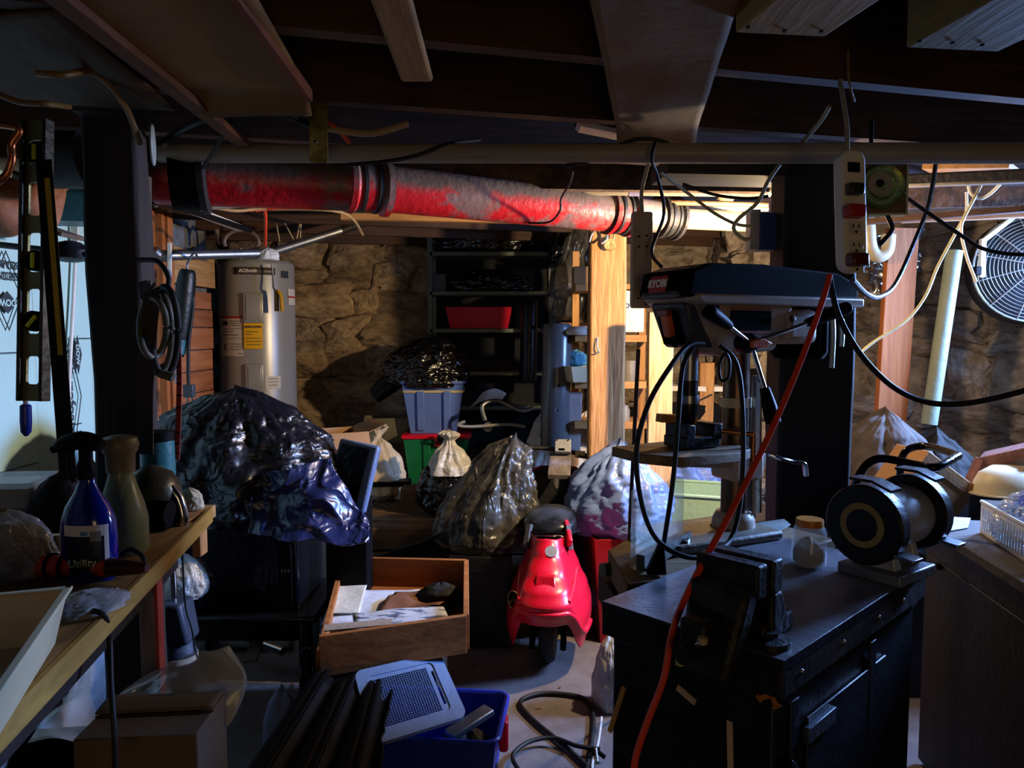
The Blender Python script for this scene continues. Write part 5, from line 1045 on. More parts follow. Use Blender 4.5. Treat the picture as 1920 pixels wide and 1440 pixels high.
# blue white bag over red bin, right of scooter
rb_ = V((.555, 3.66, 0)); mb = MB(yaw(rb_, 4)); openbox(mb, .36, .36, .52, .008, .04); single(mb, 'red_tub', DRED, 'dark red plastic tub right of the scooter under the plastic bag', 'tub', bevel=.012)
bag('milky_bag', V((.54, 3.67, .505)), .245, .215, .44, 38, mat('bluish_poly', '#6c82b8', .36, var=.15, bump=.15, bscale=8, crease=.55, crscale=11), 'large bluish white plastic bag over the red tub', folds=15, fo=.16, fine=.045)
bag('milky_bag', V((P(1110, 830, 4.6).x, 4.62, .44)), .22, .15, .56, 39, WHITEBAG, 'cream white bag heap below the pine post', folds=11, fo=.22)
bag('milky_bag', V((P(1280, 900, 4.6).x, 4.68, .44)), .26, .14, .38, 40, mat('bluish_poly', '#a8b2c8', .28), 'bluish plastic bag lying behind the drill press base', folds=11, fo=.22)
# shelves behind the pine post with tins
t = thing('wooden_shelving', 'rough wooden shelves with tins behind the pine post', 'shelf unit', V((P(1150, 700, 4.4).x, 4.4, .44)))
x0 = P(1075, 600, 4.4).x; x1 = P(1215, 600, 4.4).x
szs = [P(1150, y, 4.3).z for y in (533, 628, 715, 790)]
for z in szs: part(MB().box(((x0+x1)/2, 4.4, z-.02), (x1-x0, .26, .04)), 'shelf', PINE_X, t, bevel=.002)
for x in (x0+.02, x1-.02): part(MB().box((x, 4.5, 1.2), (.04, .06, 1.55)), 'upright', PINE_Z, t)
def onsh(px, i): return V((P(px, 600, 4.33).x, 4.34, szs[i]))
pc_ = onsh(1180, 1); t = thing('paint_tin', 'square cream paint tin with blue lettering on the wooden shelf', 'paint tin', pc_)
part(MB().box(pc_+V((0, 0, .14)), (.15, .14, .25)), 'body', mat('cream_tin', '#d8d2c2', .5), t, bevel=.006); part(MB().cyl(pc_+V((0, 0, .26)), pc_+V((0, 0, .29)), .03), 'cap', WHITEP, t)
text('Cov', .055, frame3(pc_+V((-.03, -.0708, .17)), (1, 0, 0), (0, 0, 1)), mat('blue_print', '#20305e', .6), t, bold=.001)
wt_ = onsh(1182, 2); single(MB().lathe([(0, 0), (.05, 0), (.05, .11), (.045, .12), (0, .12)], wt_), 'grey_tin', mat('grey_tin', '#7c7468', .5), 'grey tin on the middle wooden shelf', 'tin')
single(MB().lathe([(0, 0), (.022, 0), (.022, .07), (.01, .085), (0, .085)], wt_+V((-.085, -.03, 0))), 'white_pot', WHITEP, 'small white pot beside the grey tin', 'pot')
lt = onsh(1085, 2); mb = MB(yaw(lt+V((.0, -.06, .0)), 15)); openbox(mb, .17, .2, .09, .005, .02); single(mb, 'cream_tub', CREAMP, 'cream plastic tub at left of the wooden shelf', 'tub', bevel=.008)
bag('blue_rag', onsh(1084, 2)+V((.0, .05, .09)), .07, .05, .09, 51, mat('cyan_cloth', '#5aa0b8', .8), 'light blue rag on the wooden shelf left of the pine post', 'rag')
single(MB().lathe([(0, 0), (.1, 0), (.11, .02), (.1, .035), (.05, .05), (0, .052)], onsh(1090, 1)), 'white_dish', WHITEP, 'shallow white dish on the wooden shelf left of the pine post', 'dish')
single(MB().box(onsh(1090, 0)+V((0, 0, .05)), (.1, .12, .1)), 'small_carton', CARD, 'small cardboard carton on the top wooden shelf', 'box', bevel=.003)
single(MB().lathe([(0, 0), (.04, 0), (.042, .06), (.03, .09), (0, .1)], onsh(1170, 3)), 'glass_jar', mat('jar_grey', '#8a8478', .3), 'grey jar on the lowest wooden shelf', 'jar')
# ================================================================ METAL TOOL CABINET BENCH
CZt = .90
pC = PZ(1470, 1240, CZt); pR = PZ(1738, 1064, CZt); pL = PZ(1150, 1118, CZt)
ur = (pR-pC).normalized(); ul = V((-ur.y, ur.x, 0)); Lr = (pR-pC).length; Ll = (pL-pC).dot(ul)
Mc = Matrix(((ur.x, ul.x, 0, pC.x), (ur.y, ul.y, 0, pC.y), (0, 0, 1, 0), (0, 0, 0, 1)))   # x along right edge, y along front edge (to the left)
t = thing('tool_cabinet', 'dark metal workbench cabinet with dusty top and hasp', 'cabinet', pC-V((0, 0, CZt)))
CM = mat('worn_navy_metal', '#23262e', .42, .35, hex2='#12141a', mix=(.3, .7), scale=7, bump=.1, bscale=60, dust=('#84868e', .5, 1.0))
def cmb(): return MB(Mc)
part(cmb().box((Lr/2, Ll/2, CZt-.011), (Lr, Ll, .022)), 'top', CM, t, bevel=.002)
part(cmb().box((Lr/2, .008, CZt-.045), (Lr, .012, .062)), 'top_lip', mat('rusty_lip', '#3c3430', .5, .3, hex2='#1c1a1c', dust=('#6c6e78', .8, 1.4)), t, bevel=.002)
part(cmb().box((Lr/2, Ll-.008, CZt-.045), (Lr, .012, .062)), 'top_lip', CM, t, bevel=.002); part(cmb().box((.008, Ll/2, CZt-.045), (.012, Ll, .062)), 'top_lip', CM, t, bevel=.002)
part(cmb().box((Lr/2+.002, Ll/2, .42), (Lr-.024, Ll-.05, .80)), 'body', CM, t, bevel=.004)
part(cmb().box((Lr/2+.01, .022, .806), (Lr-.03, .008, .012)), 'lip_ledge', CM, t)
for x in (.09, .62*Lr): part(cmb().box((x, .0195, .42), (.035, .006, .74)), 'door_stile', CM, t, bevel=.002)
part(cmb().box((.20, .015, .70), (.13, .014, .032)), 'label_holder', mat('pale_worn_metal', '#4c525e', .4, .5), t, bevel=.002)
dr_ = part(cmb().box((.36, .0205, .42), (.42, .006, .62)), 'door', CM, t, bevel=.002)
for q in (.05, .3, .55, .75): part(cmb().lathe([(0, 0), (.005, 0), (.003, .004), (0, .0045)], (Lr*q+.04, .002, CZt-.045), (0, -1, 0), 12), 'rivet', STEEL, t)
# hasp + padlock
hp_ = PZ(1530, 1335, .72); hl = Mc.inverted()@P(1545, 1345, 1.45)
hx = .06
part(cmb().bar((hx-.01, .012, .67), (hx+.05, .006, .60), .04, .012, (0, -1, 0)), 'hasp', BMETAL, t, bevel=.003)
part(cmb().tube([(hx+.025, -.005, .62), (hx+.03, -.02, .63), (hx+.045, -.02, .615), (hx+.045, -.005, .60)], .005, 8), 'shackle', CHROME, t)
part(cmb().box((hx+.045, -.022, .565), (.035, .028, .06)), 'padlock_body', mat('dark_brass', '#26262c', .35, .6), t, bevel=.005)
# front face: strips of tape, orange letter, knob
def onfront(px, py):   # ray with the front plane (local x = .012)
    n = ur; o = pC+ur*.0125; d = ray(px, py); return CAM+d*((o-CAM).dot(n)/d.dot(n))
def tape(x0, y0, x1, y1, w, m, lb): a, b = onfront(x0, y0), onfront(x1, y1); part(MB().bar(a, b, w, .003, tuple(ur)), 'tape_strip', m, t, label=lb)
TP = mat('masking_tape', '#b59c7a', .7); TY = mat('yellow_stick', '#b0843c', .6)
tape(1270, 1288, 1304, 1318, .014, TP, 'short beige tape strip'); tape(1368, 1352, 1370, 1450, .012, TP, 'long beige tape strip'); tape(1170, 1288, 1143, 1372, .011, TY, 'yellow wooden strip')
OL = mat('orange_letter', '#a8641a', .6)
lm = MB()
for x0, y0, x1, y1, w in ((1436, 1284, 1458, 1326, .010), (1446, 1304, 1424, 1309, .009), (1432, 1288, 1446, 1283, .012), (1450, 1328, 1463, 1322, .006), (1419, 1303, 1428, 1316, .008)): lm.bar(onfront(x0, y0), onfront(x1, y1), w, .002, tuple(ur))
part(lm, 'stencil_letter', OL, t, label='orange stencilled letter')
kn = onfront(1291, 1242); part(MB().lathe([(0, 0), (.011, 0), (.011, .008), (.007, .014), (0, .015)], kn, tuple(-ur), 16), 'knob', mat('cream_knob', '#a09468', .5), t)
# wooden stand with slab carrying the drill press (behind the cabinet)
wc = PZ(1365, 1000, .90); 
q0, q1, q2, q3 = PZ(1138, 1032, .90), PZ(1172, 1088, .90), PZ(1480, 1040, .90), PZ(1420, 975, .90)
q2 = V((wc.x+.30, wc.y-.05, .9)); q3 = V((wc.x+.16, wc.y+.16, .9)); q0 = PZ(1140, 1030, .9); q1 = PZ(1176, 1094, .9); q1b = PZ(1345, 1080, .9)
t = thing('drill_stand', 'thick wooden slab bench under the drill press', 'bench', V((wc.x, wc.y, 0)))
SLW = wood('dusty_slab_wood', '#8a6c44', '#54401f', X_)
slab = [q1, q1b+V((.0, .02, 0)), q2, q3, q0+V((.1, .16, 0)), q0]
part(MB().prism([p-V((0, 0, .07)) for p in slab], (0, 0, .07-.002)), 'slab', SLW, t, bevel=.004)
for p in (q0+V((.06, .05, 0)), q1+V((.05, .08, 0)), q3+V((-.05, -.06, 0)), q2+V((-.08, .0, 0))): part(MB().box((p.x, p.y, .415), (.06, .06, .83)), 'leg', DARKW, t)
part(MB().bar(q0+V((.0, .06, -.12)), q1+V((.02, .02, -.12)), .04, .08), 'apron', DARKW, t)
part(MB().cyl(q0+V((-.02, -.04, -.045)), q0+V((.02, -.02, -.045)), .018), 'dowel_end', mat('greenish_dowel', '#5c5a40', .6), t)

# ================================================================ DRILL PRESS
base = V((wc.x+.015, wc.y, .90)); hd = rad(180+26); Md = Matrix.Translation(base)@Matrix.Rotation(hd, 4, 'Z')@Matrix.Diagonal((1.06, 1.06, .925, 1))
t = thing('drill_press', 'grey and black bench drill press with red brand plate', 'drill press', base)
def dmb(): return MB(Md)
DG = mat('warm_grey_enamel', '#9a8b7a', .42, var=.06, bump=.03); DBK = mat('charcoal_plastic', '#050506', .8, bump=.02, spec=.06); DBG = mat('slate_plastic', '#34383e', .45)
COLM = mat('rusty_column', '#6a5442', .3, .75, hex2='#3a2a1e', mix=(.35, .65), scale=6, stretch=(6, 6, .5), bump=.1)
part(dmb().box((.10, 0, .014), (.36, .22, .028)), 'base', mat('dusty_grey_base', '#5a564c', .6, .3, dust=('#8a7c62', .7, 1.2)), t, bevel=.008)
part(dmb().lathe([(.06, .028), (.058, .05), (.05, .07), (.045, .075)], n=28), 'column_flange', DG, t)
part(dmb().cyl((0, 0, .03), (0, 0, .60), .036, n=32), 'column', COLM, t)
part(dmb().box((-.052, .018, .28), (.016, .012, .46)), 'rack_bar', STEEL, t)
rk = dmb()
for i in range(34): rk.box((-.043, .045, .075+i*.0062), (.014, .008, .003), Matrix.Rotation(.25, 3, 'Y'))
part(rk, 'rack_teeth', mat('pale_rack', '#b5b09a', .45, .5), t); part(dmb().box((-.04, .040, .28), (.016, .008, .42)), 'rack_rail', DG, t)
part(dmb().lathe([(.037, .41), (.042, .41), (.042, .44), (.037, .44)], n=28), 'depth_collar', CREAMP, t); part(dmb().box((-.045, .02, .425), (.02, .02, .026)), 'collar_screw', CREAMP, t)
# table
part(dmb().box((-.01, 0, .225), (.11, .10, .09)), 'table_bracket', DG, t, bevel=.012)
part(dmb().box((-.075, .0, .235), (.035, .05, .045)), 'bracket_lug', mat('dusty_lug', '#9a9480', .6), t, bevel=.004)
part(dmb().bar((.03, 0, .235), (.20, 0, .255), .06, .03), 'table_arm', DG, t)
part(dmb().prism([(.02, .09, .265), (.10, .135, .265), (.29, .135, .265), (.35, .04, .265), (.35, -.09, .265), (.06, -.12, .265), (.02, -.06, .265)], (0, 0, .03)), 'table', SLW, t, bevel=.003)
part(dmb().box((.16, .01, .315), (.12, .09, .035)), 'drill_vise_base', BMETAL, t, bevel=.004); part(dmb().box((.11, .01, .345), (.03, .09, .05)), 'drill_vise_jaw', BMETAL, t, bevel=.003); part(dmb().box((.2, .01, .345), (.03, .09, .05)), 'drill_vise_jaw', BMETAL, t, bevel=.003)
part(dmb().bar((.13, -.02, .375), (.24, -.03, .385), .03, .025), 'wood_scrap', PINE_X, t)
a = (.06, .05, .335); part(dmb().cyl((.12, .02, .35), (.02, .09, .335), .0085), 'copper_rod', mat('copper_handle', '#8c5c38', .3, .9), t); part(dmb().cyl((.02, .09, .34), (.025, .095, .225), .0085), 'copper_rod', mat('copper_handle', '#8c5c38', .3, .9), t)
part(dmb().tube([(-.09, 0, .245), (-.12, .0, .25), (-.15, .02, .235), (-.20, .02, .22), (-.235, .03, .21), (-.245, .03, .17)], .008, 10, 5), 'crank_handle', CHROME, t)
# head: along local x, front at +x
HB = dmb(); HB.hexa([(-.07, -.075, .59), (.13, -.075, .575), (.13, .075, .575), (-.07, .075, .59)], [(-.13, -.085, .735), (.225, -.08, .735), (.225, .08, .735), (-.13, .085, .735)])
part(HB, 'head_casting', DG, t, bevel=.014, bseg=3)
part(dmb().hexa([(.135, -.07, .60), (.205, -.06, .60), (.205, .06, .60), (.135, .07, .60)], [(.13, -.085, .735), (.245, -.075, .735), (.245, .075, .735), (.13, .085, .735)]), 'front_cover', DBG, t, bevel=.012, bseg=3)
part(dmb().box((.225, .0, .66), (.02, .075, .10), Matrix.Rotation(.22, 3, 'Y')), 'switch_plate', DBK, t, bevel=.004)
sw = part(dmb().box((.243, .008, .668), (.022, .03, .07), Matrix.Rotation(.22, 3, 'Y')), 'power_switch', mat('switch_orange', '#c8582a', .4), t, bevel=.005)
part(dmb().box((.255, .008, .705), (.018, .045, .02)), 'switch_guard', mat('switch_brown', '#7c2c18', .4), t, bevel=.004)
part(dmb().box((.215, 0, .612), (.008, .012, .022)), 'key_slot', BLACK, t)
# belt cover
prof = [(-.36, .755), (-.36, .80), (-.28, .835), (.0, .852), (.2, .845), (.255, .825), (.268, .76), (.26, .748)]
part(dmb().prism([(x, -.115 if x < .2 else -.09, z) for x, z in prof], (0, .21, 0)), 'belt_cover', DBK, t, bevel=.016, bseg=3)
part(dmb().prism([(-.37, -.118, .728), (.225, -.10, .728), (.25, -.09, .742), (.25, -.09, .757), (-.37, -.118, .757)], (0, .226, 0)), 'belt_tray', DG, t, bevel=.006)
part(dmb().hexa([(.2, -.092, .745), (.272, -.085, .745), (.272, .085, .745), (.2, .1, .745)], [(.2, -.09, .838), (.25, -.075, .832), (.25, .075, .832), (.2, .098, .838)]), 'nose_cover', DBG, t, bevel=.012, bseg=3)
nf = frame3(Md@V((.2685, 0, .789)), Md.to_3x3()@V((0, 1, 0)), V((0, 0, 1)))
nf = nf@Matrix.Rotation(rad(-13), 4, 'X')
mb = MB(nf); mb.box((0, 0, .002), (.075, .046, .004)); bp_ = part(mb, 'brand_plate', mat('brand_red', '#b01e1a', .45, var=.05), t, bevel=.002)
text('RYOBI', .029, nf@Matrix.Translation((0, 0, .0052)), WINK, bp_, bold=.0012)
# spec plate on the side facing the camera (local +y side)
part(dmb().box((.03, .083, .683), (.14, .006, .06)), 'data_plate', DBK, t, bevel=.002); part(dmb().box((.03, .084, .718), (.14, .006, .004)), 'plate_stripe', mat('stripe_red', '#8a2a1a', .5), t); part(dmb().box((.03, .084, .648), (.12, .006, .004)), 'plate_stripe', mat('stripe_red', '#8a2a1a', .5), t)
# motor behind column
part(dmb().box((-.155, .03, .665), (.12, .12, .11)), 'motor_mount', DG, t, bevel=.022, bseg=3); part(dmb().lathe([(0, 0), (.011, 0), (.009, .006), (0, .007)], Md.inverted()@(Md@V((-.11, .091, .69))), (0, 1, 0), 12), 'motor_bolt', mat('rust_bolt', '#5a3a2a', .5, .6), t)
part(dmb().lathe([(0, .56), (.07, .56), (.08, .58), (.08, .72), (0, .725)], (-.255, -.02, 0), n=32), 'motor', DBK, t)
for x, y, z0, z1 in ((-.30, .06, .53, .69), (-.36, .04, .60, .69)): part(dmb().tube([(x, y, z1), (x-.004, y, z1-.06), (x-.002, y, z0)], .007, 8), 'bracket_rod', mat('pale_rod', '#a8a898', .4, .3), t)
# quill, chuck
part(dmb().cyl((.165, 0, .50), (.165, 0, .60), .024, n=28), 'quill', STEEL, t)
part(dmb().lathe([(.012, .36), (.016, .37), (.026, .40), (.027, .44), (.024, .47), (.024, .5)], (.165, 0, 0), n=28), 'chuck', mat('dark_chuck', '#2a2624', .3, .8), t); part(dmb().lathe([(.028, .43), (.029, .445), (.028, .455)], (.165, 0, 0), n=28), 'chuck_ring', STEEL, t); part(dmb().cyl((.165, 0, .31), (.165, 0, .37), .004), 'drill_bit', STEEL, t)
# feed handles on hub at +y side
hub_ = V((.06, .095, .615)); part(dmb().lathe([(0, -.01), (.03, -.01), (.03, .02), (.02, .034), (0, .036)], hub_, (0, 1, 0), 24), 'feed_hub', mat('dark_hub', '#1a1818', .35, .6), t)
part(dmb().prism([hub_+V((-.03, .036, -.012)), hub_+V((-.05, .036, .0)), hub_+V((-.02, .036, .014)), hub_+V((.02, .036, .008)), hub_+V((.02, .036, -.014))], (0, .012, 0)), 'orange_lever', mat('lever_orange', '#c8601e', .45), t, bevel=.003)
for dx, dz in ((-.155, .06), (-.012, -.13), (.11, .05)):
    d = V((dx, .03, dz)); L_ = d.length; e = hub_+V((0, .03, 0))+d
    part(dmb().cyl(hub_+V((0, .02, 0)), e, .006, n=12), 'feed_arm', CHROME, t)
    part(dmb().tube([e, e+d*.25, e+d*.55, e+d*.75, e+d*.8], .017, 14, 4, taper=lambda q: (.55+.65*math.sin(PI*min(1, q*.9+.1)*.75))*(1 if q < .97 else .3)), 'feed_grip', BLACK, t)
# power cord loops
cp = lambda *L_: [P(x, y, Y) for x, y, Y in L_]
part(MB().tube(cp((1320, 645, 1.93), (1290, 648, 1.9), (1255, 690, 1.85), (1215, 760, 1.82), (1193, 850, 1.8), (1205, 950, 1.78), (1235, 1015, 1.76), (1290, 1045, 1.74), (1340, 1035, 1.78), (1375, 1000, 1.85), (1392, 900, 1.9), (1392, 760, 1.93), (1380, 680, 1.95), (1350, 648, 1.95)), .0065, 10, 8), 'power_cord', RUBBER, t)
part(MB().tube(cp((1300, 650, 1.92), (1280, 690, 1.9), (1272, 780, 1.88), (1262, 900, 1.86), (1246, 1010, 1.84), (1238, 1050, 1.82)), .0065, 10, 8), 'power_cord', RUBBER, t)
pgp = P(1234, 1055, 1.81); part(MB().hexa([pgp+V(p) for p in ((-.03, -.015, -.028), (.02, -.015, -.028), (.02, .02, -.028), (-.03, .02, -.028))], [pgp+V(p) for p in ((.0, -.01, .05), (.014, -.01, .05), (.014, .01, .05), (.0, .01, .05))]), 'plug', BLACK, t, bevel=.005)
part(MB().tube(cp((1355, 668, 1.9), (1348, 690, 1.9), (1352, 712, 1.9), (1365, 708, 1.9), (1368, 680, 1.9), (1362, 664, 1.9)), .004, 8, 6, True), 'cable_loop', RUBBER, t)

# acrylic sheet and fence on the slab
g0 = PZ(1182, 1066, .905); g1 = PZ(1272, 1018, .905); g0.z = g1.z = .905; gh = .20
t = thing('acrylic_sheet', 'thick clear acrylic guard standing on a bolted aluminium angle', 'acrylic guard', g0)
part(MB().prism([g0, g1, g1+V((.0, 0, gh*.95)), g0+V((0, 0, gh))], (g1-g0).cross(V((0, 0, 1))).normalized()*.014), 'sheet', mat('clear_acrylic', '#c4c8b8', .06, var=0, bump=0, alpha=.30, spec=.8), t)
u_ = (g1-g0).normalized(); nn = u_.cross(V((0, 0, 1))).normalized()
part(MB().bar(g0+nn*.008+V((0, 0, .1)), g0+nn*.008+V((0, 0, .0))+V((0, 0, gh))*0, .018, .018, tuple(nn)), 'edge', mat('cream_edge', '#b9b290', .5), t) if False else None
part(MB().bar(g0+nn*.028+V((0, 0, .02)), g1+nn*.028+V((0, 0, .02)), .022, .04), 'angle_bar', mat('dusty_aluminium', '#55544e', .5, .6), t)
for q in (.22, .82): p = g0.lerp(g1, q)+nn*.042+V((0, 0, .025)); part(MB().lathe([(0, 0), (.008, 0), (.008, .012), (0, .012)], p, tuple(nn), 8), 'bolt', CHROME, t)
single(MB().prism([PZ(x, y, .91) for x, y in ((1400, 985), (1470, 975), (1482, 985), (1460, 998), (1405, 992))], (0, 0, .004)), 'paper_scrap', mat('grey_scrap', '#8a948e', .6), 'pale grey sheet scrap beside the drill press column', 'paper')
# teal tote behind
tt = V((P(1318, 985, 4.05).x, 4.12, 0)); t = thing('mint_tote', 'mint green open tote behind the drill press', 'storage bin', tt)
zt = P(1312, 930, 3.92).z
mb = MB(yaw(tt, -18)); openbox(mb, .42, .40, zt, .006, .05); part(mb, 'tub', mat('mint_plastic', '#9ab89a', .42, var=.06), t, bevel=.014); mb = MB(yaw(tt, -18)); mb.tube([(x, y, zt-.004) for x, y in rrect(-.21, -.20, .21, .20, .04, 5)], .010, 8, 0, True); part(mb, 'rim', mat('mint_plastic', '#9ab89a', .42), t)
# thin stick leaning
single(MB().cyl(P(1197, 655, 2.3), PZ(1132, 1275, .0)+V((.03, -.3, .02)), .0065), 'thin_rod', wood('brown_rod', '#4e3826', '#302014', Z_), 'long thin brown rod leaning left of the drill press', 'rod')
# ================================================================ VISE
vz = .90; v0 = PZ(1490, 1205, vz)
Mv = Matrix(((ur.x, ul.x, 0, pC.x), (ur.y, ul.y, 0, pC.y), (0, 0, 1, 0), (0, 0, 0, 1)))
t = thing('bench_vise', 'heavy cast iron bench vise bolted to the cabinet corner', 'vise', Mv@V((.12, .12, .9)))
VM = mat('worn_cast_iron', '#33342f', .5, .6, hex2='#191815', mix=(.35, .65), scale=10, bump=.35, bscale=50, dust=('#5a5e68', .7, 1.35))
VS = Mv@Matrix.Translation((.05, .05, .9))@Matrix.Scale(.78, 4)@Matrix.Translation((-.05, -.05, -.9))
def vmb(): return MB(VS)
# local: x away from camera along right edge, y to the left; vise axis along -x (jaw opening towards the camera/left)
part(vmb().lathe([(0, .9), (.05, .9), (.05, .915), (.035, .918), (0, .92)], (.055, .055, 0), n=24), 'mount_lug', VM, t); part(vmb().lathe([(0, .918), (.018, .919), (.018, .93), (0, .931)], (.055, .055, 0), n=6), 'mount_bolt', mat('black_bolt', '#0c0c0c', .5), t)
part(vmb().box((.12, .14, .925), (.16, .16, .05)), 'foot', VM, t, bevel=.01)
part(vmb().hexa([(.06, .05, .91), (.16, .05, .91), (.16, .24, .91), (.06, .24, .91)], [(.075, .06, 1.02), (.125, .06, 1.02), (.125, .23, 1.02), (.075, .23, 1.02)]), 'fixed_body', VM, t, bevel=.008)
part(vmb().box((.095, .145, 1.06), (.05, .175, .085)), 'fixed_jaw', VM, t, bevel=.005)
part(vmb().box((-.02, .15, .955), (.26, .07, .065)), 'slide', VM, t, bevel=.006)
part(vmb().hexa([(-.11, .085, .83), (-.03, .085, .83), (-.03, .215, .83), (-.11, .215, .83)], [(-.04, .065, 1.05), (.03, .065, 1.05), (.03, .235, 1.05), (-.04, .235, 1.05)]), 'moving_body', VM, t, bevel=.014)
part(vmb().box((.025, .15, 1.06), (.05, .175, .085)), 'moving_jaw', VM, t, bevel=.006)
part(vmb().cyl((-.19, .15, .915), (-.1, .15, .915), .022), 'screw_head', VM, t); part(vmb().cyl((-.15, .12, .95), (-.15, .18, .88), .007), 'tommy_bar', STEEL, t)
for p in ((-.15, .12, .95), (-.15, .18, .88)): part(vmb().lathe([(0, -.012), (.012, -.008), (.012, .008), (0, .012)], p, (0, 0, 1), 16), 'bar_knob', mat('cream_knob', '#a09468', .5), t)
# ================================================================ JAR
jz = PZ(1516, 1060, .9); t = thing('glass_jar', 'glass jar with orange lid holding dark bits on the cabinet', 'jar', jz)
part(MB().lathe([(.038, .002), (.043, .006), (.043, .085), (.038, .1), (.031, .108), (.031, .118), (.028, .118), (.028, .107), (.035, .098), (.040, .084), (.040, .008), (0, .006)], jz, n=36), 'jar', GLASS, t)
part(MB().lathe([(0, .122), (.033, .122), (.034, .118), (.034, .104), (.0325, .104), (.0325, .119), (0, .12)], jz, n=36), 'lid', mat('orange_lid', '#b8701c', .4), t)
part(bag_mb(jz+V((0, 0, .008)), .037, .037, .065, 15, folds=3, fo=.05, lump=.1), 'contents', mat('dark_bits', '#0a0908', .6, bump=.6, bscale=90), t)
# ================================================================ BENCH GRINDER
gz = PZ(1652, 1078, .90); Mg = Matrix.Translation(gz)@Matrix.Rotation(math.atan2(ur.y, ur.x)-rad(8), 4, 'Z')@Matrix.Diagonal((.80, 1.12, 1.12, 1))
# axis along local x: near wheel guard at -x, motor, far wheel at +x
t = thing('bench_grinder', 'double wheel bench grinder with grey motor and black guards', 'grinder', gz)
def gmb(): return MB(Mg)
GB = mat('grinder_black', '#0d0d0f', .42, .2, dust=('#3c3e44', .8, 1.4)); GG = mat('grinder_grey', '#a9aeb4', .35, .2, var=.25, bump=.06)
AX = .125
part(gmb().box((.03, 0, .012), (.22, .14, .024)), 'base', mat('pale_base', '#6c727c', .45, .4), t, bevel=.004)
for x in (-.03, .09): part(gmb().hexa([(x-.02, -.05, .024), (x+.02, -.05, .024), (x+.02, .05, .024), (x-.02, .05, .024)], [(x-.012, -.035, .08), (x+.012, -.035, .08), (x+.012, .035, .08), (x-.012, .035, .08)]), 'pedestal', GG, t, bevel=.004)
part(gmb().lathe([(.05, -.075), (.062, -.07), (.066, -.05), (.066, .1), (.062, .12), (.05, .125)], (.03, 0, AX), (1, 0, 0), 36), 'motor', GG, t)
for x, s_ in ((-.095, -1), (.175, 1)):
    part(gmb().lathe([(0, -.026), (.082, -.026), (.086, -.02), (.086, .02), (.082, .026), (0, .026)], (x, 0, AX), (1, 0, 0), 40), 'wheel_guard', GB, t)
    part(gmb().lathe([(.036, 0), (.048, 0), (.048, .003), (.036, .003)], (x+s_*.0262, 0, AX), (s_, 0, 0), 36), 'wheel_ring', mat('buff_ring', '#8a7848', .6), t)
    part(gmb().lathe([(0, 0), (.036, 0), (.034, .004), (0, .005)], (x+s_*.0262, 0, AX), (s_, 0, 0), 28), 'side_cap', GB, t)
    part(gmb().bar((x, -.07, AX-.05), (x, -.11, AX-.055), .06, .008), 'tool_rest', STEEL, t, bevel=.002)
    part(gmb().prism([(x-.03, -.06, AX+.085), (x-.03, -.02, AX+.10), (x-.03, .03, AX+.10), (x-.03, .03, AX+.094), (x-.03, -.02, AX+.094), (x-.03, -.06, AX+.079)], (.06, 0, 0)), 'spark_guard', GB, t)
part(gmb().lathe([(.05, .0), (.07, .002), (.072, .018), (.05, .02)], (.215, 0, AX-.0), (1, 0, 0), 36), 'wire_wheel', mat('wire_bristle', '#3c3c40', .5, .6, bump=.8, bscale=200), t)
# D-shaped tube frame behind the grinder
hy = PZ(1640, 1000, .9).y+.25
t = thing('tube_handle', 'bent black steel tube handle frame behind the grinder', 'tube frame', P(1615, 950, 2.25))
part(MB().tube(cp((1600, 925, 2.2), (1612, 890, 2.2), (1632, 866, 2.2), (1660, 860, 2.18), (1720, 872, 2.12), (1755, 876, 2.08), (1790, 858, 2.15), (1792, 852, 2.2), (1745, 838, 2.4), (1715, 838, 2.45), (1695, 850, 2.45), (1688, 880, 2.45), (1690, 940, 2.45)), .012, 12, 6), 'tube', mat('black_gloss_tube', '#15161a', .18, .7), t)
for x, Y in ((1600, 2.2), (1690, 2.45)): p = P(x, 930, Y); part(MB().cyl((p.x, p.y, 0), p, .011), 'leg', mat('black_gloss_tube', '#15161a', .18, .7), t)
# ================================================================ RIGHT TABLE
e0 = PZ(1722, 972, .86); e1 = PZ(1895, 1078, .86); ud = (e1-e0).normalized(); un = V((-ud.y, ud.x, 0))
if un.x < 0: un = -un
t = thing('side_table', 'dark cupboard with grey top at the right edge', 'cupboard', V((e0.x, e0.y, 0)))
TPW = wood('grey_tabletop', '#5c544e', '#3a342e', X_)
e1 = e0+ud*.75; part(MB().hexa([p-V((0, 0, .03)) for p in (e0, e1, e1+un*.62, e0+un*.62)], [p for p in (e0, e1, e1+un*.62, e0+un*.62)]), 'top', TPW, t, bevel=.003)
part(MB().hexa([V((p.x, p.y, .02)) for p in (e0+un*.02+ud*.02, e1+un*.02-ud*.02, e1+un*.6-ud*.02, e0+un*.6+ud*.02)], [V((p.x, p.y, .83)) for p in (e0+un*.02+ud*.02, e1+un*.02-ud*.02, e1+un*.6-ud*.02, e0+un*.6+ud*.02)]), 'carcass', mat('near_black_paint', '#0b0b0d', .6), t, bevel=.003)
part(MB().bar(e0+ud*.06+un*.018-V((0, 0, .44)), e1-ud*.06+un*.018-V((0, 0, .44)), .006, .66), 'door', mat('near_black_paint', '#0b0b0d', .6), t, bevel=.003)
kp = e0+ud*.15-V((0, 0, .12)); part(MB().lathe([(0, 0), (.01, 0), (.012, .012), (0, .016)], kp+un*.016, tuple(-un), 14), 'knob', BLACK, t)
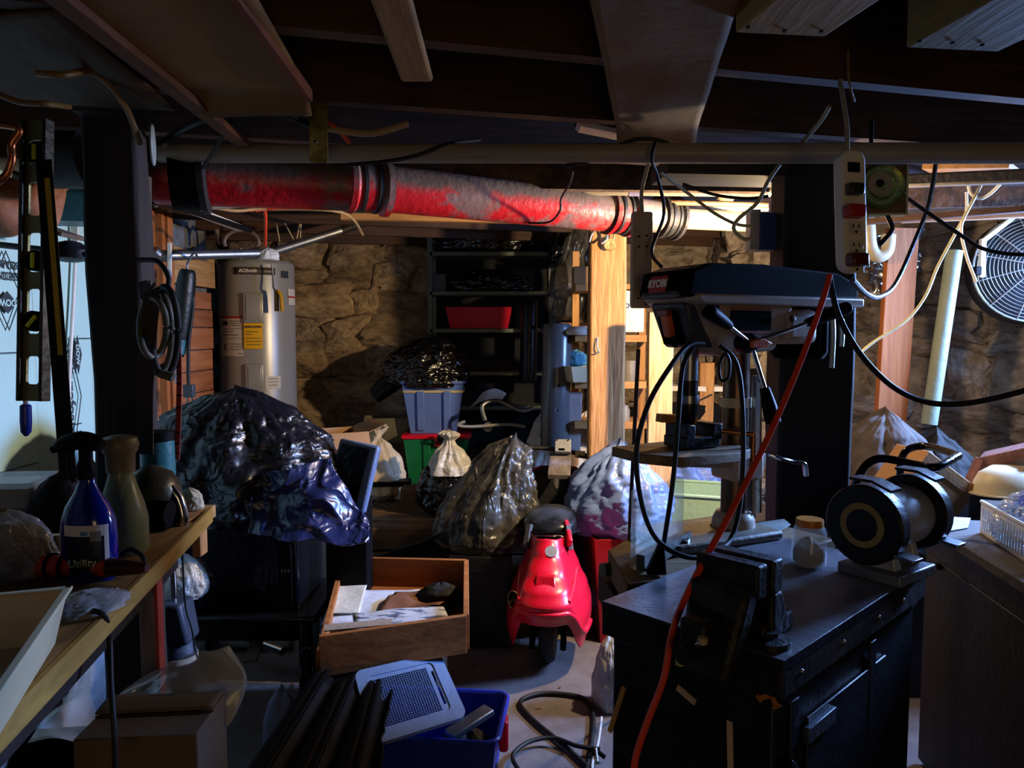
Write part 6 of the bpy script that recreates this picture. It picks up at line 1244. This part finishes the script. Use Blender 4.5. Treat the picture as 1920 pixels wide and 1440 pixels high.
# white basket of plastic
bk = PZ(1838, 992, .86)+ud*.0; nb_ = PZ(1840, 1012, .86); fbk = nb_+ud*.36
t = thing('white_basket', 'white slotted plastic basket filled with plastic packaging', 'basket', nb_)
bu = (PZ(1935, 1062, .86)-PZ(1838, 998, .86)).normalized(); bn_ = V((-bu.y, bu.x, 0)); bn_ = bn_ if bn_.x > 0 else -bn_
bo = PZ(1838, 998, .862); BL, BW_, BH = .34, .24, .10
def bside(o, du, L_, name):
    M = frame3(o, du, (0, 0, 1)); hs = []
    n = int(L_/.019)
    for i in range(n):
        x = .012+(L_-.024)*(i+.5)/n
        for y0, y1 in ((.012, .045), (.052, .082)): hs.append(rrect(x-.0055, y0, x+.0055, y1, .002, 2))
    part(plate([(0, 0), (L_, 0), (L_, BH), (0, BH)], hs, .003, M), 'slotted_side', WHITEP, t, smooth=False)
bside(bo, bu, BL, 's'); bside(bo+bn_*BW_, bu, BL, 's'); bside(bo, bn_, BW_, 's'); bside(bo+bu*BL, bn_, BW_, 's')
part(MB().hexa([bo, bo+bu*BL, bo+bu*BL+bn_*BW_, bo+bn_*BW_], [p+V((0, 0, .004)) for p in (bo, bo+bu*BL, bo+bu*BL+bn_*BW_, bo+bn_*BW_)]), 'bottom', WHITEP, t)
part(MB().tube([p+V((0, 0, BH)) for p in (bo, bo+bu*BL, bo+bu*BL+bn_*BW_, bo+bn_*BW_)], .006, 8, 0, True), 'rim', WHITEP, t)
bag('packaging', bo+bu*.13+bn_*.12+V((0, 0, .006)), .12, .10, .17, 81, CLEARBAG, 'clear plastic packaging piled in the white basket', fine=.08)
single(MB().bar(bo+bu*.05+bn_*.13+V((0, 0, .125)), bo+bu*.26+bn_*.13+V((0, 0, .14)), .10, .04), 'blue_packet', mat('bright_blue_pack', '#2a5ad0', .35), 'bright blue packet on top of the white basket', 'packet', bevel=.008)
single(MB().prism([PZ(x, y, .863) for x, y in ((1752, 968), (1820, 972), (1815, 990), (1770, 998))], (0, 0, .002)), 'paper_sheet', mat('blue_lit_paper', '#b4b6c4', .6), 'white printed sheet on the dark cupboard behind the grinder', 'paper')
# leaning cardboard box, hat, reddish wood, tarp
bxp = P(1765, 915, 3.0); t = thing('cardboard_carton', 'tilted brown cardboard carton behind the bench grinder', 'cardboard box', V((bxp.x, bxp.y, .55)))
Mx = Matrix.Translation(P(1755, 925, 2.95))@Matrix.Rotation(rad(8), 4, 'Z')@Matrix.Rotation(rad(35), 4, 'Y')
mb = MB(Mx); mb.box((0, .1, 0), (.26, .2, .24)); part(mb, 'carton', CARD, t, bevel=.004); mb = MB(Mx); mb.box((.0, -.002, .085), (.26, .004, .03)); part(mb, 'flap', CARD, t); mb = MB(Mx); mb.box((.118, -.003, 0), (.03, .004, .24)); part(mb, 'flap', CARD, t)
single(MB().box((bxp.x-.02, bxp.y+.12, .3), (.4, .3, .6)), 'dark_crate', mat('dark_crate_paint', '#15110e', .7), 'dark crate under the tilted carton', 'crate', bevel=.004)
a, b, c = P(1826, 905, 3.1), P(1846, 862, 3.1), P(1960, 838, 2.9); t = thing('bent_timber', 'reddish brown bent wooden frame at the far right', 'frame', a)
RW = wood('reddish_wood', '#8a5a4a', '#5c382c', X_); part(MB().bar(a+(a-b)*.5, b, .05, .06, (0, -1, 0)), 'rail', RW, t, bevel=.003); part(MB().bar(b, c, .05, .06, (0, -1, .1)), 'rail', RW, t, bevel=.003); part(MB().box(((a+b)/2)+V((.12, .1, -.42)), (.3, .05, .7)), 'support', DARKW, t)
hc_ = P(1888, 925, 2.95); t = thing('hard_hat', 'cream rounded hard hat at the far right behind the basket', 'hat', hc_)
part(MB(Matrix.Translation(hc_)@Matrix.Diagonal((1.25, 1, 1, 1))).lathe([(.105, 0), (.1, .04), (.085, .08), (.05, .108), (0, .115)], n=32), 'shell', CREAMP, t); part(MB(Matrix.Translation(hc_)@Matrix.Diagonal((1.25, 1, 1, 1))).lathe([(.1, .0), (.12, .0), (.12, .006), (.1, .008)], n=32), 'brim', CREAMP, t)
part(MB().box(hc_+V((0, .0, -.12)), (.2, .16, .24)), 'stand_box', mat('dark_box', '#1c1a18', .7), t)
bag('grey_tarp', V((P(1668, 860, 3.35).x, 3.4, .55)), .24, .2, .60, 91, mat('grey_brown_cloth', '#4c423c', .9, var=.2, bump=.4, bscale=12), 'grey brown cloth heap against the right stone wall', 'cloth', fo=.15, folds=7)
bag('garbage_bag', V((P(1790, 860, 3.3).x, 3.45, .4)), .26, .2, .62, 92, mat('dull_black_cloth', '#1a1714', .85), 'dull black cloth heap behind the tilted carton', 'cloth', fo=.12)
single(MB().box((P(1700, 900, 3.4).x+.15, 3.45, .27), (.9, .36, .54)), 'dark_chest', mat('dark_chest_wood', '#241a12', .7), 'low dark chest under the cloth heaps by the right wall', 'chest', bevel=.006)
# ================================================================ POWER STRIPS, CABLES, FAN
pt_ = P(1590, 300, 1.72); pb_ = P(1598, 512, 1.70); t = thing('power_strip', 'white power strip with red plug hanging in front of the wide post', 'power strip', pt_)
M = frame3((pt_+pb_)/2, (.93, .2, 0), pt_-pb_); hh = (pt_-pb_).length/2; pw = .031
mb = MB(M); mb.prism([(x, y, -.016) for x, y in rrect(-pw, -hh, pw, hh+.02, .026, 6)], (0, 0, .034)); part(mb, 'case', WHITEP, t, bevel=.006)
mb = MB(M); mb.box((-.002, hh-.022, .019), (.03, .022, .004)); part(mb, 'rocker_switch', BLACK, t, bevel=.001)
for i in range(5):
    y = hh-.075-i*.042; mb = MB(M); mb.box((0, y, .0185), (.036, .032, .002)); f_ = part(mb, 'outlet', mat('outlet_white', '#cfcabe', .4), t, bevel=.002)
    mb = MB(M)
    for x, yy, w_, h_ in ((-.007, y+.005, .0025, .009), (.007, y+.005, .0025, .008), (0, y-.008, .006, .005)): mb.box((x, yy, .0198), (w_, h_, .001))
    part(mb, 'slots', BLACK, f_)
mb = MB(M); mb.box((-.014, hh-.125, .034), (.042, .028, .03)); part(mb, 'red_plug', mat('red_plug', '#a8281a', .4), t, bevel=.005)
mb = MB(M); mb.box((-.01, hh-.075, .032), (.036, .026, .024)); part(mb, 'dark_plug', mat('olive_plug', '#2c2c22', .4), t, bevel=.005)
mb = MB(M); mb.box((-.008, -hh+.024, .032), (.042, .028, .03)); part(mb, 'red_plug', mat('dark_red_plug', '#5a1410', .4), t, bevel=.005)
part(MB().tube(cp((1588, 290, 1.72), (1588, 240, 1.74), (1582, 195, 1.76), (1575, 150, 1.78)), .0055), 'cord', mat('grey_cord', '#8a8478', .5), t)
pt_ = P(1204, 398, 2.3); pb_ = P(1200, 578, 2.3); t = thing('power_strip', 'beige power strip seen from its back left of the drill press head', 'power strip', pt_)
M = frame3((pt_+pb_)/2, (1, .12, 0), pt_-pb_); hh = (pt_-pb_).length/2
mb = MB(M); mb.prism([(x, y, -.012) for x, y in rrect(-.031, -hh, .031, hh, .008, 4)], (0, 0, .028)); part(mb, 'case', mat('beige_strip', '#a89a88', .5), t, bevel=.003)
for x, y in ((-.012, hh-.075), (.012, hh-.072), (-.012, hh-.105), (.012, hh-.104), (-.012, -hh+.03), (.012, -hh+.012)): mb = MB(M); mb.lathe([(0, .0165), (.0035, .0165), (.0035, .0172), (0, .0173)], (x, y, 0), (0, 0, 1), 12); part(mb, 'keyhole', BLACK, t)
part(MB().tube(cp((1204, 400, 2.3), (1203, 360, 2.3), (1212, 320, 2.28), (1224, 275, 2.26)), .006), 'cord', mat('grey_cord', '#8a8478', .5), t)
# round dial box
dc = P(1652, 350, 2.3); t = thing('dial_box', 'square wooden box with round brass green dial hanging near the post', 'dial', dc)
Mq = frame3(dc, (1, -.08, 0), (0, .02, 1)); mb = MB(Mq); mb.box((0, 0, -.012), (.142, .165, .03)); part(mb, 'board', wood('dial_board', '#7c5a2c', '#54380f', X_), t, bevel=.003)
mb = MB(Mq); mb.box((.073, 0, -.008), (.006, .165, .036)); mb.box((0, -.084, -.008), (.15, .006, .036)); part(mb, 'edge_trim', mat('pale_trim', '#a8a070', .5), t)
mb = MB(Mq); mb.lathe([(.069, .003), (.069, .010), (.065, .013), (.055, .008), (.04, .009), (.038, .012), (.03, .010), (.012, .012), (0, .012)], (0, 0, 0), (0, 0, 1), 40); part(mb, 'dial', mat('green_brass', '#7c7e3c', .3, .7, hex2='#4a5028'), t)
mb = MB(Mq); mb.lathe([(.026, .0118), (.036, .0125), (.036, .0115)], (-.008, .008, 0), (0, 0, 1), 30); part(mb, 'ring', mat('tan_ring', '#8a744c', .5), t); mb = MB(Mq); mb.lathe([(0, .012), (.012, .0125), (.01, .018), (0, .018)], (-.008, .008, 0), (0, 0, 1), 20); part(mb, 'spindle', BLACK, t)
mb = MB(Mq); mb.tube([(.02, -.085, 0), (.035, -.12, .0), (.03, -.14, .0), (-.0, -.175, 0)], .007, 8, 5); part(mb, 'hook', RUBBER, t)
part(MB().cyl(dc+V((-.03, .01, .08)), dc+V((-.03, .01, .2)), .006), 'hanger', BLACK, t)
def cable(pts, r, m, name, label): return single(MB().tube(cp(*pts), r, 8, 7), name, m, label, 'cord')
cable(((1555, 520, 1.75), (1572, 590, 1.78), (1612, 662, 1.8), (1670, 722, 1.82), (1730, 752, 1.82), (1790, 758, 1.8), (1860, 748, 1.78), (1960, 722, 1.75)), .007, RUBBER, 'black_cable', 'thick black cable sagging across the right stone wall')
cable(((1598, 525, 1.75), (1625, 552, 1.9), (1650, 556, 2.1), (1680, 530, 2.3), (1720, 440, 2.4), (1742, 380, 2.4), (1755, 305, 2.4)), .007, mat('brown_black_cord', '#1c1410', .5), 'extension_cord', 'dark cord looping from the white power strip up to the ceiling')
cable(((1615, 660, 3.2), (1640, 640, 3.2), (1700, 600, 3.2), (1735, 555, 3.2), (1758, 500, 3.2), (1790, 440, 3.1), (1822, 380, 3.0), (1840, 345, 3.0)), .0065, mat('cream_cord', '#a8a07c', .5), 'cream_cable', 'cream electric cable winding up the right stone wall')
cable(((1812, 360, 3.05), (1812, 395, 3.05), (1802, 430, 3.05), (1812, 480, 3.05), (1830, 528, 3.05)), .006, WHITEP, 'white_cable', 'white cable hanging left of the wall fan')
cable(((1816, 345, 3.0), (1820, 362, 3.0), (1838, 372, 3.0), (1858, 362, 2.98), (1875, 345, 2.95)), .007, WHITEP, 'white_cable', 'white cable looped under the ceiling above the fan')
cable(((1692, 365, 2.3), (1730, 392, 2.3), (1800, 440, 2.3), (1840, 465, 2.3), (1890, 476, 2.3), (1960, 478, 2.3)), .006, RUBBER, 'black_cable', 'straight black cable crossing in front of the wall fan')
cable(((1556, 515, 1.72), (1540, 570, 1.70), (1500, 680, 1.66), (1440, 820, 1.6), (1370, 960, 1.52), (1300, 1090, 1.45), (1262, 1180, 1.4), (1245, 1270, 1.38), (1215, 1350, 1.36), (1192, 1420, 1.34), (1188, 1470, 1.34)), .0068, ORANGE, 'extension_cord', 'orange extension cord running from power strip down the cabinet front')
cable(((1555, 200, 1.9), (1540, 225, 1.95), (1515, 255, 2.1), (1498, 275, 2.15)), .006, mat('cream_cord', '#a8a07c', .5), 'cream_cable', 'cream cable dropping from a joist behind the long pipe')
cable(((1462, 308, 2.3), (1440, 340, 2.3), (1420, 380, 2.3), (1385, 410, 2.3), (1376, 430, 2.3), (1395, 448, 2.3), (1410, 446, 2.3)), .006, mat('cream_cord', '#a8a07c', .5), 'cream_cable', 'cream cable hanging below the pipe left of the wide post')
cable(((1240, 325, 2.2), (1300, 370, 2.3), (1340, 400, 2.35), (1380, 420, 2.35), (1412, 424, 2.35)), .005, mat('cream_cord', '#a8a07c', .5), 'cream_cable', 'thin cream cable crossing the white drain pipe')
cable(((1280, 345, 2.4), (1340, 365, 2.4), (1400, 372, 2.4), (1440, 368, 2.4)), .005, RUBBER, 'black_cable', 'thin black cable crossing above the white drain pipe')
cable(((1228, 265, 2.1), (1222, 300, 2.1), (1232, 330, 2.15), (1245, 400, 2.2), (1222, 470, 2.2), (1240, 500, 2.1)), .005, RUBBER, 'black_cable', 'black wire hanging between pipe and drill press')
cable(((300, 275, 2.3), (330, 250, 2.3), (380, 225, 2.2), (440, 208, 2.15), (520, 212, 2.15), (560, 225, 2.2), (590, 240, 2.2)), .011, RUBBER, 'black_cable', 'thick black cable arching under the buff ceiling board')
cable(((445, 200, 2.1), (425, 240, 2.2), (400, 285, 2.3), (380, 315, 2.4)), .006, RUBBER, 'black_cable', 'thin black wire dropping to the red pipe sleeve')
cable(((590, 235, 2.2), (640, 245, 2.2), (700, 250, 2.2), (765, 232, 2.2)), .010, mat('beige_cable', '#a0825c', .5), 'beige_cable', 'beige flat cable strung right of the zinc plate')
cable(((612, 228, 2.2), (635, 245, 2.2), (655, 267, 2.25)), .006, ORANGE, 'orange_wire', 'short orange wire behind the zinc plate')
cable(((640, 310, 2.28), (720, 303, 2.27), (780, 292, 2.27), (840, 270, 2.28), (900, 262, 2.35)), .006, RUBBER, 'black_cable', 'black cable wrapped over the left of the long pale pipe')
cable(((1060, 312, 2.24), (1110, 300, 2.22), (1150, 278, 2.2), (1190, 262, 2.2), (1230, 262, 2.2), (1255, 270, 2.2)), .006, RUBBER, 'black_cable', 'black cable wrapped over the middle of the long pale pipe')
cable(((1074, 320, 2.6), (1068, 345, 2.7), (1052, 372, 2.85), (1050, 395, 2.87), (1030, 416, 2.95), (990, 418, 2.98)), .004, RUBBER, 'black_cable', 'thin black wire curling around the red pipe')
cable(((470, 395, 3.6), (495, 392, 3.6), (498, 430, 3.7), (497, 460, 3.9)), .008, ORANGE, 'orange_wire', 'orange wire hanging on the stone wall above the heater')
cable(((480, 395, 3.6), (520, 390, 3.6), (570, 388, 3.6), (600, 378, 3.6)), .008, ORANGE, 'orange_wire', 'orange wire running along the ceiling above the heater')
cable(((380, 385, 3.4), (440, 395, 3.5), (500, 392, 3.6), (640, 398, 3.7), (680, 440, 4.2)), .008, mat('beige_cable', '#a0825c', .5), 'beige_cable', 'beige cable running along the top of the stone wall')
cable(((0, 178, 1.5), (40, 192, 1.5), (90, 195, 1.5), (130, 200, 1.6)), .006, mat('brown_wire', '#6a5022', .5), 'brown_wire', 'brown wire under the ceiling at the far left')
cable(((70, 138, 1.7), (120, 140, 1.7), (170, 135, 1.8), (210, 165, 1.9), (240, 210, 2.0), (255, 250, 2.05), (262, 268, 2.1)), .008, mat('brown_wire', '#6a5022', .5), 'brown_wire', 'brown cable curving over the top of the left post')
cable(((1590, 95, 1.7), (1592, 150, 1.7), (1602, 190, 1.75)), .003, mat('brown_wire', '#6a5022', .5), 'brown_wire', 'thin wire hanging from a joist above the white power strip')
cable(((1335, 740, 2.3), (1300, 755, 2.3), (1270, 758, 2.3)), .003, WHITEP, 'white_cable', 'thin white wire behind the drill press column')
# fan
fc = P(1938, 502, 3.5); fr = (1938-1838)/F*3.5; nF = V((-.25, -.95, .08)).normalized()
t = thing('wall_fan', 'white wire cage fan mounted on the right stone wall', 'fan', fc)
u1 = nF.orthogonal().normalized(); u2 = nF.cross(u1)
FW = mat('fan_wire', '#c8c4b8', .3, .6, var=.05, bump=0)
mb = MB()
for i in range(15):
    r = fr*(.13+.87*i/14); k = (1-(r/fr)**2)*.05
    mb.tube([fc+nF*k+(u1*math.cos(a)+u2*math.sin(a))*r for a in [2*PI*j/40 for j in range(40)]], .0017 if i < 14 else .006, 5, 0, True)
part(mb, 'cage_rings', FW, t, kind='stuff')
for j in range(12):
    a = 2*PI*j/12; part(MB().tube([fc+nF*((1-q*q)*.05+.003)+(u1*math.cos(a)+u2*math.sin(a))*fr*q for q in (.12, .4, .7, 1)], .0025, 6, 3), 'spoke', FW, t)
part(MB().lathe([(0, .056), (.03, .055), (.034, .05), (.034, .046), (0, .046)], fc, tuple(nF), 24), 'hub', mat('fan_hub', '#a8a498', .4), t)
part(MB().lathe([(fr, .0), (fr*1.03, -.005), (fr*1.03, -.10), (fr, -.11)], fc, tuple(nF), 48), 'drum', mat('fan_drum', '#26262a', .5, .3), t)
for j in range(4):
    a = 2*PI*j/4+.4; mb = MB(); d = u1*math.cos(a)+u2*math.sin(a); s2 = nF.cross(d); mb.prism([fc+d*.03-nF*.04+s2*.02, fc+d*fr*.85-nF*.03+s2*.09, fc+d*fr*.9-nF*.06-s2*.06, fc+d*.03-nF*.06-s2*.03], nF*.004); part(mb, 'blade', mat('fan_blade', '#3a3c40', .5, .3), t)
part(MB().lathe([(0, -.03), (.06, -.03), (.06, -.14), (0, -.15)], fc, tuple(nF), 24), 'motor', BLACK, t)
part(MB().bar(P(1845, 450, 3.52), P(1925, 388, 3.52), .02, .02), 'bracket', WHITEP, t); part(MB().bar(P(1843, 448, 3.52), P(1840, 520, 3.52), .022, .022, (0, 1, 0)), 'bracket', WHITEP, t)
part(MB().bar(P(1925, 388, 3.52), P(1960, 380, 3.8), .02, .02), 'bracket', WHITEP, t); part(MB().box(P(1832, 508, 3.52), (.03, .03, .04)), 'knob', BLACK, t, bevel=.004)
# foil scraps on right wall, white pipe elbow
FOIL = mat('crumpled_foil', '#b4b2ac', .22, .95, var=.2, bump=.3, bscale=10, crease=1, crscale=14)
for i, (x0, x1, y0, y1, lb) in enumerate(((1622, 1662, 440, 560, 'crumpled foil insulation beside the wide post on the right'), (1712, 1730, 430, 510, 'narrow foil strip right of the orange brown stud'))):
    f = bil(P(x0, y1, 3.7), P(x1, y1, 3.7), P(x1, y0, 3.7), P(x0, y0, 3.7))
    def ff(u, v): p = f(u, v); return p+V((0, .06*nz(p, 9, i)+.03*nz(p, 22, i), 0))
    single(sheet(ff, 26, 40), 'foil_sheet', FOIL, lb, 'foil')
single(MB().tube(cp((1625, 395, 3.5), (1628, 430, 3.5), (1632, 465, 3.5), (1645, 480, 3.5), (1662, 470, 3.5), (1666, 440, 3.5)), .032, 16, 5), 'white_elbow', WHITEPVC, 'white plastic pipe elbow beside the wide post on the right', 'pipe')
# white shelf-window sill behind drill press
single(MB().bar(P(1235, 728, 4.7)+V((0, .1, 0)), P(1360, 730, 4.7)+V((0, .1, 0)), .2, .03), 'white_ledge', WHITEP, 'narrow white ledge visible behind the drill press chuck', 'ledge')
single(MB().box(V((P(1298, 770, 4.75).x, 4.8, .74)), (.34, .2, .6)), 'black_box', BLACK, 'black box under the white ledge behind the drill press', 'box', bevel=.006)
single(MB().bar(P(1408, 690, 2.36), P(1408, 960, 2.36), .06, .03, (0, -1, 0)), 'grey_board', wood('grey_board_wood', '#5c5048', '#3a302a', Z_), 'grey weathered board standing right of the drill column', 'board', bevel=.002)

t = thing('outlet_box', 'white and blue electrical outlet box on the left side of the wide post', 'outlet box', P(1418, 435, 2.5))
c = P(1412, 432, 2.5); part(MB().box(c, (.035, .05, .13)), 'cover', mat('grey_white_cover', '#b0aca0', .5), t, bevel=.003); c = P(1428, 436, 2.5); part(MB().box(c+V((.012, .0, 0)), (.055, .07, .12)), 'box', mat('outlet_blue', '#20406e', .5), t, bevel=.003)
